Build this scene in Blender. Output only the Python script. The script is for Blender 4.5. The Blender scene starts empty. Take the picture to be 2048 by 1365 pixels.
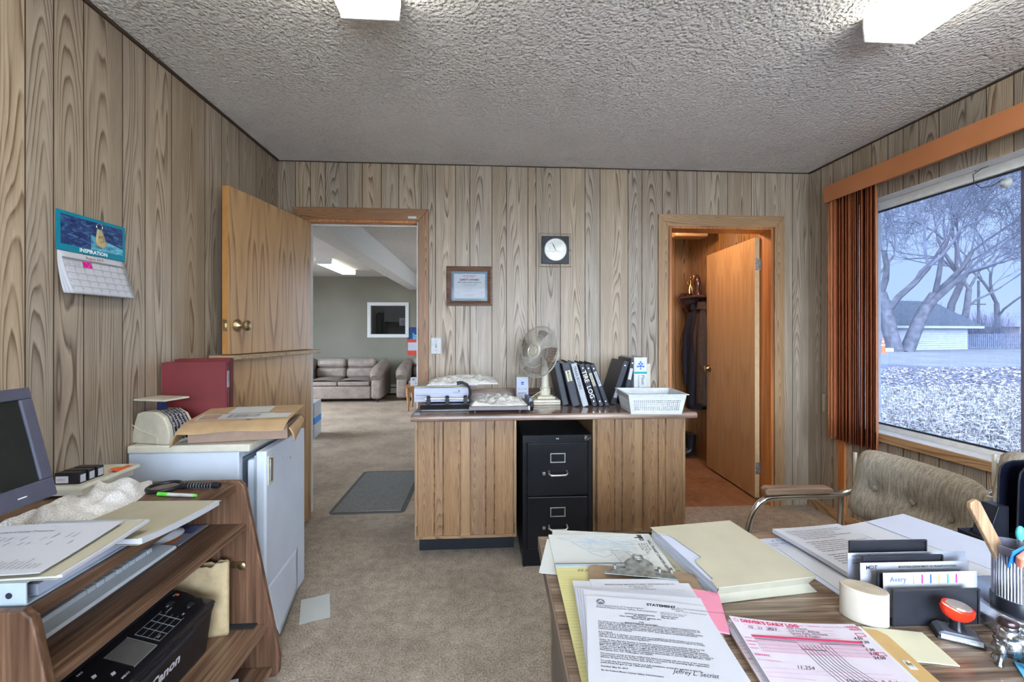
import bpy, bmesh, math, random
from mathutils import Matrix, Vector, Euler
random.seed(11)
PI = math.pi
R = math.radians
C = bpy.context.scene.collection
SC = bpy.context.scene

# ------------------------------------------------------------------ camera
FPX, EYE, YAW = 853.0, 1.28, R(3.62)
cam_d = bpy.data.cameras.new('camera')
cam = bpy.data.objects.new('camera', cam_d); C.objects.link(cam)
cam.location = (0, 0, EYE)
cam.rotation_euler = (R(90), 0, -YAW)
cam_d.sensor_width = 36.0
cam_d.lens = 36.0 * FPX / 2048
cam_d.shift_y = -17.5 / 2048
cam_d.clip_start = 0.02
cam_d.clip_end = 400
SC.camera = cam
SC.view_settings.view_transform = 'Standard'
SC.view_settings.look = 'None'
SC.view_settings.exposure = 0.30
SC.view_settings.gamma = 1.0
SC.view_settings.use_curve_mapping = False

# ------------------------------------------------------------------ sky: overcast, with an added bright lobe behind the viewer to light the rooms
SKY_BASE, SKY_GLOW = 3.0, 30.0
w = bpy.data.worlds.new('sky'); SC.world = w
w.use_nodes = True
nt = w.node_tree; nt.nodes.clear()
tc = nt.nodes.new('ShaderNodeTexCoord')
dp = nt.nodes.new('ShaderNodeVectorMath'); dp.operation = 'DOT_PRODUCT'
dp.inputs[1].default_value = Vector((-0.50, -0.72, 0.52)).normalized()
nt.links.new(tc.outputs['Generated'], dp.inputs[0])
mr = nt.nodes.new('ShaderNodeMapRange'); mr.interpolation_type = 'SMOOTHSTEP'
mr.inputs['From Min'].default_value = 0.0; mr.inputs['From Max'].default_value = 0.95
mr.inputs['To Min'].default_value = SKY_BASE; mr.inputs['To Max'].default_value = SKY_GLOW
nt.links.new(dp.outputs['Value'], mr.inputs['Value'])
nz = nt.nodes.new('ShaderNodeTexNoise'); nz.inputs['Scale'].default_value = 3.0
nt.links.new(tc.outputs['Generated'], nz.inputs['Vector'])
cr = nt.nodes.new('ShaderNodeValToRGB')
cr.color_ramp.elements[0].position = 0.25; cr.color_ramp.elements[0].color = (0.60, 0.76, 1.0, 1)
cr.color_ramp.elements[1].position = 0.85; cr.color_ramp.elements[1].color = (0.86, 0.92, 1.0, 1)
nt.links.new(nz.outputs['Fac'], cr.inputs['Fac'])
bg = nt.nodes.new('ShaderNodeBackground')
wo = nt.nodes.new('ShaderNodeOutputWorld')
nt.links.new(cr.outputs['Color'], bg.inputs['Color'])
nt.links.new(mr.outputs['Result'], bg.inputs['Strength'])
nt.links.new(bg.outputs['Background'], wo.inputs['Surface'])

def portal(name, loc, rot, sx, sy):
    l = bpy.data.lights.new(name, 'AREA'); l.shape = 'RECTANGLE'; l.size = sx; l.size_y = sy
    l.cycles.is_portal = True
    o = bpy.data.objects.new(name, l); C.objects.link(o); o.location = loc; o.rotation_euler = rot
    return o
portal('window_portal_side', (2.56, 1.55, 1.38), (0, R(90), 0), 1.6, 2.1)
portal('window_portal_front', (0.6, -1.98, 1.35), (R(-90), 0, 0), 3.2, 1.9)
portal('window_portal_waiting_side', (0.91, 6.7, 1.35), (0, R(90), 0), 1.7, 3.4)
portal('window_portal_waiting', (-4.75, 6.2, 1.4), (0, R(-90), 0), 1.9, 3.4)

# ------------------------------------------------------------------ view rays of the surveyed camera: pixel of the photo + a known plane -> place in the room
Fv = (math.sin(YAW), math.cos(YAW)); Rv = (Fv[1], -Fv[0])
def ray(px, py):
    a = (px - 1024) / FPX
    return (Fv[0] + Rv[0]*a, Fv[1] + Rv[1]*a, -(py - 665) / FPX)
def atz(px, py, z):
    r = ray(px, py); d = (z - EYE) / r[2]; return Vector((r[0]*d, r[1]*d, z))
def aty(px, py, y):
    r = ray(px, py); d = y / r[1]; return Vector((r[0]*d, y, EYE + r[2]*d))
def atx(px, py, x):
    r = ray(px, py); d = x / r[0]; return Vector((x, r[1]*d, EYE + r[2]*d))

# ------------------------------------------------------------------ materials
MATS = {}
def newmat(name):
    m = bpy.data.materials.new(name); m.use_nodes = True
    MATS[name] = m
    return m, m.node_tree, m.node_tree.nodes['Principled BSDF']
def nd(nt, t, ins=None, **at):
    n = nt.nodes.new(t)
    for k, v in at.items(): setattr(n, k, v)
    for k, v in (ins or {}).items():
        if isinstance(v, bpy.types.NodeSocket): nt.links.new(v, n.inputs[k])
        else: n.inputs[k].default_value = v
    return n
def math_(nt, op, a, b=0.0, c=0.0):
    return nd(nt, 'ShaderNodeMath', {0: a, 1: b, 2: c}, operation=op).outputs[0]
def ramp(nt, fac, stops):
    n = nt.nodes.new('ShaderNodeValToRGB'); e = n.color_ramp.elements
    while len(e) < len(stops): e.new(0.5)
    for i, (p, c) in enumerate(stops):
        e[i].position = p; e[i].color = (*c, 1) if not isinstance(c, float) else (c, c, c, 1)
    nt.links.new(fac, n.inputs['Fac'])
    return n.outputs['Color']
def mixc(nt, f, a, b, mode='MIX'):
    n = nt.nodes.new('ShaderNodeMix'); n.data_type = 'RGBA'; n.blend_type = mode
    for sock, v in ((n.inputs[0], f), (n.inputs[6], a), (n.inputs[7], b)):
        if isinstance(v, bpy.types.NodeSocket): nt.links.new(v, sock)
        elif isinstance(v, tuple): sock.default_value = (*v, 1) if len(v) == 3 else v
        else: sock.default_value = v
    return n.outputs[2]
def bump(nt, b, h, strength, dist):
    n = nd(nt, 'ShaderNodeBump', {'Height': h, 'Strength': strength, 'Distance': dist})
    nt.links.new(n.outputs[0], b.inputs['Normal'])
    return n

def plain(name, col, rough=0.5, metal=0.0, var=0.08, scale=30.0, bmp=0.0, bs=200.0, coat=0.0, emit=0.0, alpha=None):
    m, nt, b = newmat(name)
    tc = nd(nt, 'ShaderNodeTexCoord')
    n = nd(nt, 'ShaderNodeTexNoise', {'Vector': tc.outputs['Object'], 'Scale': scale, 'Detail': 4.0})
    lo = tuple(max(0, c*(1-var)) for c in col); hi = tuple(min(1, c*(1+var)) for c in col)
    nt.links.new(ramp(nt, n.outputs['Fac'], [(0.3, lo), (0.7, hi)]), b.inputs['Base Color'])
    b.inputs['Roughness'].default_value = rough; b.inputs['Metallic'].default_value = metal
    if not metal: b.inputs['Specular IOR Level'].default_value = 0.35
    if coat: b.inputs['Coat Weight'].default_value = coat
    if bmp:
        n2 = nd(nt, 'ShaderNodeTexNoise', {'Vector': tc.outputs['Object'], 'Scale': bs, 'Detail': 3.0})
        bump(nt, b, n2.outputs['Fac'], bmp, 0.002)
    if emit:
        b.inputs['Emission Color'].default_value = (*col, 1); b.inputs['Emission Strength'].default_value = emit
    return m

def flat_sawn(name, light, mid, dark, rough=0.45, uv=True, A=70.0, freq=13.0, axis='Z', fine=1.0, coat=0.0, dark_amt=1.0, tonevar=1.0):
    """flat-sawn veneer: cathedral arches along v, fibres and pores"""
    m, nt, b = newmat(name)
    tc = nd(nt, 'ShaderNodeTexCoord')
    if uv:
        s = nd(nt, 'ShaderNodeSeparateXYZ', {0: tc.outputs['UV']}); u, v = s.outputs[0], s.outputs[1]
        k = math_(nt, 'FLOOR', math_(nt, 'DIVIDE', v, 10.0))
    else:
        s = nd(nt, 'ShaderNodeSeparateXYZ', {0: tc.outputs['Object']})
        o = {'X': (1, 0, 2), 'Y': (0, 1, 2), 'Z': (0, 2, 1)}[axis]
        v = s.outputs[o[1]]
        u = math_(nt, 'ADD', s.outputs[o[0]], math_(nt, 'MULTIPLY', s.outputs[o[2]], 0.5)); 
        u = math_(nt, 'SUBTRACT', math_(nt, 'PINGPONG', u, 0.13), 0.06)
        k = 0.0
    vec = nd(nt, 'ShaderNodeCombineXYZ', {0: math_(nt, 'MULTIPLY', u, 5.0), 1: math_(nt, 'MULTIPLY', v, 0.42), 2: k})
    wob = nd(nt, 'ShaderNodeTexNoise', {'Vector': vec.outputs[0], 'Scale': 1.6, 'Detail': 1.6, 'Roughness': 0.35})
    vec2 = nd(nt, 'ShaderNodeCombineXYZ', {0: math_(nt, 'MULTIPLY', u, 40.0), 1: math_(nt, 'MULTIPLY', v, 2.0), 2: k})
    wob2 = nd(nt, 'ShaderNodeTexNoise', {'Vector': vec2.outputs[0], 'Scale': 1.0, 'Detail': 2.0})
    u0 = nd(nt, 'ShaderNodeTexWhiteNoise', {'W': k if not isinstance(k, float) else 0.3}, noise_dimensions='1D')
    uc = math_(nt, 'SUBTRACT', u, math_(nt, 'MULTIPLY', math_(nt, 'SUBTRACT', u0.outputs['Value'], 0.5), 0.05))
    f = math_(nt, 'MULTIPLY', math_(nt, 'MULTIPLY', uc, uc), A)
    f = math_(nt, 'ADD', f, math_(nt, 'MULTIPLY', v, 0.17))
    f = math_(nt, 'ADD', f, math_(nt, 'MULTIPLY', wob.outputs['Fac'], 1.5))
    f = math_(nt, 'ADD', f, math_(nt, 'MULTIPLY', wob2.outputs['Fac'], 0.035))
    saw = math_(nt, 'FRACT', math_(nt, 'MULTIPLY', f, freq))
    vec3 = nd(nt, 'ShaderNodeCombineXYZ', {0: math_(nt, 'MULTIPLY', u, 420.0), 1: math_(nt, 'MULTIPLY', v, 9.0), 2: k})
    fib = nd(nt, 'ShaderNodeTexNoise', {'Vector': vec3.outputs[0], 'Scale': 1.0, 'Detail': 3.0, 'Roughness': 0.6})
    vec4 = nd(nt, 'ShaderNodeCombineXYZ', {0: math_(nt, 'MULTIPLY', u, 30.0), 1: math_(nt, 'MULTIPLY', v, 1.6), 2: k})
    big = nd(nt, 'ShaderNodeTexNoise', {'Vector': vec4.outputs[0], 'Scale': 1.0, 'Detail': 2.0})
    g = ramp(nt, saw, [(0.0, 0.05), (0.55, 0.30), (0.86, 1.0), (1.0, 0.05)])
    amt = math_(nt, 'MULTIPLY', g, ramp(nt, big.outputs['Fac'], [(0.28, 0.15), (0.54, 1.0)]))
    amt = math_(nt, 'MULTIPLY', amt, dark_amt)
    fibr = ramp(nt, fib.outputs['Fac'], [(0.35, 0.0), (0.72, 1.0)])
    c = mixc(nt, math_(nt, 'MULTIPLY', fibr, 0.55*fine), light, mid)
    c = mixc(nt, amt, c, dark)
    if uv:
        tone = nd(nt, 'ShaderNodeTexWhiteNoise', {'W': math_(nt, 'ADD', k, 3.7)}, noise_dimensions='1D')
        hsv = nd(nt, 'ShaderNodeHueSaturation', {'Color': c, 'Value': math_(nt, 'ADD', math_(nt, 'MULTIPLY', tone.outputs['Value'], 0.26*tonevar), 1-0.13*tonevar), 'Saturation': math_(nt, 'ADD', math_(nt, 'MULTIPLY', u0.outputs['Value'], 0.3*tonevar), 1-0.15*tonevar)})
        c = hsv.outputs[0]
    nt.links.new(c, b.inputs['Base Color'])
    b.inputs['Roughness'].default_value = rough
    if coat: b.inputs['Coat Weight'].default_value = coat; b.inputs['Coat Roughness'].default_value = 0.25
    bump(nt, b, fib.outputs['Fac'], 0.12, 0.001)
    return m

def streaks(name, cols, axis='X', sc=(3.0, 160.0), rough=0.4, bmp=0.05, coat=0.0):
    """straight-grained laminate: long streaks along an axis"""
    m, nt, b = newmat(name)
    tc = nd(nt, 'ShaderNodeTexCoord')
    s = [sc[1]]*3; s['XYZ'.index(axis)] = sc[0]
    mp = nd(nt, 'ShaderNodeMapping', {'Vector': tc.outputs['Object'], 'Scale': tuple(s)})
    n = nd(nt, 'ShaderNodeTexNoise', {'Vector': mp.outputs[0], 'Scale': 1.0, 'Detail': 5.0, 'Roughness': 0.65, 'Distortion': 0.3})
    s2 = [sc[1]*0.12]*3; s2['XYZ'.index(axis)] = sc[0]*0.5
    mp2 = nd(nt, 'ShaderNodeMapping', {'Vector': tc.outputs['Object'], 'Scale': tuple(s2)})
    n2 = nd(nt, 'ShaderNodeTexNoise', {'Vector': mp2.outputs[0], 'Scale': 1.0, 'Detail': 3.0, 'Distortion': 0.8})
    f = math_(nt, 'ADD', math_(nt, 'MULTIPLY', n.outputs['Fac'], 0.6), math_(nt, 'MULTIPLY', n2.outputs['Fac'], 0.4))
    nt.links.new(ramp(nt, f, [(0.34, cols[0]), (0.5, cols[1]), (0.64, cols[2])]), b.inputs['Base Color'])
    b.inputs['Roughness'].default_value = rough
    if coat: b.inputs['Coat Weight'].default_value = coat
    if bmp: bump(nt, b, n.outputs['Fac'], bmp, 0.001)
    return m

panel_m = flat_sawn('paneling', (0.42, 0.345, 0.262), (0.235, 0.175, 0.118), (0.105, 0.067, 0.038), rough=0.42, A=80, freq=15)
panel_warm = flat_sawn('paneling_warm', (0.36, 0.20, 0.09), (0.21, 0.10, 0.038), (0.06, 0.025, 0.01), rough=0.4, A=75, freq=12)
groove_m = plain('panel_groove', (0.055, 0.035, 0.022), 0.7)
oak_m = flat_sawn('oak_doors', (0.37, 0.222, 0.112), (0.18, 0.095, 0.043), (0.115, 0.058, 0.026), rough=0.45, A=110, freq=30, fine=2.0, tonevar=0.3)
oak_trim = flat_sawn('oak_trim', (0.34, 0.18, 0.08), (0.19, 0.085, 0.034), (0.085, 0.034, 0.014), rough=0.4, uv=False, axis='Z', A=90, freq=22, fine=1.3)
oak_trim_h = flat_sawn('oak_trim_across', (0.34, 0.18, 0.08), (0.19, 0.085, 0.034), (0.085, 0.034, 0.014), rough=0.4, uv=False, axis='X', A=90, freq=22, fine=1.3)
oak_pale = flat_sawn('oak_pale', (0.44, 0.28, 0.145), (0.27, 0.155, 0.075), (0.13, 0.068, 0.03), rough=0.45, uv=False, axis='Z', A=90, freq=22, fine=1.3)
oak_pale_h = flat_sawn('oak_pale_across', (0.44, 0.28, 0.145), (0.27, 0.155, 0.075), (0.13, 0.068, 0.03), rough=0.45, uv=False, axis='X', A=90, freq=22, fine=1.3)
birch_m = flat_sawn('birch_door', (0.46, 0.29, 0.14), (0.34, 0.195, 0.085), (0.18, 0.082, 0.032), rough=0.35, uv=False, axis='Z', A=14, freq=6, fine=0.9, coat=0.2, dark_amt=0.95)
birch_dark = flat_sawn('birch_closet_door', (0.52, 0.31, 0.15), (0.42, 0.23, 0.10), (0.30, 0.145, 0.06), rough=0.35, uv=False, axis='Z', A=10, freq=4, fine=0.6, coat=0.2, dark_amt=0.5)
birch_edge = plain('door_edge', (0.42, 0.20, 0.06), 0.5)
orange_wood = streaks('stained_jamb', ((0.22, 0.065, 0.015), (0.42, 0.15, 0.04), (0.55, 0.23, 0.07)), 'Z', (1.5, 60))
oak_y = flat_sawn('oak_trim_lengthwise', (0.50, 0.32, 0.165), (0.33, 0.19, 0.09), (0.18, 0.095, 0.04), rough=0.45, uv=False, axis='Y', A=90, freq=22, fine=1.3)
arm_wood = streaks('armrest_walnut', ((0.10, 0.06, 0.035), (0.22, 0.145, 0.095), (0.33, 0.24, 0.17)), 'X', (6, 260))
weather = streaks('weathered_oak', ((0.13, 0.08, 0.04), (0.30, 0.20, 0.11), (0.42, 0.31, 0.19)), 'Y', (2, 90))
counter_m = streaks('counter_laminate', ((0.055, 0.033, 0.025), (0.20, 0.13, 0.10), (0.34, 0.25, 0.19)), 'X', (3.5, 60), rough=0.22, coat=0.4)
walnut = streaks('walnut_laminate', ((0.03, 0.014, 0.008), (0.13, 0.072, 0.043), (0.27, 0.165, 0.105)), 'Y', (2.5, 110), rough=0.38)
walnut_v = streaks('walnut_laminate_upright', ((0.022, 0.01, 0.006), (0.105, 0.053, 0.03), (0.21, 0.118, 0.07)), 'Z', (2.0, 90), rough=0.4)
desk_m = streaks('desk_laminate', ((0.045, 0.03, 0.02), (0.16, 0.112, 0.08), (0.33, 0.255, 0.19)), 'X', (5.0, 210), rough=0.26, coat=0.25)
kick_m = plain('black_toe_kick', (0.012, 0.014, 0.02), 0.5)
black_steel = plain('black_enamel', (0.005, 0.006, 0.009), 0.3, 0.0, 0.4, 12)
black_pl = plain('black_plastic', (0.012, 0.013, 0.018), 0.3, var=0.3)
black_matte = plain('black_matte', (0.02, 0.02, 0.024), 0.6, var=0.2)
black_vinyl = plain('black_vinyl', (0.022, 0.026, 0.038), 0.42, var=0.25, scale=60, bmp=0.15, bs=500)
chrome = plain('chrome', (0.72, 0.72, 0.70), 0.13, 1.0, 0.03)
brushed = plain('brushed_steel', (0.50, 0.51, 0.52), 0.32, 1.0, 0.15)
brass = plain('antique_brass', (0.45, 0.36, 0.22), 0.3, 1.0, 0.2)
pewter = plain('pewter', (0.27, 0.27, 0.28), 0.28, 1.0, 0.5, 60, bmp=0.8, bs=120)
galv = plain('galvanised', (0.24, 0.25, 0.24), 0.5, 0.7, 0.45, 70)
white_pl = plain('white_plastic', (0.50, 0.52, 0.54), 0.4)
white_paint = plain('white_paint', (0.62, 0.62, 0.60), 0.5)
cream_pl = plain('cream_plastic', (0.52, 0.49, 0.40), 0.4)
fan_pl = plain('fan_cream', (0.55, 0.51, 0.40), 0.4)
fridge_m = plain('fridge_white', (0.58, 0.65, 0.76), 0.3, var=0.04, scale=8, bmp=0.05, bs=300)
fridge_in = plain('fridge_liner', (0.34, 0.42, 0.50), 0.4)
lid_m = plain('fridge_lid_cream', (0.60, 0.58, 0.49), 0.4)
paper_m = plain('white_paper', (0.47, 0.485, 0.54), 0.7, var=0.03, scale=5)  # blue cast of the window light put into the base colour
paper_b = plain('bright_paper', (0.44, 0.475, 0.59), 0.7, var=0.04, scale=6)  # bluer sheet, window light mixed into its colour
paper_old = plain('ivory_paper', (0.48, 0.50, 0.49), 0.7, var=0.04, scale=8)
manila = plain('manila', (0.40, 0.375, 0.285), 0.65, var=0.05, scale=12, bmp=0.05)
manila_d = plain('manila_dark', (0.30, 0.28, 0.215), 0.65, var=0.06)
kraft = plain('kraft_board', (0.40, 0.27, 0.15), 0.75, var=0.12, scale=18)
kraft_in = plain('kraft_board_plain', (0.34, 0.235, 0.18), 0.8, var=0.1, scale=18)
kraft_env = plain('kraft_envelope', (0.42, 0.27, 0.11), 0.6, var=0.06)
padded = plain('padded_envelope', (0.50, 0.39, 0.23), 0.6, var=0.15, scale=25, bmp=0.5, bs=60)
yellow_p = plain('legal_pad_yellow', (0.48, 0.45, 0.21), 0.7, var=0.03)
cream_note = plain('cream_note', (0.49, 0.475, 0.35), 0.7, var=0.03)
pink_p = plain('pink_paper', (0.58, 0.21, 0.30), 0.7, var=0.03)
pinkish = plain('log_sheet', (0.50, 0.46, 0.53), 0.7, var=0.04)
ink = plain('ink_black', (0.02, 0.02, 0.03), 0.7)
ink_grey = plain('ink_grey', (0.13, 0.13, 0.17), 0.7)
ink_red = plain('ink_crimson', (0.45, 0.025, 0.09), 0.7)
ink_pink = plain('ink_pink', (0.48, 0.10, 0.22), 0.7)
pencil = plain('pencil_blue', (0.26, 0.33, 0.40), 0.8)
white_ink = plain('white_ink', (0.80, 0.82, 0.84), 0.6)
blue_ink = plain('blue_ink', (0.03, 0.12, 0.42), 0.6)
teal_ink = plain('teal_ink', (0.0, 0.28, 0.30), 0.6)
red_m = plain('red_binder', (0.13, 0.010, 0.012), 0.6, var=0.12, scale=10)
maroon = plain('maroon_spine', (0.14, 0.008, 0.03), 0.55, var=0.1)
gold_ink = plain('gold_foil', (0.42, 0.28, 0.06), 0.4, 0.3)
red_pl = plain('red_stamp_handle', (0.72, 0.035, 0.01), 0.15, var=0.05, coat=0.8)
orange_pl = plain('orange_plastic', (0.75, 0.14, 0.03), 0.5)
blind_m = plain('blind_cloth', (0.27, 0.07, 0.024), 0.75, var=0.1, scale=3, bmp=0.3, bs=300)
blind_l = plain('valance_lit_slat_cloth', (0.43, 0.165, 0.065), 0.75, var=0.1, scale=3, bmp=0.3, bs=300)  # valance cloth; on slats it stands for the light they catch
mon_m = plain('monitor_grey_blue', (0.072, 0.075, 0.11), 0.4, var=0.08)
screen_m = plain('dark_screen', (0.012, 0.014, 0.014), 0.3, var=0.2)
grey_pl = plain('grey_plastic', (0.25, 0.26, 0.27), 0.45)
key_m = plain('keyboard_grey', (0.58, 0.64, 0.70), 0.45, var=0.04)
sorter_m = plain('sorter_charcoal', (0.016, 0.017, 0.023), 0.4, var=0.2)
waxed = plain('waiting_wall_paint', (0.20, 0.185, 0.14), 0.6, var=0.12, scale=1.2)
sofa_m = plain('taupe_leather', (0.255, 0.205, 0.17), 0.38, var=0.2, scale=10, bmp=0.35, bs=25)
table_w = streaks('side_table_wood', ((0.20, 0.09, 0.035), (0.36, 0.18, 0.07), (0.45, 0.25, 0.11)), 'X', (3, 60))
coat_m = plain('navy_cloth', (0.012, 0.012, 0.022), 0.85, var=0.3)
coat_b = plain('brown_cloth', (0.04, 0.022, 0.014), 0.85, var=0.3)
shelf_w = plain('dark_mahogany', (0.05, 0.014, 0.008), 0.3, var=0.3, coat=0.4)
gold_m = plain('trophy_gold', (0.55, 0.35, 0.12), 0.25, 1.0)
concrete = plain('grey_room', (0.16, 0.16, 0.155), 0.8, var=0.2)
eraser_m = plain('pink_eraser', (0.70, 0.24, 0.15), 0.75)
blue_pl = plain('blue_card', (0.02, 0.20, 0.62), 0.5)
sky_card = plain('light_blue_card', (0.10, 0.42, 0.68), 0.5)
teal_pl = plain('teal_plastic', (0.08, 0.42, 0.48), 0.35)
bare_wood = streaks('bare_wood', ((0.20, 0.11, 0.055), (0.34, 0.215, 0.12), (0.44, 0.30, 0.18)), 'Z', (8, 300))
alu = plain('silver_plastic', (0.45, 0.46, 0.50), 0.22, 0.85, 0.06)
green_pl = plain('green_plastic', (0.12, 0.62, 0.06), 0.4)
purple_p = plain('purple_folder', (0.12, 0.07, 0.50), 0.5)
brown_board = plain('hardboard', (0.22, 0.155, 0.10), 0.6, var=0.2)
silver_d = plain('clock_dial', (0.60, 0.59, 0.52), 0.3, 0.5, 0.04, 4)
bark_m = plain('bark', (0.11, 0.10, 0.10), 0.9, var=0.4, scale=3, bmp=0.5, bs=20)
twig_m = plain('twig_bark', (0.12, 0.115, 0.13), 0.9, var=0.3, scale=2)
siding_m = plain('white_siding', (0.42, 0.41, 0.42), 0.7, var=0.08, scale=2)
roof_m = plain('mossy_shingles', (0.075, 0.08, 0.085), 0.9, var=0.5, scale=6)
fence_m = plain('grey_boards', (0.16, 0.165, 0.20), 0.9, var=0.3, scale=4)
leaf_m = plain('dry_leaves', (0.36, 0.295, 0.27), 0.8, var=0.45, scale=8)
straw_m = plain('dry_grass', (0.40, 0.35, 0.27), 0.8, var=0.35, scale=4)
mirror_m = plain('award_backing_glint', (0.55, 0.60, 0.68), 0.4, 0.0)

def carpet(name, a, b_, c):
    m, nt, b = newmat(name)
    tc = nd(nt, 'ShaderNodeTexCoord')
    n = nd(nt, 'ShaderNodeTexNoise', {'Vector': tc.outputs['Object'], 'Scale': 130.0, 'Detail': 4.0, 'Roughness': 0.8})
    n2 = nd(nt, 'ShaderNodeTexNoise', {'Vector': tc.outputs['Object'], 'Scale': 2.6, 'Detail': 6.0, 'Roughness': 0.62})
    n3 = nd(nt, 'ShaderNodeTexNoise', {'Vector': tc.outputs['Object'], 'Scale': 22.0, 'Detail': 3.0})
    f = math_(nt, 'ADD', math_(nt, 'MULTIPLY', n.outputs['Fac'], 0.82), math_(nt, 'MULTIPLY', n3.outputs['Fac'], 0.18))
    col = ramp(nt, f, [(0.36, a), (0.5, b_), (0.63, c)])
    st = ramp(nt, n2.outputs['Fac'], [(0.35, 0.72), (0.58, 1.0)])
    col = mixc(nt, 1.0, col, st, 'MULTIPLY')
    nt.links.new(col, b.inputs['Base Color'])
    b.inputs['Roughness'].default_value = 0.95
    bump(nt, b, f, 0.9, 0.006)
    return m
carpet_m = carpet('office_carpet', (0.16, 0.13, 0.10), (0.40, 0.33, 0.26), (0.60, 0.52, 0.43))
carpet_w = carpet('waiting_carpet', (0.26, 0.19, 0.13), (0.48, 0.37, 0.27), (0.64, 0.52, 0.40))
carpet_c = carpet('closet_carpet', (0.16, 0.065, 0.025), (0.34, 0.15, 0.065), (0.44, 0.22, 0.10))

def popcorn(name, lo, hi):
    m, nt, b = newmat(name)
    tc = nd(nt, 'ShaderNodeTexCoord')
    v = nd(nt, 'ShaderNodeTexVoronoi', {'Vector': tc.outputs['Object'], 'Scale': 75.0, 'Randomness': 1.0}, feature='SMOOTH_F1')
    n = nd(nt, 'ShaderNodeTexNoise', {'Vector': tc.outputs['Object'], 'Scale': 62.0, 'Detail': 3.0, 'Roughness': 0.6})
    h = math_(nt, 'ADD', math_(nt, 'MULTIPLY', v.outputs['Distance'], -0.7), n.outputs['Fac'])
    n2 = nd(nt, 'ShaderNodeTexNoise', {'Vector': tc.outputs['Object'], 'Scale': 1.3, 'Detail': 3.0})
    nt.links.new(ramp(nt, n2.outputs['Fac'], [(0.3, lo), (0.7, hi)]), b.inputs['Base Color'])
    b.inputs['Roughness'].default_value = 0.8
    bump(nt, b, h, 1.0, 0.034)
    return m
popcorn_m = popcorn('popcorn_plaster', (0.80, 0.76, 0.715), (0.88, 0.84, 0.795))

def rib_mat():
    m, nt, b = newmat('ribbed_mat')
    tc = nd(nt, 'ShaderNodeTexCoord')
    c = nd(nt, 'ShaderNodeTexVoronoi', {'Vector': tc.outputs['Object'], 'Scale': 110.0, 'Randomness': 0.15}, feature='F1')
    n = nd(nt, 'ShaderNodeTexNoise', {'Vector': tc.outputs['Object'], 'Scale': 60.0, 'Detail': 4.0})
    f = math_(nt, 'ADD', c.outputs['Distance'], math_(nt, 'MULTIPLY', n.outputs['Fac'], 0.5))
    nt.links.new(ramp(nt, f, [(0.35, (0.06, 0.062, 0.058)), (0.75, (0.24, 0.24, 0.225))]), b.inputs['Base Color'])
    b.inputs['Roughness'].default_value = 0.9
    bump(nt, b, f, 0.6, 0.004)
    return m
rubber_m = rib_mat()

def tweed():
    m, nt, b = newmat('oatmeal_tweed')
    tc = nd(nt, 'ShaderNodeTexCoord')
    mp = nd(nt, 'ShaderNodeMapping', {'Vector': tc.outputs['Object'], 'Scale': (60, 170, 22)})
    n = nd(nt, 'ShaderNodeTexNoise', {'Vector': mp.outputs[0], 'Scale': 1.0, 'Detail': 3.0, 'Roughness': 0.6})
    mp2 = nd(nt, 'ShaderNodeMapping', {'Vector': tc.outputs['Object'], 'Scale': (260, 260, 330)})
    n2 = nd(nt, 'ShaderNodeTexNoise', {'Vector': mp2.outputs[0], 'Scale': 1.0, 'Detail': 2.0})
    f = math_(nt, 'ADD', math_(nt, 'MULTIPLY', n.outputs['Fac'], 0.65), math_(nt, 'MULTIPLY', n2.outputs['Fac'], 0.35))
    nt.links.new(ramp(nt, f, [(0.34, (0.17, 0.145, 0.115)), (0.5, (0.29, 0.255, 0.21)), (0.66, (0.43, 0.39, 0.325))]), b.inputs['Base Color'])
    b.inputs['Roughness'].default_value = 0.95
    bump(nt, b, f, 0.25, 0.0015)
    return m
tweed_m = tweed()

def terry():
    m, nt, b = newmat('terry_cloth')
    tc = nd(nt, 'ShaderNodeTexCoord')
    n = nd(nt, 'ShaderNodeTexNoise', {'Vector': tc.outputs['Object'], 'Scale': 260.0, 'Detail': 2.0})
    nt.links.new(ramp(nt, n.outputs['Fac'], [(0.35, (0.58, 0.57, 0.57)), (0.6, (0.86, 0.85, 0.84))]), b.inputs['Base Color'])
    b.inputs['Roughness'].default_value = 0.95
    bump(nt, b, n.outputs['Fac'], 1.0, 0.005)
    return m
towel_m = terry()

def film(name, col):
    m, nt, b = newmat(name)
    b.inputs['Base Color'].default_value = (*col, 1); b.inputs['Roughness'].default_value = 0.25
    tc = nd(nt, 'ShaderNodeTexCoord')
    n = nd(nt, 'ShaderNodeTexNoise', {'Vector': tc.outputs['Object'], 'Scale': 38.0, 'Detail': 4.0, 'Distortion': 1.5})
    nt.links.new(ramp(nt, n.outputs['Fac'], [(0.3, tuple(c*0.8 for c in col)), (0.7, col)]), b.inputs['Base Color'])
    bump(nt, b, n.outputs['Fac'], 0.9, 0.01)
    return m
poly_m = film('poly_mailer', (0.62, 0.61, 0.58))
dark_film = film('dark_plastic_film', (0.05, 0.05, 0.07))

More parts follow.
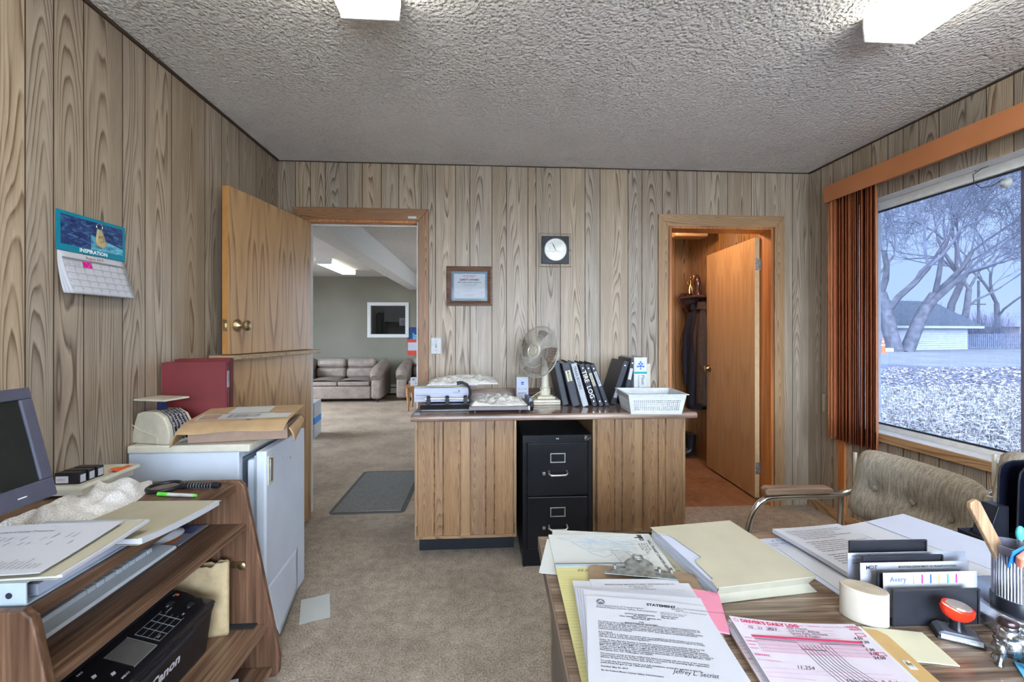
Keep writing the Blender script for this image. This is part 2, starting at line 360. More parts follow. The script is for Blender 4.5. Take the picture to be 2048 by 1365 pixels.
def glass(name, tint, gloss=0.035, smudge=False):
    m, nt, b = newmat(name)
    out = nt.nodes['Material Output']
    t = nd(nt, 'ShaderNodeBsdfTransparent', {'Color': (*tint, 1)})
    g = nd(nt, 'ShaderNodeBsdfGlossy', {'Color': (1, 1, 1, 1), 'Roughness': 0.02})
    lw = nd(nt, 'ShaderNodeLayerWeight', {'Blend': 0.5})
    fr = math_(nt, 'ADD', math_(nt, 'MULTIPLY', math_(nt, 'POWER', lw.outputs['Facing'], 5.0), 0.8), gloss)
    mx = nd(nt, 'ShaderNodeMixShader', {0: fr, 1: t.outputs[0], 2: g.outputs[0]})
    last = mx
    if smudge:
        tc = nd(nt, 'ShaderNodeTexCoord')
        n = nd(nt, 'ShaderNodeTexNoise', {'Vector': tc.outputs['Object'], 'Scale': 2.2, 'Detail': 6.0, 'Distortion': 1.0})
        d = nd(nt, 'ShaderNodeBsdfTranslucent', {'Color': (0.45, 0.60, 1.0, 1)})
        last = nd(nt, 'ShaderNodeMixShader', {0: ramp(nt, n.outputs['Fac'], [(0.35, 0.008), (0.75, 0.03)]), 1: mx.outputs[0], 2: d.outputs[0]})
    nt.links.new(last.outputs[0], out.inputs['Surface'])
    return m
pane_m = glass('dimming_window_glass', (0.45, 0.495, 0.575), gloss=0.02, smudge=True)  # grey-blue tint added to dim the bright yard outside
clear_m = glass('clear_glass', (0.96, 0.97, 0.97))
dome_m = glass('clock_dome_glass', (0.97, 0.97, 0.95), gloss=0.06)
def smoked():
    m, nt, b = newmat('smoked_fan_blade')
    t = nd(nt, 'ShaderNodeBsdfTransparent', {'Color': (0.80, 0.68, 0.62, 1)}); d = nd(nt, 'ShaderNodeBsdfDiffuse', {'Color': (0.13, 0.07, 0.05, 1)})
    mx = nd(nt, 'ShaderNodeMixShader', {0: 0.68, 1: t.outputs[0], 2: d.outputs[0]})
    nt.links.new(mx.outputs[0], nt.nodes['Material Output'].inputs['Surface'])
    return m
blade_m = smoked()
wire_m = plain('grille_wire', (0.34, 0.32, 0.28), 0.4)

def diffuser(name, e, col=(1.0, 0.985, 0.90)):
    m, nt, b = newmat(name)
    tc = nd(nt, 'ShaderNodeTexCoord')
    wv = nd(nt, 'ShaderNodeTexWave', {'Vector': tc.outputs['Object'], 'Scale': 38.0}, bands_direction='Y')
    b.inputs['Base Color'].default_value = (0.6, 0.62, 0.55, 1)
    b.inputs['Roughness'].default_value = 0.3
    b.inputs['Emission Color'].default_value = (*col, 1)
    nt.links.new(math_(nt, 'MULTIPLY', ramp(nt, wv.outputs['Fac'], [(0.0, 0.72), (1.0, 1.0)]), e), b.inputs['Emission Strength'])
    bump(nt, b, wv.outputs['Fac'], 0.5, 0.002)
    return m
diff_m = diffuser('lamp_diffuser', 15.0)
diff_w = diffuser('waiting_lamp_diffuser', 3.0)

def ground_mat():
    m, nt, b = newmat('yard_ground')
    tc = nd(nt, 'ShaderNodeTexCoord')
    s = nd(nt, 'ShaderNodeSeparateXYZ', {0: tc.outputs['Object']})
    n = nd(nt, 'ShaderNodeTexNoise', {'Vector': tc.outputs['Object'], 'Scale': 14.0, 'Detail': 6.0, 'Roughness': 0.75})
    n2 = nd(nt, 'ShaderNodeTexNoise', {'Vector': tc.outputs['Object'], 'Scale': 0.6, 'Detail': 3.0})
    base = ramp(nt, n.outputs['Fac'], [(0.35, (0.07, 0.063, 0.06)), (0.5, (0.17, 0.15, 0.14)), (0.64, (0.40, 0.36, 0.335))])
    green = ramp(nt, n.outputs['Fac'], [(0.35, (0.10, 0.12, 0.10)), (0.62, (0.33, 0.34, 0.28))])
    base = mixc(nt, ramp(nt, n2.outputs['Fac'], [(0.45, 0.0), (0.62, 0.7)]), base, green)
    n3 = nd(nt, 'ShaderNodeTexNoise', {'Vector': tc.outputs['Object'], 'Scale': 3.0, 'Detail': 5.0})
    road = ramp(nt, n3.outputs['Fac'], [(0.3, (0.085, 0.078, 0.09)), (0.7, (0.165, 0.152, 0.17))])
    # a gravel lane crossing the yard: its distance is measured along the line of sight away from the building
    q = math_(nt, 'ADD', math_(nt, 'MULTIPLY', s.outputs[0], 0.60), math_(nt, 'MULTIPLY', s.outputs[1], 0.80))
    q = math_(nt, 'ADD', q, math_(nt, 'MULTIPLY', n2.outputs['Fac'], 2.0))
    a = math_(nt, 'GREATER_THAN', q, 16.5); z = math_(nt, 'LESS_THAN', q, 26.0)
    nt.links.new(mixc(nt, math_(nt, 'MULTIPLY', math_(nt, 'MULTIPLY', a, z), 0.85), base, road), b.inputs['Base Color'])
    b.inputs['Roughness'].default_value = 0.95
    bump(nt, b, n.outputs['Fac'], 0.8, 0.05)
    return m
ground_m = ground_mat()

def art_mat():
    m, nt, b = newmat('calendar_picture')
    tc = nd(nt, 'ShaderNodeTexCoord')
    s = nd(nt, 'ShaderNodeSeparateXYZ', {0: tc.outputs['UV']})
    n = nd(nt, 'ShaderNodeTexNoise', {'Vector': tc.outputs['UV'], 'Scale': 9.0, 'Detail': 6.0, 'Distortion': 1.2})
    c = ramp(nt, n.outputs['Fac'], [(0.3, (0.004, 0.008, 0.06)), (0.5, (0.01, 0.04, 0.16)), (0.66, (0.05, 0.14, 0.26))])
    sea = ramp(nt, n.outputs['Fac'], [(0.3, (0.01, 0.10, 0.25)), (0.7, (0.15, 0.55, 0.70))])
    msk = math_(nt, 'MULTIPLY', math_(nt, 'GREATER_THAN', s.outputs[0], 0.45), math_(nt, 'LESS_THAN', math_(nt, 'ADD', s.outputs[1], math_(nt, 'MULTIPLY', s.outputs[0], 0.55)), 0.78))
    c = mixc(nt, msk, c, sea)
    nt.links.new(c, b.inputs['Base Color']); b.inputs['Roughness'].default_value = 0.35
    return m
art_m = art_mat()
teal_board = plain('teal_card', (0.0, 0.20, 0.30), 0.4, var=0.03)

# ------------------------------------------------------------------ mesh builder
class MB:
    def __init__(s): s.v = []; s.f = []; s.m = []; s.uv = []; s.mi = 0; s.M = Matrix.Identity(4); s.sm = []
    def addv(s, p):
        s.v.append(tuple(s.M @ Vector(p))); return len(s.v)-1
    def face(s, idx, uv=None, smooth=False):
        s.f.append(tuple(idx)); s.m.append(s.mi); s.uv.append(uv); s.sm.append(smooth); return s
    def quad(s, a, b, c, d, uv=None):
        i = [s.addv(p) for p in (a, b, c, d)]; return s.face(i, uv)
    def poly(s, pts):
        return s.face([s.addv(p) for p in pts])
    def box(s, x0, x1, y0, y1, z0, z1):
        i = [s.addv(p) for p in ((x0,y0,z0),(x1,y0,z0),(x1,y1,z0),(x0,y1,z0),(x0,y0,z1),(x1,y0,z1),(x1,y1,z1),(x0,y1,z1))]
        for q in ((0,3,2,1),(4,5,6,7),(0,1,5,4),(1,2,6,5),(2,3,7,6),(3,0,4,7)): s.face([i[k] for k in q])
        return s
    def cbox(s, c, d):
        return s.box(c[0]-d[0]/2, c[0]+d[0]/2, c[1]-d[1]/2, c[1]+d[1]/2, c[2]-d[2]/2, c[2]+d[2]/2)
    def prism(s, pts, axis, a, b):
        def P(p, t):
            return {'X': (t, p[0], p[1]), 'Y': (p[0], t, p[1]), 'Z': (p[0], p[1], t)}[axis]
        n = len(pts)
        A = [s.addv(P(p, a)) for p in pts]; B = [s.addv(P(p, b)) for p in pts]
        s.face(A[::-1]); s.face(B)
        for i in range(n): s.face([A[i], A[(i+1) % n], B[(i+1) % n], B[i]])
        return s
    def tube(s, path, r, n=8, closed=False, caps=True):
        path = [Vector(p) for p in path]; L = len(path)
        rad = r if isinstance(r, (list, tuple)) else [r]*L
        rings = []; up = None
        for i, p in enumerate(path):
            if closed: t = path[(i+1) % L] - path[i-1]
            else: t = path[min(i+1, L-1)] - path[max(i-1, 0)]
            t = t.normalized() if t.length > 1e-9 else Vector((0, 0, 1))
            if up is None:
                up = Vector((0, 0, 1)) if abs(t.z) < 0.9 else Vector((1, 0, 0))
            sd = t.cross(up)
            if sd.length < 1e-6: sd = t.orthogonal()
            sd.normalize(); up = sd.cross(t).normalized()
            rings.append([s.addv(p + (sd*math.cos(2*PI*k/n) + up*math.sin(2*PI*k/n))*rad[i]) for k in range(n)])
        for i in range(L if closed else L-1):
            a, b = rings[i], rings[(i+1) % L]
            for k in range(n): s.face([a[k], a[(k+1) % n], b[(k+1) % n], b[k]], smooth=True)
        if caps and not closed:
            s.face(rings[0][::-1]); s.face(rings[-1])
        return s
    def lathe(s, prof, n=24, c=(0, 0, 0), sx=1.0, sy=1.0, close=False):
        rings = []
        for r, z in prof:
            if r < 1e-6: rings.append([s.addv((c[0], c[1], c[2]+z))])
            else: rings.append([s.addv((c[0]+r*sx*math.cos(2*PI*k/n), c[1]+r*sy*math.sin(2*PI*k/n), c[2]+z)) for k in range(n)])
        for a, b in zip(rings[:-1], rings[1:]):
            for k in range(n):
                q = []
                q.append(a[k % len(a)]); 
                if len(a) > 1: q.append(a[(k+1) % n])
                if len(b) > 1: q.append(b[(k+1) % n])
                q.append(b[k % len(b)])
                if len(set(q)) > 2: s.face(q, smooth=True)
        if len(rings[0]) > 1: s.face(rings[0][::-1])
        if len(rings[-1]) > 1: s.face(rings[-1])
        return s
    def ball(s, c, r, n=14, m=10):
        r = r if isinstance(r, (list, tuple)) else (r, r, r)
        prof = [(math.sin(PI*i/m), -math.cos(PI*i/m)) for i in range(m+1)]
        M = s.M; s.M = M @ Matrix.Translation(c) @ Matrix.Diagonal((r[0], r[1], r[2], 1))
        s.lathe([(0 if i in (0, m) else a, b) for i, (a, b) in enumerate(prof)], n)
        s.M = M; return s
    def grid(s, nx, ny, fn, smooth=True, uv=False, wrapx=False):
        I = [[s.addv(fn(i/nx, j/ny)) for j in range(ny+1)] for i in range(nx+1)]
        for i in range(nx):
            for j in range(ny):
                u = [(i/nx, j/ny), ((i+1)/nx, j/ny), ((i+1)/nx, (j+1)/ny), (i/nx, (j+1)/ny)] if uv else None
                s.face([I[i][j], I[i+1][j], I[i+1][j+1], I[i][j+1]], u, smooth)
        return s
    def slab(s, nx, ny, fn, t):
        """a thin sheet with real thickness following fn(u,v) -> point"""
        def top(u, v): p = Vector(fn(u, v)); return p + Vector((0, 0, t))
        s.grid(nx, ny, top); 
        base = len(s.v)
        s.grid(nx, ny, lambda u, v: fn(u, v))
        k = (nx+1)*(ny+1)
        a = base - k; b = base
        for q in range(len(s.f)-nx*ny, len(s.f)): s.f[q] = s.f[q][::-1]
        def id_(i, j): return i*(ny+1)+j
        loop = [(i, 0) for i in range(nx)] + [(nx, j) for j in range(ny)] + [(i, ny) for i in range(nx, 0, -1)] + [(0, j) for j in range(ny, 0, -1)]
        for q in range(len(loop)):
            p, r = loop[q], loop[(q+1) % len(loop)]
            s.face([b+id_(*p), b+id_(*r), a+id_(*r), a+id_(*p)])
        return s
    def text(s, body, size, M, align='LEFT', width=0, ital=0.0, line=1.0, bold=0.0, extr=0.0, sx=1.0):
        cu = bpy.data.curves.new('t', 'FONT'); cu.body = body; cu.size = size; cu.align_x = align
        cu.shear = ital; cu.space_line = line; cu.offset = bold; cu.resolution_u = 2; cu.extrude = extr
        if width: cu.text_boxes[0].width = width
        o = bpy.data.objects.new('t', cu); C.objects.link(o)
        dg = bpy.context.evaluated_depsgraph_get()
        me = bpy.data.meshes.new_from_object(o.evaluated_get(dg))
        old = s.M; s.M = old @ M @ Matrix.Diagonal((sx, 1, 1, 1))
        ids = [s.addv(v.co) for v in me.vertices]
        for p in me.polygons: s.face([ids[k] for k in p.vertices])
        s.M = old
        bpy.data.objects.remove(o); bpy.data.meshes.remove(me); bpy.data.curves.remove(cu)
        return s
    def build(s, name, mats, parent=None, bevel=0.0, smooth=None, world=False, seg=2, loc=None, rotz=0.0, sub=0, solid=0.0):
        if not isinstance(mats, (list, tuple)): mats = [mats]
        me = bpy.data.meshes.new(name)
        vs = s.v
        if world and parent is not None:
            q = parent
            while q.parent: q = q.parent
            inv = (Matrix.Translation(q.location) @ q.rotation_euler.to_matrix().to_4x4()).inverted()
            vs = [tuple(inv @ Vector(p)) for p in vs]
        elif world and loc is not None:
            inv = (Matrix.Translation(loc) @ Matrix.Rotation(rotz, 4, 'Z')).inverted()
            vs = [tuple(inv @ Vector(p)) for p in vs]
        me.from_pydata(vs, [], s.f)
        for m in mats: me.materials.append(m)
        me.polygons.foreach_set('material_index', s.m)
        if any(u for u in s.uv):
            ul = me.uv_layers.new(name='UVMap')
            for p, u in zip(me.polygons, s.uv):
                if u:
                    for li, c in zip(p.loop_indices, u): ul.data[li].uv = c
        sm = s.sm if smooth is None else [smooth]*len(s.f)
        me.polygons.foreach_set('use_smooth', sm)
        me.validate(); me.update()
        if any(sm):
            try: me.set_sharp_from_angle(angle=R(42))
            except Exception: pass
        o = bpy.data.objects.new(name, me); C.objects.link(o)
        if parent is not None: o.parent = parent
        if loc is not None: o.location = loc; o.rotation_euler = (0, 0, rotz)
        if bevel:
            b = o.modifiers.new('bevel', 'BEVEL'); b.width = bevel; b.segments = seg; b.limit_method = 'ANGLE'; b.angle_limit = R(40)
            b.harden_normals = False
        if solid:
            q = o.modifiers.new('solid', 'SOLIDIFY'); q.thickness = solid; q.offset = 0
        if sub:
            b = o.modifiers.new('sub', 'SUBSURF'); b.levels = sub; b.render_levels = sub
            for p in me.polygons: p.use_smooth = True
        return o

def tag(o, label, cat, group=None, kind=None):
    o['label'] = label; o['category'] = cat
    if group: o['group'] = group
    if kind: o['kind'] = kind
    return o
def thing(name, label, cat, loc=(0, 0, 0), rotz=0.0, group=None, kind=None):
    o = bpy.data.objects.new(name, None); C.objects.link(o)
    o.empty_display_size = 0.05
    o.location = loc; o.rotation_euler = (0, 0, rotz)
    return tag(o, label, cat, group, kind)
def T(x=0, y=0, z=0, rx=0, ry=0, rz=0, s=1.0):
    return Matrix.Translation((x, y, z)) @ Euler((rx, ry, rz)).to_matrix().to_4x4() @ Matrix.Scale(s, 4)
def copy_tree(o, parent=None):
    c = o.copy(); C.objects.link(c)
    if parent is not None: c.parent = parent
    for ch in list(o.children): copy_tree(ch, c)
    return c
def struct(o, label, cat): return tag(o, label, cat, kind='structure')
# ================================================================== ROOM SHELL
XL, XR, YB, ZC = -1.415, 2.395, 3.02, 2.46
YF = -1.95
def subcells(a, b, z0, z1, holes):
    ss = sorted({a, b, *[v for h in holes for v in h[:2] if a < v < b]})
    out = []
    for p, q in zip(ss[:-1], ss[1:]):
        zs = [z0]
        hs = sorted([h for h in holes if h[0] < (p+q)/2 < h[1]], key=lambda h: h[2])
        cur = z0
        for h in hs:
            if h[2] > cur: out.append((p, q, cur, h[2]))
            cur = max(cur, h[3])
        if cur < z1: out.append((p, q, cur, z1))
    return out
def panel_wall(name, P, s0, s1, z0, z1, holes, grooves, thick, mats, label, flip=False):
    m = MB(); g = 0.0022
    edges = [s0] + sorted(x for x in grooves if s0+0.01 < x < s1-0.01) + [s1]
    def q(pts, uv=None):
        pts = [P(*p) for p in pts]
        if flip: pts = pts[::-1]; uv = uv[::-1] if uv else None
        m.quad(*pts, uv=uv)
    for k, (a, b) in enumerate(zip(edges[:-1], edges[1:])):
        c = (a+b)/2; ko = 10.0*(k+1) + 0.5
        m.mi = 0
        a1 = a + (g if k else 0); b1 = b - (g if k < len(edges)-2 else 0)
        for (p, r, u, v) in subcells(a1, b1, z0, z1, holes):
            q([(p, u, 0), (r, u, 0), (r, v, 0), (p, v, 0)], [(p-c, ko+u), (r-c, ko+u), (r-c, ko+v), (p-c, ko+v)])
        if k < len(edges)-2:
            m.mi = 1
            for (p, r, u, v) in subcells(b-g, b+g, z0, z1, holes):
                q([(p, u, 0), (b, u, 0.003), (b, v, 0.003), (p, v, 0)]); q([(b, u, 0.003), (r, u, 0), (r, v, 0), (b, v, 0.003)])
    m.mi = 2
    for (p, r, u, v) in subcells(s0, s1, z0, z1, holes):
        A, B = P(p, u, 0.0035), P(r, v, thick)
        m.box(min(A[0], B[0]), max(A[0], B[0]), min(A[1], B[1]), max(A[1], B[1]), min(A[2], B[2]), max(A[2], B[2]))
    o = m.build(name, mats)
    return struct(o, label, 'wall')
D1 = (-1.237, -0.470, -0.2, 2.045)       # doorway to the waiting room
D2 = (1.330, 2.118, -0.2, 2.040)         # doorway to the closet
WZ0, WZ1 = 0.665, 2.10                   # side window
WY0, WY1 = 0.35, 2.62
gb = [-1.30, -1.20, -1.10, -0.95, -0.85, -0.72, -0.60, -0.447, -0.347, -0.207, -0.106, 0.049, 0.152, 0.305, 0.362, 0.538, 0.716, 0.825, 1.03, 1.133, 1.285, 1.39, 1.543, 1.774, 1.956, 2.06, 2.272]
panel_wall('wall_back', lambda s, z, d: (s, YB+d, z), XL, XR, 0, ZC, [D1, D2], gb, 0.11, [panel_m, groove_m, waxed], 'wood-paneled back wall with two doorways')
gl = [-1.6, -1.35, -1.2, -1.0, -0.8, -0.65, -0.45, -0.3, -0.1, 0.1, 0.3, 0.45, 0.62, 0.8, 0.92, 1.1, 1.2, 1.31, 1.407, 1.494, 1.599, 1.761, 1.872, 2.022, 2.253, 2.389, 2.552, 2.735, 2.85]
panel_wall('wall_left', lambda s, z, d: (XL-d, s, z), YF, YB, 0, ZC, [], gl, 0.1, [panel_m, groove_m, waxed], 'wood-paneled left wall behind the calendar', flip=True)
gr = [-1.6, -1.3, -1.05, -0.8, -0.55, -0.3, -0.05, 0.2, 0.45, 0.62, 0.8, 1.0, 1.15, 1.3, 1.45, 1.6, 1.702, 1.788, 1.894, 2.107, 2.212, 2.302, 2.394, 2.50, 2.638, 2.795, 2.901]
panel_wall('wall_right', lambda s, z, d: (XR+d, s, z), YF, YB, 0, ZC, [(WY0, WY1, WZ0, WZ1)], gr, 0.15, [panel_m, groove_m, white_paint], 'wood-paneled right wall around the wide window')
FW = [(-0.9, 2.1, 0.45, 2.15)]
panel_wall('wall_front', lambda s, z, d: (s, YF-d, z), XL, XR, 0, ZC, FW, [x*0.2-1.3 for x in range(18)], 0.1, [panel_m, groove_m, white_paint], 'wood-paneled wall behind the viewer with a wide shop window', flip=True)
# floors and ceilings
struct(MB().box(XL-0.1, XR+0.15, YF-0.1, 3.035, -0.1, 0).build('floor_office', carpet_m), 'worn beige office carpet', 'floor')
struct(MB().box(-4.8, 0.9, 3.035, 9.0, -0.1, 0).build('floor_waiting_room', carpet_w), 'beige carpet of the waiting room', 'floor')
struct(MB().box(0.95, 2.5, 3.035, 4.6, -0.1, 0).build('floor_closet', carpet_c), 'rust-toned carpet of the closet', 'floor')
struct(MB().box(XL-0.1, XR+0.15, YF-0.1, 3.02, ZC, ZC+0.1).build('ceiling', popcorn_m), 'textured popcorn ceiling', 'ceiling')
struct(MB().box(-4.8, 0.9, 3.131, 9.0, 2.42, 2.56).build('ceiling_waiting_room', popcorn_m), 'textured ceiling of the waiting room', 'ceiling')
struct(MB().box(0.95, 2.5, 3.131, 4.6, 2.40, 2.5).build('ceiling_closet', popcorn_m), 'ceiling of the closet', 'ceiling')
# waiting room shell
m = MB()
IW = (aty(742, 640, 8.9).x, aty(811, 640, 8.9).x, aty(0, 669, 8.9).z, aty(0, 609, 8.9).z)
for (p, r, u, v) in subcells(-4.8, 0.9, 0, 2.5, [IW]): m.box(p, r, 8.9, 9.0, u, v)
struct(m.build('wall_waiting_far', waxed), 'grey painted far wall of the waiting room', 'wall')
m = MB()
for (p, r, u, v) in subcells(3.13, 8.9, 0, 2.5, [(4.6, 6.8, 0.6, 2.2)]): m.box(-4.8, -4.7, p, r, u, v)
struct(m.build('wall_waiting_left', waxed), 'grey painted left wall of the waiting room', 'wall')
m = MB()
for (p, r, u, v) in subcells(3.13, 8.9, 0, 2.5, [(5.0, 8.4, 0.5, 2.2)]): m.box(0.85, 0.9, p, r, u, v)
struct(m.build('wall_waiting_right', waxed), 'grey painted right wall of the waiting room', 'wall')
struct(MB().box(-4.8, XL-0.1, 3.03, 3.13, 0, 2.5).build('wall_waiting_near', waxed), 'near wall of the waiting room', 'wall')
# room seen through the small inner window
m = MB(); m.box(-3.6, 0.4, 11.5, 11.6, 0, 2.6); m.box(-3.6, -3.5, 9.0, 11.5, 0, 2.6); m.box(0.3, 0.4, 9.0, 11.5, 0, 2.6)
struct(m.build('wall_workroom', concrete), 'dim grey workroom beyond the inner window', 'wall')
struct(MB().box(-3.6, 0.4, 9.0, 11.6, -0.1, 0).build('floor_workroom', concrete), 'floor of the workroom', 'floor')
struct(MB().box(-3.6, 0.4, 9.0, 11.6, 2.6, 2.7).build('ceiling_workroom', concrete), 'ceiling of the workroom', 'ceiling')
# beam
struct(MB().box(-1.545, -1.335, 3.14, 8.89, 2.15, 2.42).build('ceiling_beam', white_paint, bevel=0.004), 'white painted beam along the waiting room ceiling', 'beam')
# closet shell
def pw(name, P, s0, s1, z1, lab, flip=False, n=0.13):
    gs = []; x = s0; k = 0
    while x < s1: gs.append(x); x += [0.10, 0.15, 0.10, 0.2, 0.12][k % 5]; k += 1
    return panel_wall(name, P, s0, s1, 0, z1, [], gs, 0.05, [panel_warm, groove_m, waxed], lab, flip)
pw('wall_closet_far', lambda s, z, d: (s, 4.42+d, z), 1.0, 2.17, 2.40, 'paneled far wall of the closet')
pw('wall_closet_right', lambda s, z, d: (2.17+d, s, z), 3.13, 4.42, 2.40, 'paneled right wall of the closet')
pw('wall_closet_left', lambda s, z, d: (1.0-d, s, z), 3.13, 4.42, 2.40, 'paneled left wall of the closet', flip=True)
# trims
m = MB()
m.box(XL+0.002, XR-0.002, YB-0.007, YB-0.001, ZC-0.006, ZC-0.001)
struct(m.build('trim_1', groove_m), 'thin dark moulding at the top of the back wall', 'trim')
struct(MB().box(XL+0.001, XL+0.012, YF+0.01, YB-0.014, ZC-0.013, ZC-0.001).build('trim_2', groove_m), 'thin dark moulding at the top of the left wall', 'trim')
struct(MB().box(XR-0.009, XR-0.001, YF+0.01, YB-0.014, ZC-0.010, ZC-0.001).build('trim_3', groove_m), 'thin dark moulding at the top of the right wall', 'trim')
def door_frame(name, x0, x1, zt, w, mats, yw, label, left_ext=0):
    e = thing(name, label, 'door frame', (x0, yw, 0), kind='structure')
    y0, y1 = yw-0.018, yw-0.001
    # mitred casing
    m = MB(); m.prism([(x0-w, 0), (x0-0.006, 0), (x0-0.006, zt-0.006), (x0-w, zt+w)], 'Y', y0, y1); m.build('casing_side', mats[0], e, world=True, bevel=0.003)
    m = MB(); m.prism([(x1+0.006, 0), (x1+w, 0), (x1+w, zt+w), (x1+0.006, zt-0.006)], 'Y', y0, y1); m.build('casing_side', mats[0], e, world=True, bevel=0.003)
    m = MB(); m.prism([(x0-w, zt+w), (x0-0.006, zt-0.006), (x1+0.006, zt-0.006), (x1+w, zt+w)], 'Y', y0, y1); m.build('casing_head', mats[1], e, world=True, bevel=0.003)
    jt = 0.006 if x0 < 0 else 0.02; jy = 0.0005 if x0 < 0 else -0.012
    m = MB(); m.box(x0-0.0005, x0+jt, yw+jy, yw+0.125, 0, zt-0.001); m.build('jamb', mats[2], e, world=True, bevel=0.001)
    m = MB(); m.box(x1-jt, x1+0.0005, yw+jy, yw+0.125, 0, zt-0.001); m.build('jamb', mats[2], e, world=True, bevel=0.001)
    m = MB(); m.box(x0+jt, x1-jt, yw-0.012, yw+0.125, zt-0.022, zt-0.0015); m.build('head_jamb', orange_wood, e, world=True, bevel=0.001)
    return e
ow_x = orange_wood
e1 = door_frame('trim_4', -1.237, -0.470, 2.062, 0.078, (oak_trim, oak_trim_h, white_paint), YB, 'oak casing around the doorway to the waiting room')
e2 = door_frame('trim_5', 1.330, 2.118, 2.055, 0.080, (oak_pale, oak_pale_h, ow_x), YB, 'pale oak casing around the closet doorway')
m = MB(); m.box(-0.486, -0.4765, YB+0.05, YB+0.07, 0, 2.039); m.box(-1.23, -0.4865, YB+0.05, YB+0.07, 2.028, 2.0395); m.build('stop', white_paint, e1, world=True)
o = MB().box(-0.533, -0.475, YB-0.030, YB-0.0185, 2.068, 2.084).build('door_sensor', white_pl, bevel=0.003, loc=(-0.5, YB-0.02, 2.07), world=True); tag(o, 'small white alarm contact on the oak door casing', 'sensor')

# ------------------------------------------------------------------ dutch door (two leaves) and closet door
hx, hy = -1.186, 2.995
fx, fy = -1.305, 2.262
ang = math.atan2(fy-hy, fx-hx); LEN = math.hypot(fx-hx, fy-hy)
def knob(par, M, m1, m2, face=1):
    k = MB(); k.M = M
    k.lathe([(0.0, 0.0), (0.033, 0.0), (0.033, 0.004), (0.026, 0.010), (0.016, 0.020), (0.013, 0.034), (0.022, 0.040), (0.027, 0.050), (0.026, 0.062), (0.018, 0.068), (0.0, 0.069)], 24)
    ko = k.build('knob', m1, par)
    if m2:
        c = MB(); c.M = M; c.lathe([(0.008, 0.069), (0.008, 0.0705), (0.0, 0.0705)], 12); c.M = M; c.box(-0.001, 0.001, -0.005, 0.005, 0.0704, 0.0712)
        c.build('keyhole', m2, ko)
    return ko
dr = thing('door_1', 'upper half of the birch dutch door, swung open', 'door', (hx, hy, 0), ang, kind='structure')
# local: x from hinge to free edge; visible face is +y side? (room side), body extends to -y
side = 1
up = MB(); up.box(0, LEN, -0.036, 0, 1.166, 2.03); up.build('panel', birch_m, dr, bevel=0.001)
m = MB(); m.box(LEN+0.0003, LEN+0.0015, -0.034, -0.002, 1.168, 2.028); m.build('edge_band', birch_edge, dr)
m = MB(); m.box(LEN+0.0016, LEN+0.003, -0.030, -0.006, 1.285, 1.345); lp = m.build('latch_plate', brass, dr)
m = MB(); m.box(LEN+0.003, LEN+0.010, -0.024, -0.012, 1.305, 1.325); m.build('latch_bolt', brass, lp)
knob(dr, T(LEN-0.06, 0.0005, 1.315, rx=-PI/2), brass, brass)
dl = thing('door_2', 'lower half of the birch dutch door with a ledge on top', 'door', (hx, hy, 0), ang, kind='structure')
m = MB(); m.box(0, LEN, -0.036, 0, 0.012, 1.138); m.build('panel', birch_m, dl, bevel=0.001)
m = MB(); m.box(-0.04, LEN+0.03, -0.085, 0.05, 1.1385, 1.1625); m.build('ledge', weather, dl, bevel=0.004)
knob(dl, T(LEN-0.06, 0.0005, 0.865, rx=-PI/2), chrome, brushed)

dc = thing('door_3', 'plain birch closet door standing ajar', 'door', (2.057, 3.135, 0), R(90-2.6), kind='structure')
m = MB(); m.box(0, 0.775, -0.036, 0, 0.015, 2.005); m.build('panel', birch_dark, dc, bevel=0.001)
m = MB(); m.box(-0.0015, -0.0003, -0.035, -0.001, 0.017, 2.003); m.build('edge_band', plain('pale_door_edge', (0.50, 0.36, 0.20), 0.5), dc)
for z in (0.24, 1.80):
    h = MB(); h.box(-0.004, -0.0017, -0.045, -0.004, z-0.045, z+0.045); h.tube([(-0.004, -0.050, z-0.046), (-0.004, -0.050, z+0.046)], 0.006, 8)
    h.box(-0.004, -0.0017, -0.085, -0.055, z-0.045, z+0.045)
    hg = h.build('hinge', galv, dc, bevel=0.0005)
    s_ = MB()
    for dz in (-0.03, 0, 0.03):
        s_.M = T(-0.004, -0.018, z+dz, ry=-PI/2); s_.lathe([(0, 0.0), (0.003, 0.0), (0.002, 0.001), (0, 0.001)], 8)
    s_.build('screws', brass, hg)
knob(dc, T(0.715, 0.0005, 0.945, rx=-PI/2), brass, None)

# ------------------------------------------------------------------ side window
XG = 2.505
wn = thing('window_1', 'wide fixed window in white frame', 'window', (XG, WY0, WZ0), kind='structure')
fr = MB()
for (a, b, c, d) in ((WY0, WY1, WZ0, WZ0+0.035), (WY0, WY1, WZ1-0.05, WZ1), (WY0, WY0+0.04, WZ0+0.035, WZ1-0.05), (WY1-0.03, WY1, WZ0+0.035, WZ1-0.05)):
    fr.box(XG-0.02, XG+0.04, a, b, c, d)
fr.build('window_frame', white_paint, wn, world=True, bevel=0.003)
MUL = atx(2046, 600, XG).y
m = MB(); m.box(XG-0.012, XG+0.03, MUL-0.045, MUL, WZ0+0.035, WZ1-0.05); m.build('mullion', plain('dark_mullion', (0.10, 0.09, 0.13), 0.5), wn, world=True, bevel=0.002)
for a, b in ((WY0+0.04, MUL-0.045), (MUL, WY1-0.03)):
    m = MB(); m.box(XG+0.003, XG+0.007, a+0.001, b-0.001, WZ0+0.036, WZ1-0.051); m.build('pane', pane_m, wn, world=True)
m = MB(); m.box(XG-0.016, XG-0.004, WY0+0.04, WY1-0.03, WZ1-0.062, WZ1-0.054); m.box(XG-0.016, XG-0.004, WY0+0.04, WY1-0.03, WZ0+0.037, WZ0+0.045); m.build('gasket', black_matte, wn, world=True)
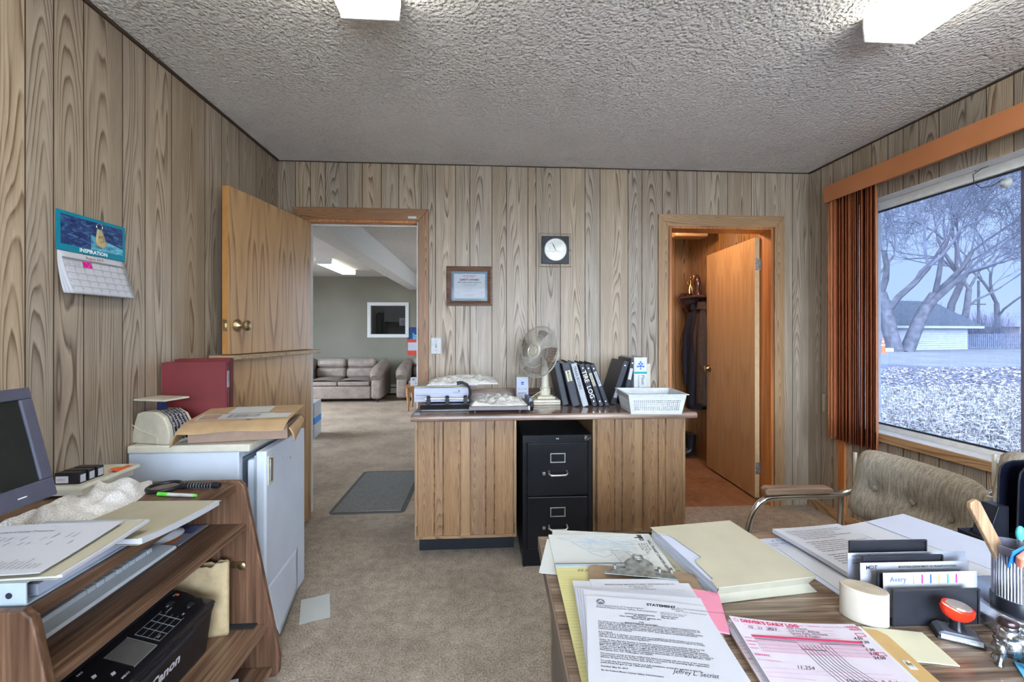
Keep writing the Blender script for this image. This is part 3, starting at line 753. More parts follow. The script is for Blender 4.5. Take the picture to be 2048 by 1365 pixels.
# sill and recess lining
m = MB(); m.box(XR-0.012, XG-0.021, WY0+0.001, WY1-0.001, WZ0+0.001, WZ0+0.007)
m.build('sill', white_paint, wn, world=True, bevel=0.001)
struct(MB().box(XR-0.022, XR-0.001, WY0-0.05, WY1+0.06, WZ0-0.045, WZ0+0.004).build('trim_6', oak_y, bevel=0.002), 'oak trim under the side window', 'trim')
o = MB().box(XR-0.018, XR-0.001, 2.685, 2.735, 0, WZ0-0.05).build('trim_7', ow_x, bevel=0.001)
struct(o, 'orange stained upright strip below the window blind', 'trim')
struct(MB().box(XR-0.014, XR-0.001, YF+0.01, YB-0.02, 0, 0.07).build('baseboard_right', oak_y, bevel=0.002), 'oak baseboard of the right wall', 'baseboard')
# front shop window (behind the viewer)
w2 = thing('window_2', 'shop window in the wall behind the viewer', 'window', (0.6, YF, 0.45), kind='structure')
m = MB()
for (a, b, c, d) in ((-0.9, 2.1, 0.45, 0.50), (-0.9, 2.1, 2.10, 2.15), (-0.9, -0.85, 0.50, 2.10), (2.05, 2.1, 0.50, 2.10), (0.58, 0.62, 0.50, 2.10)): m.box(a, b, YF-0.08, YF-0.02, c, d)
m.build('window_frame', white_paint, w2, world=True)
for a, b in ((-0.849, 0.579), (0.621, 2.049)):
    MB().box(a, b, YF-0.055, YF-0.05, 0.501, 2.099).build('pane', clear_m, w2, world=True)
w3 = thing('window_3', 'unseen window added in the left wall to light the waiting room', 'window', (-4.75, 6.2, 0.6), kind='structure')  # unseen opening, added for daylight in the waiting room
m = MB()
for (a, b, c, d) in ((4.6, 6.8, 0.6, 0.65), (4.6, 6.8, 2.15, 2.2), (4.6, 4.65, 0.65, 2.15), (6.75, 6.8, 0.65, 2.15), (5.68, 5.72, 0.65, 2.15)): m.box(-4.78, -4.72, a, b, c, d)
m.build('window_frame', white_paint, w3, world=True)
w5 = thing('window_5', 'window in the right wall of the waiting room', 'window', (0.875, 6.7, 0.5), kind='structure')
m = MB()
for (a, b, c, d) in ((5.0, 8.4, 0.5, 0.55), (5.0, 8.4, 2.15, 2.2), (5.0, 5.05, 0.55, 2.15), (8.35, 8.4, 0.55, 2.15), (6.68, 6.72, 0.55, 2.15)): m.box(0.855, 0.895, a, b, c, d)
m.build('window_frame', white_paint, w5, world=True)
w4 = thing('window_4', 'small white-framed inner window of the waiting room', 'window', ((IW[0]+IW[1])/2, 8.9, IW[2]), kind='structure')
m = MB(); a, b, c, d = IW; q = 0.07
for (x0, x1, z0, z1) in ((a-q, b+q, c-q, c), (a-q, b+q, d, d+q), (a-q, a, c, d), (b, b+q, c, d)): m.box(x0, x1, 8.87, 8.899, z0, z1)
m.build('window_frame', white_paint, w4, world=True, bevel=0.006)
MB().box(a+0.001, b-0.001, 8.93, 8.935, c+0.001, d-0.001).build('pane', clear_m, w4, world=True)

# ------------------------------------------------------------------ ceiling lamps
def lamp(name, label, c, wx, ly, zt, dm, h=0.085, group=None):
    t = thing(name, label, 'ceiling lamp', (c[0], c[1], zt), group=group)
    x, y = wx/2, ly/2
    m = MB(); m.box(-x*0.72, x*0.72, -y+0.02, y-0.02, -0.022, -0.001); m.build('housing', white_paint, t)
    prof = [(-x, -0.024), (-x, -0.036), (-x*0.97, -h*0.9), (-x*0.93, -h), (x*0.93, -h), (x*0.97, -h*0.9), (x, -0.036), (x, -0.024)]
    m = MB(); m.prism(prof, 'Y', -y+0.006, y-0.006); m.build('diffuser', dm, t, bevel=0.002)
    for sg in (-1, 1):
        m = MB(); ya, yb = (y-0.0055, y) if sg > 0 else (-y, -y+0.0055)
        m.prism([(-x-0.003, -0.001), (-x-0.003, -0.036), (-x*0.97, -h-0.003), (x*0.97, -h-0.003), (x+0.003, -0.036), (x+0.003, -0.001)], 'Y', ya, yb)
        m.build('end_cap', white_paint, t)
    return t
# far ends seen at the top edge of the photo, each lamp runs towards the viewer
lamp('ceiling_lamp', 'fluorescent ceiling lamp with ribbed diffuser, above the middle of the room', (-0.40, 0.91), 0.205, 1.22, ZC, diff_m)
lamp('ceiling_lamp', 'fluorescent ceiling lamp with ribbed diffuser, beside the window', (1.525, 0.91), 0.205, 1.22, ZC, diff_m)
a1, a2 = atz(650, 530, 2.34), atz(705, 552, 2.34)
lamp('ceiling_lamp', 'fluorescent ceiling lamp of the waiting room', (-2.48, 7.35), 0.24, 1.22, 2.42, diff_w)
# closet bulb: a bare bulb above the door head
cb = thing('ceiling_bulb', 'bare bulb on the closet ceiling', 'ceiling lamp', (1.5, 3.45, 2.40))
MB().lathe([(0, 0), (0.05, 0), (0.05, -0.02), (0.025, -0.035), (0.02, -0.06)], 16).build('socket', white_paint, cb)
MB().ball((0, 0, -0.095), 0.036, 14, 10).build('bulb', plain('bulb_glow', (1.0, 0.62, 0.32), 0.4, emit=12.0), cb)
bl = bpy.data.lights.new('bulb_light', 'POINT'); bl.energy = 21; bl.color = (1.0, 0.68, 0.42); bl.shadow_soft_size = 0.04
bo = bpy.data.objects.new('bulb_light', bl); C.objects.link(bo); bo.parent = cb; bo.location = (0, 0, -0.18)
struct(MB().box(1.72, 2.03, 3.75, 3.90, 2.15, 2.399).build('trim_8', oak_pale_h, bevel=0.02), 'short boxed beam on the closet ceiling', 'beam')
# ================================================================== YARD OUTSIDE THE SIDE WINDOW
GZ = -0.15
m = MB(); m.quad((2.7, -60, GZ), (140, -60, GZ), (140, 140, GZ), (2.7, 140, GZ))
struct(m.build('ground_yard', ground_m), 'leaf-strewn yard with a gravel lane', 'ground')
m = MB(); m.quad((0.96, 4.7, GZ), (2.699, 4.7, GZ), (2.699, 60, GZ), (0.96, 60, GZ))
struct(m.build('ground_strip', ground_m), 'strip of yard beside the waiting room', 'ground')
m = MB(); m.quad((-60, -60, GZ), (2.699, -60, GZ), (2.699, -2.1, GZ), (-60, -2.1, GZ))
struct(m.build('ground_bounce', plain('pale_bounce', (0.74, 0.72, 0.69), 0.9)), 'unseen pale ground behind the viewer, added to bounce light indoors', 'ground')  # unseen ground, kept pale to bounce daylight onto the office ceiling
m = MB(); m.quad((-60, -2.099, GZ), (-4.85, -2.099, GZ), (-4.85, 60, GZ), (-60, 60, GZ))
struct(m.build('ground_side_lot', plain('pale_gravel', (0.42, 0.40, 0.38), 0.9)), 'gravel lot beside the waiting room', 'ground')
# roof overhang above the side window
struct(MB().box(XR+0.16, 3.30, -2.2, 4.5, 2.30, 2.38).build('soffit', white_paint), 'white soffit above the side window', 'soffit')
def far(px, py, z): return atz(px, py, z)
def atd(px, d, z):
    r = ray(px, 665); return Vector((r[0]*d, r[1]*d, z))
# garage
G1, G2 = far(1758, 700, GZ), far(1935, 698, GZ)
G1 = atd(1757, 33.0, GZ); G2 = atd(1935, 36.0, GZ)
gd = (G2 - G1); gl = gd.length; ga = math.atan2(gd.y, gd.x)
gh = 1.95
t = thing('garage', 'low white-sided garage with mossy shingle roof beyond the lane', 'garage', G1, ga)
m = MB()
for k in range(11):
    z0 = k*gh/11; m.prism([(0.0, z0), (-0.035, z0), (0.0, z0+gh/11)], 'X', 0, gl)
m.box(0, gl, 0.001, 6.0, 0, gh); m.build('siding', siding_m, t)
m = MB(); m.prism([(-0.45, gh-0.03), (3.0, gh+2.3), (6.4, gh-0.03), (6.4, gh-0.10), (3.0, gh+2.2), (-0.45, gh-0.12)], 'X', -0.4, gl+1.2); m.build('roof', roof_m, t)
m = MB(); m.box(-0.4, gl+1.2, -0.50, -0.455, gh-0.20, gh-0.01); m.build('fascia', siding_m, t)
m = MB()
for x0 in (0.0,): m.box(-0.0, 0.12, -0.06, -0.035, 0, gh)
m.build('corner_board', siding_m, t)
# second shed with a dark door, left of the garage
S = atd(1722, 33.6, GZ)
t = thing('shed', 'small pale shed with a dark door, beside the garage', 'shed', S, ga)
m = MB(); m.prism([(-0.4, 0), (0.85, 0), (0.85, 2.1), (-0.8, 3.4), (-2.3, 2.1), (-2.3, 0)], 'Y', 0, 3.5); m.build('wall', siding_m, t)
m = MB(); m.box(-0.15, 0.75, -0.05, -0.002, 0, 1.65); m.build('door', plain('grey_blue_boards', (0.12, 0.14, 0.19), 0.8), t)
# traffic cone
c0 = atd(1766, 29.5, GZ)
t = thing('traffic_cone', 'orange traffic delineator with white bands on the lane edge', 'traffic cone', c0)
MB().lathe([(0.22, 0), (0.22, 0.05), (0.12, 0.06), (0.115, 0.62), (0.07, 0.66), (0.07, 0.95), (0.05, 1.0), (0, 1.01)], 14).build('body', orange_pl, t)
MB().lathe([(0.119, 0.50), (0.119, 0.58)], 14).build('band', siding_m, t)
MB().lathe([(0.074, 0.72), (0.074, 0.84)], 14).build('band', siding_m, t)
c0 = atd(1775, 31.0, GZ)
o = MB().box(-0.3, 0.3, -0.2, 0.2, 0, 0.28).build('cooler_box', siding_m, loc=c0, bevel=0.03); tag(o, 'white box lying beside the traffic cone', 'box')
# fence
F1, F2 = atd(1936, 36.2, GZ), atd(2110, 37.5, GZ)
fd = F2-F1; fl = fd.length; t = thing('board_fence', 'grey vertical board fence right of the garage', 'fence', F1, math.atan2(fd.y, fd.x))
m = MB(); n = int(fl/0.2)
for k in range(n): m.box(k*0.2, k*0.2+0.125, -0.02, 0.0, 0.05, 1.30+random.uniform(-0.03, 0.03))
m.build('boards', fence_m, t)
for z in (0.3, 1.0): MB().box(0, fl, 0.001, 0.06, z, z+0.1).build('rail', black_matte, t)
# utility pole
p0 = atd(1957, 46, GZ)
t = thing('utility_pole', 'thin wooden utility pole behind the garage', 'pole', p0)
MB().tube([(0, 0, 0), (0, 0, 7.0)], [0.14, 0.10], 8).build('pole', bark_m, t)
MB().box(-0.8, 0.8, -0.05, 0.05, 4.4, 4.5).build('crossarm', bark_m, t)
# dark distant hedge/houses
for (px, d, wd, h, lab) in ((2000, 60, 9, 3.0, 'brown low house far beyond the fence'),):
    q = atd(px, d, GZ); t = thing('house', lab, 'house', q, ga)
    MB().box(-wd/2, wd/2, 0, 5, 0, h-0.8).build('wall', plain('far_brick', (0.20, 0.15, 0.14), 0.9), t)
    m = MB(); m.prism([(-0.5, h-0.8), (2.5, h+1.0), (5.5, h-0.8)], 'X', -wd/2-0.4, wd/2+0.4); m.build('roof', plain('far_roof', (0.17, 0.15, 0.17), 0.9, var=0.3), t)

def tree(name, label, base, height, r0, lean, seed, depth=7, spread=1.0, group=None, twig=0.012, forks=None):
    rnd = random.Random(seed)
    T0 = MB(); B0 = MB()
    def grow(p, d, L, r, lev):
        n = 3 if lev < 3 else 2
        path = [p]; q = p; dd = d.copy()
        for i in range(n):
            dd = (dd + Vector((rnd.uniform(-1, 1), rnd.uniform(-1, 1), rnd.uniform(-0.6, 0.8)))*0.16*(1+lev*0.25)).normalized()
            q = q + dd*(L/n); path.append(q)
        r1 = r*(0.66 if lev else 0.74)
        (T0 if lev < 2 else B0).tube(path, [r+(r1-r)*i/n for i in range(n+1)], 9 if lev < 1 else (7 if lev < 2 else (4 if lev < 4 else 3)), caps=False)
        if lev >= depth: return
        k = 3 if lev < 3 else rnd.choice((2, 3, 3))
        for j in range(k):
            ax = Vector((rnd.uniform(-1, 1), rnd.uniform(-1, 1), rnd.uniform(-1, 1))).cross(dd)
            if ax.length < 0.01: continue
            ax.normalize()
            a = R(rnd.uniform(18, 48))*spread
            nd_ = Matrix.Rotation(a, 3, ax) @ dd
            nd_.z += 0.10 if lev < 6 else 0.03
            if lev < 4: nd_.z = max(nd_.z, 0.25)
            nd_.normalize()
            grow(q if j < 2 else path[-2], nd_, L*rnd.uniform(0.68, 0.86), max(r1*rnd.uniform(0.5, 0.78), twig), lev+1)
    t = thing(name, label, 'tree', base, group=group)
    for (dx, ln, hh, rr) in (forks or [(0, lean, height, r0)]):
        grow(Vector((dx, 0, -0.1)), Vector(ln).normalized(), hh*0.22, rr, 0)
    T0.build('trunk', bark_m, t); B0.build('branches', twig_m, t)
    return t
tree('bare_tree', 'huge bare tree with twin trunks in front of the garage', atd(1800, 31.5, GZ), 15, 0.75, (0.1, 0, 1), 5, depth=8, forks=[(-0.3, (-0.18, 0.1, 1), 21, 0.50), (0.5, (0.26, 0.05, 1), 22, 0.46)])
tree('bare_tree', 'tall bare tree behind the garage roof', atd(1908, 43, GZ), 19, 0.55, (0, 0, 1), 9, depth=8, twig=0.016, forks=[(-0.5, (-0.12, 0, 1), 30, 0.36), (0.7, (0.18, 0, 1), 29, 0.32)])
tree('bare_tree', 'slender bare tree at the right side of the view, behind the fence', atd(2004, 45, GZ), 21, 0.28, (-0.1, 0, 1), 14, depth=7, twig=0.014)
tree('bare_tree', 'bare tree at the left of the view, above the shed', atd(1725, 40, GZ), 24, 0.35, (0.15, 0, 1), 21, depth=7, twig=0.016)
# shrubs along the garage and the fence
def bush(px, d, wd, h, lab, seed):
    rnd = random.Random(seed); m = MB()
    for k in range(150):
        a = rnd.uniform(0, 2*PI); rr = rnd.uniform(0, 0.4)
        p = Vector((math.cos(a)*rr*wd, math.sin(a)*rr*0.6, 0)); q = p + Vector((math.cos(a)*rnd.uniform(0, wd*0.6), math.sin(a)*rnd.uniform(0, .5), h*rnd.uniform(0.5, 1)))
        m.tube([p, (p+q)/2+Vector((rnd.uniform(-.2, .2), 0, 0.1)), q], [0.015, 0.012, 0.006], 3, caps=False)
        for j in range(5):
            s_ = p.lerp(q, rnd.uniform(0.3, 1)); e = s_+Vector((rnd.uniform(-.5, .5), rnd.uniform(-.3, .3), rnd.uniform(-.1, .5)))
            m.tube([s_, e], [0.008, 0.004], 3, caps=False)
    tag(m.build('bare_shrub', twig_m, loc=atd(px, d, GZ)), lab, 'shrub')
bush(1850, 40.5, 4, 4.5, 'leafless shrub rising behind the garage roof', 1)
bush(1985, 41, 4, 3.6, 'leafless shrub behind the board fence', 2)
bush(1945, 42.5, 2, 3.2, 'leafless shrub beside the utility pole', 3)
# leaves and dry grass in the yard
rnd = random.Random(3); m = MB()
def yard_pt(dmin, dmax):
    px = rnd.uniform(1690, 2140); d = dmin*(dmax/dmin)**rnd.random()
    return atd(px, d, GZ)
for k in range(11000):
    p = yard_pt(3.4, 17)
    if p.x < 2.9: continue
    s_ = rnd.uniform(0.014, 0.036)*(1+0.05*p.x); M = T(p.x, p.y, GZ+0.012+rnd.uniform(0, 0.03), rnd.uniform(-0.6, 0.6), rnd.uniform(-0.6, 0.6), rnd.uniform(0, 6.3))
    m.M = M; m.poly([(-s_, 0, 0), (0, -s_*0.6, 0.008), (s_, 0, 0), (0, s_*0.6, 0.008)])
m.M = Matrix.Identity(4)
tag(m.build('fallen_leaves', leaf_m), 'pale fallen leaves scattered over the yard', 'leaves', kind='stuff')
m = MB()
for k in range(9000):
    p = yard_pt(3.2, 11)
    if p.x < 2.9: continue
    h = rnd.uniform(0.04, 0.13); a = rnd.uniform(0, 6.3); q = 0.004+0.0006*p.x; dx, dy = math.cos(a)*q, math.sin(a)*q
    m.poly([(p.x-dx, p.y-dy, GZ), (p.x+dx, p.y+dy, GZ), (p.x+rnd.uniform(-.05, .05), p.y+rnd.uniform(-.05, .05), GZ+h)])
tag(m.build('dry_grass', straw_m), 'dry straw-coloured grass tufts near the building', 'grass', kind='stuff')

# ================================================================== WAITING ROOM CONTENTS
def sofa(name, label, loc, w_, seats, rotz=0):
    t = thing(name, label, 'sofa' if seats > 1 else 'armchair', loc, rotz)
    aw = 0.24; d = 0.86
    m = MB(); m.box(aw-0.02, w_-aw+0.02, 0.05, d-0.1, 0.06, 0.30); m.build('base', sofa_m, t, bevel=0.03, seg=3, smooth=True)
    sw = (w_-2*aw)/seats
    for k in range(seats):
        x0 = aw+k*sw
        m = MB(); m.grid(10, 8, lambda u, v: (x0+0.005+u*(sw-0.01), 0.02+v*0.62, 0.38+0.06*math.sin(PI*u)**0.5*math.sin(PI*min(1, v*0.9+0.08))**0.5)); m.box(x0+0.005, x0+sw-0.005, 0.02, 0.64, 0.305, 0.383)
        m.build('seat_cushion', sofa_m, t, bevel=0.02, smooth=True)
        m = MB(); m.box(x0+0.004, x0+sw-0.004, 0.50, 0.72, 0.40, 0.60); m.build('back_cushion', sofa_m, t, bevel=0.06, seg=4, smooth=True)
        m = MB(); m.M = T(0, 0.60, 0.59, rx=R(-10)); m.box(x0+0.01, x0+sw-0.01, -0.09, 0.09, 0, 0.19); m.build('head_cushion', sofa_m, t, bevel=0.07, seg=4, smooth=True)
    m = MB(); m.box(aw-0.03, w_-aw+0.03, 0.68, d, 0.08, 0.70); m.build('back_frame', sofa_m, t, bevel=0.06, seg=3, smooth=True)
    for s_ in (0, 1):
        m = MB(); m.M = T(w_ if s_ else 0, 0, 0) @ Matrix.Diagonal((-1 if s_ else 1, 1, 1, 1))
        m.prism([(0.0, 0.06), (d-0.05, 0.06), (d-0.05, 0.68), (d-0.2, 0.66), (0.35, 0.56), (0.10, 0.52), (0.0, 0.42)], 'X', 0.02, aw-0.03)
        if s_: m.f = [f[::-1] for f in m.f]
        m.build('arm', sofa_m, t, bevel=0.05, seg=4, smooth=True)
        m = MB(); m.M = T(w_-aw/2 if s_ else aw/2, 0, 0)
        m.tube([(0, -0.03, 0.44), (0, 0.05, 0.52), (0, 0.2, 0.565), (0, 0.5, 0.62), (0, 0.75, 0.69)], [0.09, 0.115, 0.115, 0.105, 0.08], 14); m.build('arm_pad', sofa_m, t, smooth=True)
    for x in (aw, w_-0.12): MB().lathe([(0.03, 0), (0.025, 0.06)], 10, (x, 0.12, 0)).build('foot', black_pl, t)
    return t
SX = aty(764, 800, 7.85).x
sofa('loveseat', 'taupe leather two-seat sofa against the far grey wall', (SX-1.62, 7.88, 0), 1.62, 2)
sofa('armchair', 'taupe leather armchair right of the sofa', (aty(790, 800, 8.0).x, 7.98, 0), 1.02, 1)
# side table + tissue box
ST = aty(813, 823, 6.98)
t = thing('side_table', 'low oak side table with curved legs beside the armchair', 'table', (ST.x-0.03, 6.95, 0))
MB().box(0, 0.55, 0, 0.5, 0.385, 0.41).build('table_top', table_w, t, bevel=0.006)
MB().box(0.04, 0.51, 0.04, 0.46, 0.30, 0.3845).build('apron', table_w, t, bevel=0.003)
for x in (0.05, 0.50):
    for y in (0.05, 0.45):
        m = MB(); m.tube([(x, y, 0.385), (x-0.004, y, 0.30), (x+0.008, y, 0.15), (x, y, 0.03), (x-0.006, y, 0)], [0.035, 0.035, 0.022, 0.018, 0.024], 4, caps=True); m.build('leg', table_w, t)
tb = thing('tissue_box', 'small white patterned tissue box on the side table', 'box', (ST.x+0.12, 7.05, 0.411))
MB().box(-0.06, 0.06, -0.06, 0.06, 0, 0.13).build('carton', white_pl, tb, bevel=0.003)
m = MB(); m.M = T(0, -0.0605, 0.07, rx=PI/2)
for k in range(5): m.ball((random.uniform(-.04, .04), random.uniform(-.03, .04), 0), (0.009, 0.009, 0.0005), 8, 4)
m.build('printed_pattern', ink_grey, tb)
# baseboard heater
a_, b_ = aty(758, 780, 8.85).x, 0.7
t = thing('baseboard_heater', 'low cream baseboard heater along the far wall', 'heater', (a_, 8.86, 0.02))
MB().box(-2.2, b_-a_, -0.06, 0.035, 0.02, 0.20).build('casing', lid_m, t, bevel=0.006)
MB().box(-2.18, b_-a_-0.02, -0.064, -0.0605, 0.13, 0.15).build('slot', black_matte, t)
MB().box(-2.18, b_-a_-0.02, -0.03, 0.03, -0.02, 0.0195).build('foot', black_matte, t)
# calendar on far wall
c1, c2 = aty(815, 655, 8.898), aty(838, 711, 8.898)
cm = c1.z + (c2.z-c1.z)*0.42
t = thing('wall_calendar', 'red and white calendar hanging beside the inner window', 'calendar', (c1.x, 8.89, c2.z))
m = MB(); m.quad((c1.x, 8.887, cm), (c2.x, 8.887, cm), (c2.x, 8.887, c1.z), (c1.x, 8.887, c1.z), uv=[(0, 0), (1, 0), (1, 1), (0, 1)]); m.box(c1.x, c2.x, 8.888, 8.897, cm, c1.z); m.build('picture', art_m, t, world=True)
MB().box(c1.x, c2.x, 8.888, 8.897, c2.z, cm-0.001).build('page', plain('red_card', (0.55, 0.06, 0.04), 0.6), t, world=True)
MB().box(c1.x+0.01, c2.x-0.01, 8.886, 8.8875, c2.z+0.10, cm-0.07).build('date_grid', paper_m, t, world=True)
# white paper sack
p0 = atz(638, 880, 0)
t = thing('paper_sack', 'white carton with a blue band standing on the waiting room carpet', 'carton', (p0.x-0.345, p0.y, 0), R(8))
MB().box(0, 0.28, 0, 0.34, 0, 0.43).build('carton', white_pl, t, bevel=0.004)
MB().box(0.281, 0.2825, 0.004, 0.336, 0.17, 0.25).build('blue_band', plain('bright_blue', (0.02, 0.25, 0.68), 0.5), t)
m = MB(); m.box(0.0, 0.28, -0.0025, -0.0005, 0.17, 0.25); m.build('blue_band', MATS['bright_blue'], t)
m = MB(); 
for k in range(14): m.box(0.14+k*0.009, 0.144+k*0.009, -0.002, -0.0005, 0.03, 0.08)
m.text('Imperial', 0.05, T(0.06, -0.003, 0.195, rx=PI/2)); m.build('lettering', ink, t)
# door mat
m1, m2 = atz(655, 1033, 0), atz(806, 1033, 0)
t = thing('door_mat', 'grey ribbed rubber doormat inside the waiting room', 'mat', ((m1.x+m2.x)/2-0.005, 3.52, 0.0))
m = MB(); pts = []
W_, H_ = 0.265, 0.46
for cx, cy, a0 in ((W_-.04, H_-.04, 0), (-W_+.04, H_-.04, 90), (-W_+.04, -H_+.04, 180), (W_-.04, -H_+.04, 270)):
    for k in range(5): a = R(a0+k*22.5); pts.append((cx+.04*math.cos(a), cy+.04*math.sin(a)))
m.prism(pts, 'Z', 0.0005, 0.006); m.build('border', plain('mat_edge', (0.10, 0.10, 0.10), 0.8), t)
MB().box(-W_+0.03, W_-0.03, -H_+0.03, H_-0.03, 0.0062, 0.010).build('ribbed_field', rubber_m, t)
# items in the workroom
t = thing('work_table', 'dark cluttered bench seen through the inner window', 'table', (-2.2, 10.6, 0))
MB().box(-0.8, 1.2, -0.3, 0.3, 0.85, 0.9).build('table_top', black_matte, t)
for x in (-0.7, 1.1):
    for y in (-0.25, 0.25): MB().box(x-0.03, x+0.03, y-0.03, y+0.03, 0, 0.849).build('leg', black_matte, t)
MB().box(-2.6, -1.1, 11.2, 11.49, 1.55, 1.95).build('wall_cabinet', concrete); tag(bpy.data.objects['wall_cabinet'], 'dark cabinet on the workroom wall', 'cabinet')
t = thing('wall_notice', 'small white notice with red writing in the workroom', 'sign', (-2.05, 11.19, 1.45))
MB().box(-0.16, 0.16, -0.01, 0.0, 0, 0.2).build('sheet', paper_m, t)
MB().text('STOP', 0.09, T(-0.12, -0.012, 0.07, rx=PI/2)).build('lettering', ink_red, t)
for k, x in enumerate((-2.75, -2.62)):
    m = MB(); m.lathe([(0.0, 0.95), (0.09, 0.9), (0.08, 0.3), (0.10, 0.0)], 10); o = m.build('hanging_coat', black_matte, loc=(x, 11.3, 0.85)); tag(o, ['long grey coat hanging in the workroom, nearer the corner', 'long grey coat hanging in the workroom, nearer the bench'][k], 'coat')
t = thing('workroom_lamp', 'ceiling lamp in the workroom', 'ceiling lamp', (-1.5, 10.2, 2.6)); MB().box(-0.1, 0.1, -0.6, 0.6, -0.06, -0.001).build('diffuser', diff_w, t)

# ================================================================== CLOSET CONTENTS
t = thing('coat_shelf', 'dark mahogany coat shelf on the closet wall', 'shelf', (2.168, 3.93, 1.53))
m = MB(); m.box(-0.19, -0.002, 0.0, 0.30, 0.085, 0.105); m.build('board', shelf_w, t, bevel=0.004)
m = MB(); m.prism([(-0.002, -0.05), (-0.002, 0.15), (-0.17, 0.15), (-0.21, 0.11), (-0.19, 0.05), (-0.10, -0.05)], 'Y', 0.3005, 0.32); m.build('bracket', shelf_w, t, bevel=0.003)
m = MB(); m.box(-0.018, -0.002, 0.0, 0.30, 0.0, 0.084); rail = m.build('peg_rail', shelf_w, t, bevel=0.002)
for y in (0.05, 0.17): 
    m = MB(); m.tube([(-0.0185, y, 0.04), (-0.06, y, 0.05), (-0.075, y, 0.065)], [0.008, 0.008, 0.011], 8); m.build('peg', shelf_w, t)
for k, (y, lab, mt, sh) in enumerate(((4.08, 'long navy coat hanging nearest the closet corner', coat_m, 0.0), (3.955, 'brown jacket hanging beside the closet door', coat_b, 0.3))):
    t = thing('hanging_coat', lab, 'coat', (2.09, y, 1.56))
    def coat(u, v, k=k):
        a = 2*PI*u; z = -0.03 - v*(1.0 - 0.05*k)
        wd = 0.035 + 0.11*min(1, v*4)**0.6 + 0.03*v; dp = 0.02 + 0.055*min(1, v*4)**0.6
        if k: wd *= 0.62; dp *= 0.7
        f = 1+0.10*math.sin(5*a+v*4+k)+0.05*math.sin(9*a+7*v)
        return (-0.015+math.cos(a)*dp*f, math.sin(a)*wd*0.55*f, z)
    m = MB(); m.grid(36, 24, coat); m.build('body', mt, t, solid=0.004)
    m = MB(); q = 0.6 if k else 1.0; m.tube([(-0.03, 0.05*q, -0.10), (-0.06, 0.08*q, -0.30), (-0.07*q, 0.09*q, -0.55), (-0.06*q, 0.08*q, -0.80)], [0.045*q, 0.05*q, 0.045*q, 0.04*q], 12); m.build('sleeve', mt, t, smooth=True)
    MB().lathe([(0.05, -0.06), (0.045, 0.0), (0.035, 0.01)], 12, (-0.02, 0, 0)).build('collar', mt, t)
t = thing('trophy', 'small gold figurine trophy on the coat shelf', 'trophy', (2.06, 4.16, 1.636))
m = MB(); m.box(-0.03, 0.03, -0.03, 0.03, 0, 0.03); m.build('base', shelf_w, t)
m = MB()
m.tube([(-0.012, 0, 0.03), (-0.014, 0, 0.07), (-0.004, 0, 0.115)], [0.007, 0.009, 0.013], 8); m.tube([(0.018, 0, 0.03), (0.014, 0, 0.075), (0.004, 0, 0.115)], [0.007, 0.009, 0.013], 8)
m.tube([(0, 0, 0.11), (0, 0, 0.14), (0, 0, 0.165), (0, 0, 0.18)], [0.014, 0.015, 0.019, 0.008], 10); m.ball((0, 0, 0.193), 0.012)
m.tube([(-0.017, 0, 0.165), (-0.034, 0, 0.14), (-0.02, -0.01, 0.12)], 0.006, 7); m.tube([(0.017, 0, 0.165), (0.035, 0, 0.185), (0.03, 0, 0.215)], 0.006, 7)
m.build('figure', gold_m, t, smooth=True)
t = thing('wooden_carving', 'dark wooden carving beside the gold trophy', 'carving', (2.06, 4.03, 1.636))
m = MB(); m.lathe([(0.045, 0), (0.05, 0.03), (0.03, 0.07), (0.045, 0.12), (0.038, 0.17), (0.015, 0.20), (0, 0.21)], 12, sx=0.8); m.build('carving', shelf_w, t)
t = thing('boots', 'pair of dark rubber boots on the closet floor', 'boots', (2.07, 4.22, 0.0))
for k, y in enumerate((0, 0.11)):
    m = MB(); m.tube([(-0.10, y, 0.045), (-0.03, y, 0.05), (0.02, y, 0.08), (0.03, y, 0.17), (0.03, y, 0.24)], [0.035, 0.042, 0.045, 0.042, 0.048], 12); m.build('boot', black_pl, t, smooth=True)
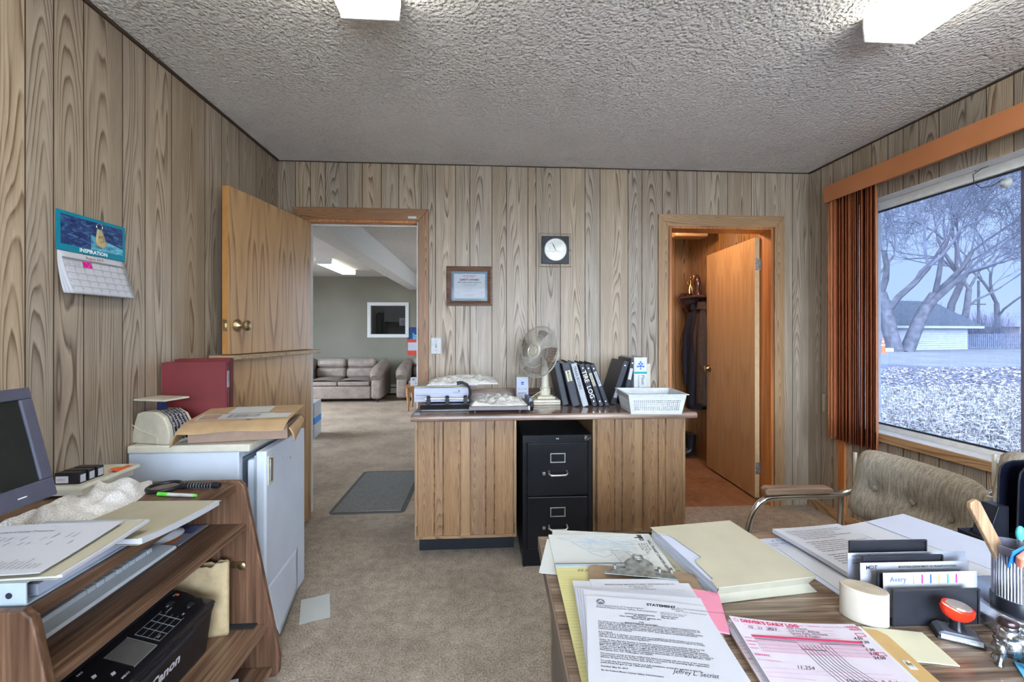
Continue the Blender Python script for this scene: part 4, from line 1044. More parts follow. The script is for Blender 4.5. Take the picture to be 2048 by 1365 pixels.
# ================================================================== COUNTER ON THE BACK WALL
CZ = 0.84
CYF, CX0, CX1 = 2.27, -0.391, 1.163
t = thing('countertop', 'wood-grain laminate countertop along the back wall', 'countertop', (CX0, CYF, CZ-0.035))
m = MB(); y0 = CYF
prof = [(y0+0.012, CZ-0.034), (y0+0.003, CZ-0.029), (y0, CZ-0.018), (y0+0.003, CZ-0.006), (y0+0.014, CZ), (YB-0.022, CZ), (YB-0.022, CZ-0.034)]
m.prism(prof, 'X', CX0, CX1); m.build('top', counter_m, t, world=True)
m = MB(); m.box(CX0+0.02, CX1-0.05, YB-0.021, YB-0.0012, CZ-0.03, CZ+0.045); m.build('backsplash', counter_m, t, world=True, bevel=0.004)
def cabinet(name, label, x0, x1, doors, zb):
    """base cabinet; doors: list of (xa, xb, [board seams]) in metres from x0"""
    yf = 2.405
    t = thing(name, label, 'cabinet', (x0, yf, 0), group=None)
    Wd = x1-x0
    m = MB(); m.box(0, 0.018, 0.0, 0.57, zb, CZ-0.036); m.box(Wd-0.018, Wd, 0.0, 0.57, zb, CZ-0.036); m.box(0.018, Wd-0.018, 0.02, 0.55, zb, zb+0.02); m.box(0.018, Wd-0.018, 0.55, 0.57, zb, CZ-0.036)
    m.build('carcass', oak_pale, t)
    for (a, b, c, d) in ((0, 0.025, zb, CZ-0.036), (Wd-0.025, Wd, zb, CZ-0.036), (Wd/2-0.045, Wd/2+0.045, zb+0.03, CZ-0.06)): MB().box(a, b, -0.019, -0.0005, c, d).build('stile', oak_pale, t, bevel=0.001)
    for (a, b) in ((zb, zb+0.0295), (CZ-0.0595, CZ-0.036)): MB().box(0.0255, Wd-0.0255, -0.019, -0.0005, a, b).build('rail', oak_pale_h, t, bevel=0.001)
    for j, (a, b, seams, hinge) in enumerate(doors):
        m = MB(); z0, z1 = zb+0.022, CZ-0.045; e = [a]+seams+[b]
        for k, (p, q) in enumerate(zip(e[:-1], e[1:])):
            g = 0.004; ko = 10.0*(k+1+j*4+round(x0*3)) + 0.5; c = (p+q)/2
            pl = p + (g if k else 0); qr = q - (g if k < len(e)-2 else 0)
            yv = -0.040
            m.quad((pl, yv, z0+0.006), (qr, yv, z0+0.006), (qr, yv, z1-0.006), (pl, yv, z1-0.006), uv=[(pl-c, ko+z0), (qr-c, ko+z0), (qr-c, ko+z1), (pl-c, ko+z1)])
            if k < len(e)-2:
                m.quad((qr, yv, z0+0.006), (q, yv+0.006, z0+0.006), (q, yv+0.006, z1-0.006), (qr, yv, z1-0.006), uv=[(0, ko+z0)]*2+[(0, ko+z1)]*2)
                m.quad((q, yv+0.006, z0+0.006), (q+g, yv, z0+0.006), (q+g, yv, z1-0.006), (q, yv+0.006, z1-0.006), uv=[(0, ko+z0)]*2+[(0, ko+z1)]*2)
        # chamfered rim and body
        A = [(a, z0+0.006), (b, z0+0.006), (b, z1-0.006), (a, z1-0.006)]; B_ = [(a-0.005, z0), (b+0.005, z0), (b+0.005, z1), (a-0.005, z1)]
        for i in range(4):
            p, q, r, s_ = A[i], A[(i+1) % 4], B_[(i+1) % 4], B_[i]
            m.quad((s_[0], -0.032, s_[1]), (r[0], -0.032, r[1]), (q[0], -0.040, q[1]), (p[0], -0.040, p[1]), uv=[(0.01, 5+s_[1]), (0.01, 5+r[1]), (0.015, 5+q[1]), (0.015, 5+p[1])])
        m.mi = 1; m.box(a-0.005, b+0.005, -0.0335, -0.0195, z0, z1)
        d = m.build('door', [oak_m, oak_pale], t)
        for z in (z0+0.03, z1-0.03):
            h = MB(); hx_ = a-0.011 if hinge == 'L' else b+0.011
            h.box(hx_-0.005, hx_+0.005, -0.0225, -0.0195, z-0.024, z+0.024); h.tube([(hx_+(0.004 if hinge == 'L' else -0.004), -0.026, z-0.026), (hx_+(0.004 if hinge == 'L' else -0.004), -0.026, z+0.026)], 0.0035, 8)
            h.build('hinge', brass, d)
    return t
def s2(x): return x
cl = cabinet('base_cabinet', 'oak base cabinet with plank doors, left of the black file cabinet', -0.388, 0.176, [(0.022, 0.250, [0.110, 0.158], 'L'), (0.310, 0.543, [0.392, 0.440], 'R')], 0.132)
cr_ = cabinet('base_cabinet', 'oak base cabinet with plank doors, right of the black file cabinet', 0.610, 1.150, [(0.022, 0.232, [0.120, 0.163], 'L'), (0.292, 0.516, [0.372, 0.415], 'R')], 0.132)
m = MB(); m.box(0.004, 0.56, 0.125, 0.14, 0, 0.1315); m.box(0.004, 0.02, 0.14, 0.55, 0, 0.1315); m.box(0.544, 0.56, 0.14, 0.55, 0, 0.1315); m.build('toe_kick', kick_m, cl)
m = MB(); m.box(0.004, 0.536, 0.125, 0.14, 0, 0.1315); m.box(0.004, 0.02, 0.14, 0.55, 0, 0.1315); m.box(0.52, 0.536, 0.14, 0.55, 0, 0.1315); m.build('toe_kick', kick_m, cr_)
# support strips between cabinets and wall are hidden; the file cabinet
FX0, FX1, FY = 0.205, 0.588, 2.318; FH = 0.715
t = thing('file_cabinet', 'black two-drawer steel file cabinet under the countertop', 'file cabinet', (FX0, FY, 0))
Wd = FX1-FX0
m = MB(); m.box(0, Wd, 0.012, 0.58, 0, FH); m.build('body', black_steel, t, bevel=0.004)
m = MB(); m.box(0.0, Wd, 0.0, 0.0115, FH-0.035, FH); m.box(0, 0.022, 0, 0.0115, 0, FH-0.0352); m.box(Wd-0.022, Wd, 0, 0.0115, 0, FH-0.0352); m.box(0.0225, Wd-0.0225, 0.003, 0.0115, 0.0, 0.095); m.build('front_frame', black_steel, t, bevel=0.0015)
for z0, z1 in ((0.388, 0.675), (0.100, 0.380)):
    m = MB(); m.box(0.025, Wd-0.025, -0.008, 0.0113, z0, z1); d = m.build('drawer', black_steel, t, bevel=0.003)
    zc = z1-0.082; xc = Wd/2
    m = MB()
    for (a, b, c, e) in ((xc-0.042, xc+0.042, 0.021, 0.026), (xc-0.042, xc+0.042, -0.026, -0.021), (xc-0.042, xc-0.036, -0.021, 0.021), (xc+0.036, xc+0.042, -0.021, 0.021)): m.box(a, b, -0.013, -0.0085, zc+c, zc+e)
    m.build('label_holder', brushed, d, bevel=0.001)
    zh = z1-0.165
    m = MB(); m.tube([(xc-0.048, -0.009, zh+0.012), (xc-0.050, -0.028, zh+0.002), (xc-0.040, -0.036, zh-0.004), (xc+0.040, -0.036, zh-0.004), (xc+0.050, -0.028, zh+0.002), (xc+0.048, -0.009, zh+0.012)], 0.0065, 10); m.build('handle', brushed, d, smooth=True)
    MB().box(xc-0.084, xc-0.068, -0.016, -0.0085, zh-0.009, zh+0.007).build('latch', brushed, d, bevel=0.001)
m = MB(); m.M = T(Wd-0.03, -0.0005, FH-0.018, rx=PI/2); m.lathe([(0.013, 0), (0.013, 0.010), (0.009, 0.014), (0, 0.014)], 16); m.box(0.0, 0.022, -0.004, 0.004, 0.002, 0.008); m.build('lock', chrome, t)
MB().box(Wd/2-0.008, Wd/2+0.008, -0.002, -0.0003, FH-0.022, FH-0.015).build('badge', brushed, t)

# ------------------------------------------------------------------ things on the counter
Z1 = CZ+0.0005
# three-hole punch
t = thing('hole_punch', 'black three-hole punch with a long lever', 'hole punch', (-0.22, 2.44, Z1), R(1.5))
m = MB(); m.prism([(-0.055, 0), (0.055, 0), (0.055, 0.018), (0.035, 0.030), (-0.020, 0.030), (-0.052, 0.012)], 'X', -0.142, 0.142); m.build('base', black_pl, t, bevel=0.002)
MB().box(-0.130, 0.130, -0.056, -0.0545, 0.004, 0.007).build('edge_strip', grey_pl, t)
for x in (-0.10, 0.005, 0.108):
    m = MB(); m.box(x-0.011, x+0.011, -0.005, 0.020, 0.0305, 0.070); m.lathe([(0.010, 0.0702), (0.010, 0.078), (0.0, 0.079)], 12, (x, 0.007, 0)); m.build('punch_head', black_matte, t, bevel=0.002)
MB().tube([(-0.118, 0.008, 0.060), (0.13, 0.008, 0.060)], 0.0045, 10).build('rod', chrome, t)
m = MB(); m.tube([(0.128, 0.0, 0.058), (0.135, -0.002, 0.09), (0.132, -0.004, 0.12), (0.118, -0.006, 0.142), (0.09, -0.008, 0.153), (0.06, -0.009, 0.150)], [0.009, 0.008, 0.0075, 0.0075, 0.009, 0.010], 10); m.build('lever', black_pl, t, smooth=True)
# dark plastic bag under box
t = thing('plastic_bag', 'crumpled dark plastic bag under the white carton', 'bag', (-0.22, 2.64, Z1))
def lump(u, v):
    x = -0.155+0.345*u; y = -0.11+0.25*v; e = min(u, 1-u, v, 1-v)*4
    return (x, y, 0.026*min(1, e)*(0.85+0.15*math.sin(23*u+5)*math.cos(17*v)))
m = MB(); m.grid(36, 24, lump); m.quad((-0.155, -0.11, 0), (-0.155, 0.14, 0), (0.19, 0.14, 0), (0.19, -0.11, 0)); m.build('bag', dark_film, t)
MB().box(0.02, 0.10, -0.114, -0.111, 0.004, 0.018).build('red_label', ink_red, t)
# white carton
B0 = aty(828, 800, 2.52); B1 = aty(938, 800, 2.52)
t = thing('carton', 'long white carton with blue print lying on the counter', 'carton', (B0.x, 2.52, Z1+0.031))
wd = B1.x-B0.x
MB().box(0, wd, 0, 0.26, 0, 0.083).build('carton', paper_b, t, bevel=0.002)
m = MB(); m.text('TRANSPARENCY', 0.011, T(0.010, -0.0012, 0.035, rx=PI/2), bold=0.0002); m.text('FILM FOR COPIERS\nPLAIN PAPER SIZE', 0.0065, T(0.010, -0.0012, 0.024, rx=PI/2))
m.text('OLBAIA', 0.012, T(wd-0.095, -0.0012, 0.052, rx=PI/2)); m.prism([(wd-0.066, 0.064), (wd-0.058, 0.069), (wd-0.050, 0.064), (wd-0.058, 0.060)], 'Y', -0.0014, -0.0004); m.build('lettering', ink_grey, t)
MB().box(0.002, wd-0.002, -0.0012, -0.0004, 0.048, 0.0485).build('seam', ink_grey, t)
zb = Z1+0.031+0.084
def flatsheet(name, label, cat, loc, rotz, w_, h_, tk, mt, group=None, fn=None, nx=12, ny=12):
    m = MB()
    if fn: m.slab(nx, ny, lambda u, v: (u*w_, v*h_, fn(u, v)), tk)
    else: m.box(0, w_, 0, h_, 0, tk)
    o = m.build(name, mt, loc=loc, rotz=rotz)
    return tag(o, label, cat, group)
flatsheet('manila_folder', 'manila folder lying on the long white carton', 'folder', (B0.x+0.005, 2.515, zb), R(-2), 0.30, 0.24, 0.006, manila, fn=lambda u, v: 0.004*math.sin(u*3))
o = flatsheet('purple_folder', 'white folder with a purple-blue print under the plastic mailer', 'folder', (B0.x+0.075, 2.505, zb+0.0125), R(1), 0.295, 0.22, 0.006, plain('violet_print', (0.16, 0.10, 0.45), 0.5))
m = MB(); m.box(0.0, 0.295, -0.0008, -0.0001, 0, 0.006); m.build('white_edge', paper_m, o)
def mailer(name, label, loc, rotz, w_, h_, hz, seed, extra=None):
    rn = random.Random(seed); ph = [rn.uniform(0, 6) for _ in range(8)]
    t = thing(name, label, 'mailer', loc, rotz)
    def f(u, v):
        e = min(u, 1-u, v, 1-v); b_ = min(1, e*5)**0.6
        wr = 0.20*math.sin(9*u+ph[0]+3*v)+0.16*math.sin(17*v+ph[1]+6*u)+0.16*math.sin(31*u-11*v+ph[2])+0.14*math.sin(43*v+9*u+ph[3])+0.08*math.sin(61*u+37*v+ph[6])
        edge = 0.008*math.sin(7*v+ph[4])*(1 if u > .5 else -1)
        return (u*w_+edge*(abs(u-.5)*2)**4, v*h_+0.006*math.sin(6*u+ph[5])*(abs(v-.5)*2)**4, 0.003+hz*b_*(0.75+wr))
    m = MB(); m.grid(60, 40, f); m.grid(4, 4, lambda u, v: (u*w_, (1-v)*h_, 0.0))
    # skirt joining the two films
    n = 60
    for k in range(n):
        for (a, b) in (((k/n, 0), ((k+1)/n, 0)), (((k+1)/n, 1), (k/n, 1))):
            p, q = f(*a), f(*b); m.quad((p[0], p[1], 0.0), (q[0], q[1], 0.0), q, p)
    for k in range(40):
        for (a, b) in (((1, k/40), (1, (k+1)/40)), ((0, (k+1)/40), (0, k/40))):
            p, q = f(*a), f(*b); m.quad((p[0], p[1], 0.0), (q[0], q[1], 0.0), q, p)
    m.build('pouch', poly_m, t)
    if extra:
        g = MB(); extra(g, f, w_, h_); g.build('lettering', ink_grey, t)
    return t
def onfilm(g, f, w_, h_, body, size, u, v, ang=0):
    p = f(u, v); M_ = T(p[0], p[1], 0, rz=ang)
    k0 = len(g.v); g.text(body, size, M_)
    for i in range(k0, len(g.v)):
        x, y, z = g.v[i]; q = f(min(1, max(0, x/w_)), min(1, max(0, y/h_))); g.v[i] = (x, y, q[2]+0.0012)
mailer('plastic_mailer', 'crumpled white plastic mailer on top of the folders', (-0.335, 2.50, zb+0.019), R(2), 0.42, 0.26, 0.034, 3, lambda g, f, a, b: (onfilm(g, f, a, b, 'Cabela\u2019s', 0.045, 0.55, 0.72, 0.1), onfilm(g, f, a, b, 'Do not bend', 0.014, 0.6, 0.12)))
# paper cutter
t = thing('paper_cutter', 'paper cutter with a blue-grey arm on the counter', 'paper cutter', (-0.087, 2.335, Z1), R(0))
MB().box(0, 0.325, 0, 0.30, 0.012, 0.032).build('board', plain('cutter_board', (0.16, 0.145, 0.16), 0.5), t, bevel=0.002)
MB().box(0.004, 0.321, 0.004, 0.296, 0.0325, 0.0335).build('board_face', plain('cutter_face', (0.27, 0.24, 0.20), 0.5), t)
for x in (0.03, 0.28):
    for y in (0.03, 0.26):
        MB().lathe([(0.012, 0), (0.012, 0.0118)], 10, (x, y, 0)).build('foot', black_pl, t)
m = MB(); m.M = T(0.336, 0.27, 0.04, rx=R(-4)); m.prism([(-0.005, -0.012), (0.012, -0.012), (0.012, 0.018), (-0.005, 0.018)], 'Y', -0.26, 0.02); m.build('arm', plain('cutter_arm_blue', (0.13, 0.16, 0.25), 0.4), t, bevel=0.002)
m = MB(); m.box(0.326, 0.334, 0.0, 0.275, 0.012, 0.035); m.build('blade', brushed, t)
m = MB(); m.tube([(0.342, 0.01, 0.050), (0.342, -0.02, 0.05), (0.342, -0.028, 0.035), (0.342, -0.022, 0.020), (0.342, -0.006, 0.014)], 0.009, 10); m.build('handle', black_pl, t, smooth=True)
mailer('plastic_mailer', 'white plastic mailer with address label lying on the paper cutter', (-0.070, 2.345, Z1+0.0345), R(1), 0.30, 0.255, 0.030, 8, lambda g, f, a, b: (onfilm(g, f, a, b, 'PRIORITY', 0.016, 0.1, 0.42, 0.2), onfilm(g, f, a, b, 'Ship to', 0.012, 0.12, 0.5, 0.2), onfilm(g, f, a, b, '|||||||||', 0.03, 0.28, 0.6, 0.2)))
# small booklet box
p0 = aty(1033, 795, 2.72); p1 = aty(1057, 758, 2.72)
t = thing('small_carton', 'small white booklet carton with a blue logo, left of the fan', 'carton', (p0.x, 2.72, Z1), R(3))
wd = p1.x-p0.x; hh = p1.z-CZ+0.01
m = MB(); m.box(0, wd, 0, 0.05, 0, hh); m.build('carton', paper_b, t, bevel=0.001)
m = MB(); m.M = T(0, 0, hh+0.001, rx=R(15)); m.box(0, wd, 0.0, 0.045, 0, 0.0015); m.build('lid_flap', manila, t)
m = MB(); m.box(wd*0.38, wd*0.62, -0.0012, -0.0003, hh*0.68, hh*0.72); m.box(wd*0.38, wd*0.62, -0.0012, -0.0003, hh*0.74, hh*0.80); m.build('logo', blue_ink, t)
m = MB(); m.text('ENCLOSURE', 0.0105, T(wd/2, -0.0012, hh*0.48, rx=PI/2), 'CENTER'); m.text('BEARING', 0.0125, T(wd/2, -0.0012, hh*0.30, rx=PI/2), 'CENTER', bold=0.0003); m.build('lettering', ink_grey, t)
# paper strip
q = atz(1065, 819, CZ); o = MB().slab(8, 2, lambda u, v: (u*0.11, v*0.022, 0.0), 0.0006).build('paper_strip', paper_m, loc=(q.x-0.01, q.y-0.005, Z1), rotz=R(10)); tag(o, 'narrow white paper strip lying in front of the fan', 'paper')

# ------------------------------------------------------------------ desk fan
fb = atz(1096, 808, CZ)
t = thing('desk_fan', 'cream oscillating desk fan with smoked blades', 'fan', (0.374, 2.615, Z1), 0)
m = MB(); m.prism([(-0.083, -0.06), (0.083, -0.06), (0.083, 0.11), (-0.083, 0.11)], 'Z', 0, 0.030); m.build('base', fan_pl, t, bevel=0.006, seg=3)
MB().box(-0.080, 0.080, -0.0615, -0.060, 0.012, 0.016).build('base_groove', ink_grey, t)
m = MB(); m.box(-0.055, 0.055, -0.03, 0.07, 0.0305, 0.045); bp = m.build('button_panel', fan_pl, t, bevel=0.005)
for k in range(4): MB().box(-0.045+k*0.022, -0.029+k*0.022, -0.028, -0.012, 0.0452, 0.050).build('button', cream_pl, bp, bevel=0.001)
m = MB(); m.lathe([(0.036, 0.0452), (0.030, 0.07), (0.024, 0.10), (0.022, 0.17), (0.021, 0.22)], 20, (0, 0.03, 0)); m.build('post', fan_pl, t)
MB().tube([(0, 0.03, 0.215), (0, 0.03, 0.285)], 0.012, 12).build('neck', cream_pl, t)
# head: local z = blowing direction
HC = Vector((0.0, 0.03, 0.305))
dirv = Vector((-0.72, -0.66, 0.20)).normalized()
qrot = dirv.to_track_quat('Z', 'Y').to_matrix().to_4x4()
HM = Matrix.Translation(HC) @ qrot
RC = 0.158; OFF = 0.075
m = MB(); m.M = HM; m.lathe([(0, -0.115), (0.03, -0.112), (0.047, -0.095), (0.052, -0.06), (0.050, 0.0), (0.045, 0.035), (0, 0.036)], 22); m.build('motor_housing', fan_pl, t)
m = MB(); m.M = HM @ T(0, 0, OFF)
for k in range(88):
    a = 2*PI*k/88; ca, sa = math.cos(a), math.sin(a); a2 = a+0.25; cb_, sb = math.cos(a2), math.sin(a2); a3 = a+0.35; cc, sc_ = math.cos(a3), math.sin(a3)
    m.tube([(0.048*ca, 0.048*sa, 0.030), (0.10*cb_, 0.10*sb, 0.026), (0.14*cc, 0.14*sc_, 0.014), (RC*cc, RC*sc_, -0.004)], 0.0013, 4, caps=False)
for rr, zz in ((0.10, 0.027), (0.048, 0.031)): m.tube([(rr*math.cos(2*PI*k/40), rr*math.sin(2*PI*k/40), zz) for k in range(40)], 0.0012, 5, closed=True)
m.build('front_grille', wire_m, t)
m = MB(); m.M = HM @ T(0, 0, OFF)
for k in range(64):
    a = 2*PI*k/64; ca, sa = math.cos(a), math.sin(a)
    m.tube([(0.05*ca, 0.05*sa, -0.045), (0.11*ca, 0.11*sa, -0.045), (0.148*ca, 0.148*sa, -0.028), (RC*ca, RC*sa, -0.004)], 0.0013, 4, caps=False)
m.build('rear_grille', wire_m, t)
m = MB(); m.M = HM @ T(0, 0, OFF); m.tube([(RC*math.cos(2*PI*k/56), RC*math.sin(2*PI*k/56), -0.004) for k in range(56)], 0.004, 8, closed=True); m.build('rim', wire_m, t)
m = MB(); m.M = HM @ T(0, 0, OFF+0.031); m.lathe([(0.050, 0.0), (0.050, 0.004), (0.042, 0.008), (0.040, 0.006), (0.024, 0.006), (0.022, 0.011), (0, 0.012)], 28); bd = m.build('centre_badge', silver_d, t)
m = MB(); m.M = HM @ T(0, 0, OFF+0.040)
for k in range(8): a = k*PI/4; m.ball((0.032*math.cos(a), 0.032*math.sin(a), 0), 0.0035, 8, 6)
m.build('badge_studs', brass, bd)
m = MB(); m.M = HM @ T(0, 0, OFF)
for k in range(4):
    a0 = k*PI/2
    def bl_(u, v, a0=a0):
        r_ = 0.028+0.108*u; a = a0+(v-0.35)*(0.95-0.1*u) - 0.35*u
        return (r_*math.cos(a), r_*math.sin(a), 0.010-0.036*v+0.006*u)
    m.grid(10, 8, bl_)
m.build('blades', blade_m, t, solid=0.0015)
m = MB(); m.M = HM @ T(0, 0, OFF); m.lathe([(0.03, -0.03), (0.03, 0.015), (0.02, 0.025), (0, 0.026)], 20); m.build('hub', grey_pl, t)
m = MB()
pts = []
for k in range(60):
    a = k*0.42; pts.append((0.030*math.cos(a)*(1+0.1*math.sin(k)), 0.03+0.030*math.sin(a), 0.078+0.020*math.sin(k*0.7)))
m.tube(pts, 0.0025, 6); m.tube([(-0.03, 0.03, 0.07), (-0.07, 0.0, 0.05), (-0.10, -0.02, 0.035), (-0.105, 0.02, 0.006), (-0.09, 0.10, 0.004), (0.0, 0.125, 0.004)], 0.0025, 6); m.build('cord', fan_pl, t, smooth=True)

# ------------------------------------------------------------------ ring binders on the counter (leaning)
def binder(label, x, y, lean, w_, h_, d, mt, spine=None, rings=True, labelmat=None, lbl=None, rotz=0.0, pages=True, name='ring_binder', group=None):
    """spine faces -y; base left-front corner at (x,y); lean = tilt about y (positive leans the top to the left)"""
    t = thing(name, label, 'binder', (x, y, Z1), rotz, group)
    sgn = -1 if lean > 0 else 1
    M_ = Matrix.Rotation(-R(lean), 4, 'Y')
    if lean > 0: M_ = Matrix.Translation((0, 0, w_*math.sin(R(lean)))) @ M_ if False else M_
    # keep the lowest corner on the counter
    cs = [M_ @ Vector(p) for p in ((0, 0, 0), (w_, 0, 0))]
    lift = -min(c.z for c in cs)
    M_ = Matrix.Translation((0, 0, lift)) @ M_
    m = MB(); m.M = M_
    m.box(0, 0.003, 0.0, d, 0, h_); m.box(w_-0.003, w_, 0.0, d, 0, h_); m.box(0.0031, w_-0.0031, 0, 0.003, 0, h_)
    m.build('cover', mt, t, bevel=0.0012)
    if pages:
        m = MB(); m.M = M_; m.box(0.005, w_-0.006, 0.02, d-0.012, 0.008, h_-0.010); m.build('pages', paper_m, t)
    if rings:
        for z in (0.028, h_-0.028):
            m = MB(); m.M = M_ @ T(w_/2, -0.0003, z, rx=PI/2); m.lathe([(0.0045, 0), (0.0045, 0.0012), (0, 0.002)], 12); m.build('rivet', chrome, t)
    if lbl:
        z0, z1, mm, body, sz = lbl
        lp = None
        if mm:
            m = MB(); m.M = M_; m.box(w_*0.18, w_*0.82, -0.0012, -0.0003, z0, z1); lp = m.build('spine_label', mm, t)
        if body:
            m = MB(); m.M = M_ @ Matrix.Translation((w_/2-sz*0.35, -0.0018, z1-0.004)) @ Euler((PI/2, 0, 0)).to_matrix().to_4x4() @ Matrix.Rotation(-PI/2, 4, 'Z'); m.text(body, sz, Matrix.Identity(4), bold=0.0002)
            m.build('lettering', labelmat or ink, lp or t)
    return t, M_
BY = 2.48
def bx(px, y=BY): return aty(px, 812, y).x
for (label, px, lean, w_, h_, mt, kw) in (
    ('black zippered case, leftmost of the leaning binders', 1129, 12.5, 0.036, 0.262, black_vinyl, dict(rings=False, pages=False, name='zippered_case')),
    ('thick black binder with a cream spine label reading MANUALS', 1145, 14, 0.046, 0.262, black_vinyl, dict(rings=False, lbl=(0.15, 0.215, cream_note, 'MANUALS', 0.016))),
    ('pale grey binder with handwritten spine, among the black binders', 1166, 16, 0.034, 0.262, plain('pale_grey_vinyl', (0.36, 0.38, 0.42), 0.45), dict(rings=False, lbl=(0.10, 0.25, None, 'TRAIN BOOKS', 0.022))),
    ('black binder with TIRE LOG written on the spine in white', 1186, 18.5, 0.029, 0.262, black_vinyl, dict(lbl=(0.03, 0.225, None, 'TIRE  LOG', 0.038), labelmat=white_ink)),
    ('black binder with a yellow spine label, right of the one marked TIRE LOG', 1199, 19.5, 0.026, 0.262, black_vinyl, dict(lbl=(0.125, 0.205, cream_note, 'DRIVER QUAL', 0.012))),
    ('black binder with a white spine label, rightmost of those leaning left', 1211, 20.5, 0.026, 0.262, black_vinyl, dict(lbl=(0.125, 0.215, paper_m, 'INSPECTIONS', 0.012)))):
    binder(label, bx(px), BY+(0.05 if 'zipper' in label else 0.0), lean, w_, h_, 0.25 if 'zipper' in label else 0.26, mt, **kw)
for (label, px, y, lean, w_, h_, mt, kw) in (
    ('black binder leaning right beside the white basket, its wide cover showing', 1221, 2.535, -18, 0.032, 0.272, black_vinyl, dict(lbl=(0.04, 0.10, paper_m, 'FUEL', 0.012))),
    ('black binder with a grey spine label, behind the white basket', 1244, 2.56, -12, 0.030, 0.280, black_vinyl, dict(lbl=(0.15, 0.22, paper_m, None, 0.01)))):
    binder(label, bx(px, y), y, lean, w_, h_, 0.25, mt, **kw)
FBx = aty(1268, 812, 2.55).x
tt, M_ = binder('thick white binder with a blue mountain logo reading Fleet Compliance', FBx, 2.55, 0, 0.082, 0.286, 0.26, white_pl, rings=False)
m = MB(); m.box(0.002, 0.080, -0.0014, -0.0004, 0.186, 0.198); m.build('teal_band', teal_ink, tt)
m = MB()
for (dx, dz, s_) in ((0.041, 0.232, 0.012), (0.024, 0.230, 0.009), (0.058, 0.230, 0.009), (0.033, 0.246, 0.009), (0.050, 0.246, 0.009), (0.041, 0.257, 0.008), (0.041, 0.216, 0.007)):
    m.prism([(dx-s_, dz), (dx, dz-s_*0.75), (dx+s_, dz), (dx, dz+s_*0.75)], 'Y', -0.0014, -0.0004)
m.build('logo', blue_ink, tt)
m = MB(); m.text('Fleet', 0.030, Matrix.Translation((0.045, -0.0016, 0.178)) @ Euler((PI/2, 0, 0)).to_matrix().to_4x4() @ Matrix.Rotation(-PI/2, 4, 'Z'), bold=0.0004)
m.text('Compliance', 0.018, Matrix.Translation((0.024, -0.0016, 0.178)) @ Euler((PI/2, 0, 0)).to_matrix().to_4x4() @ Matrix.Rotation(-PI/2, 4, 'Z')); m.build('lettering', ink_grey, tt)
binder('slim cream binder standing right of the thick white one', FBx+0.090, 2.58, 0, 0.026, 0.245, 0.26, cream_pl, rings=False, name='slim_binder')

# ------------------------------------------------------------------ perforated basket
bz = Z1; hz = 0.112
q0, q1 = atz(1257, 789, CZ+hz), atz(1373.5, 789, CZ+hz); q2 = atz(1230, 776, CZ+hz)
bw = (q1-q0).length; bd_ = (q2-q0).length
t = thing('plastic_basket', 'white perforated plastic basket at the end of the counter', 'basket', (q0.x, q0.y, bz), math.atan2(q1.y-q0.y, q1.x-q0.x))
bd_ = 0.255
def bp_(s_, z):   # inset at height
    return 0.018*(1-z/hz)+s_
def wallq(m, P, n, nz, L, holes):
    """a panel with real square holes: P(s, z) -> point, s in 0..1"""
    for i in range(n):
        for j in range(nz):
            s0_, s1_ = i/n, (i+1)/n; z0_, z1_ = j/nz, (j+1)/nz
            if holes and 1 < i < n-2 and 1 < j < nz-3:
                h = 0.24
                a, b = s0_+(s1_-s0_)*h, s1_-(s1_-s0_)*h; c, d = z0_+(z1_-z0_)*h, z1_-(z1_-z0_)*h
                m.quad(P(s0_, z0_), P(s1_, z0_), P(b, c), P(a, c)); m.quad(P(s1_, z0_), P(s1_, z1_), P(b, d), P(b, c))
                m.quad(P(s1_, z1_), P(s0_, z1_), P(a, d), P(b, d)); m.quad(P(s0_, z1_), P(s0_, z0_), P(a, c), P(a, d))
            else: m.quad(P(s0_, z0_), P(s1_, z0_), P(s1_, z1_), P(s0_, z1_))
m = MB()
def side_fn(k):
    def P(s, z):
        i = 0.020*(1-z); c = [(i, i), (bw-i, i), (bw-i, bd_-i), (i, bd_-i)]
        a, b = c[k], c[(k+1) % 4]
        return (a[0]+(b[0]-a[0])*s, a[1]+(b[1]-a[1])*s, 0.002+z*(hz-0.004))
    return P
wallq(m, side_fn(0), 28, 11, bw, True); wallq(m, side_fn(1), 26, 11, bd_, True); wallq(m, side_fn(2), 28, 11, bw, True); wallq(m, side_fn(3), 26, 11, bd_, True)
m.quad((0.02, 0.02, 0.002), (0.02, bd_-0.02, 0.002), (bw-0.02, bd_-0.02, 0.002), (bw-0.02, 0.02, 0.002))
m.build('body', white_pl, t, solid=0.0018)
m = MB(); e = 0.010
for (a, b, c, d) in ((-e, bw+e, -e, 0.001), (-e, bw+e, bd_-0.001, bd_+e), (-e, 0.001, 0.001, bd_-0.001), (bw-0.001, bw+e, 0.001, bd_-0.001)): m.box(a, b, c, d, hz-0.004, hz)
m.build('rim', white_pl, t, bevel=0.001)

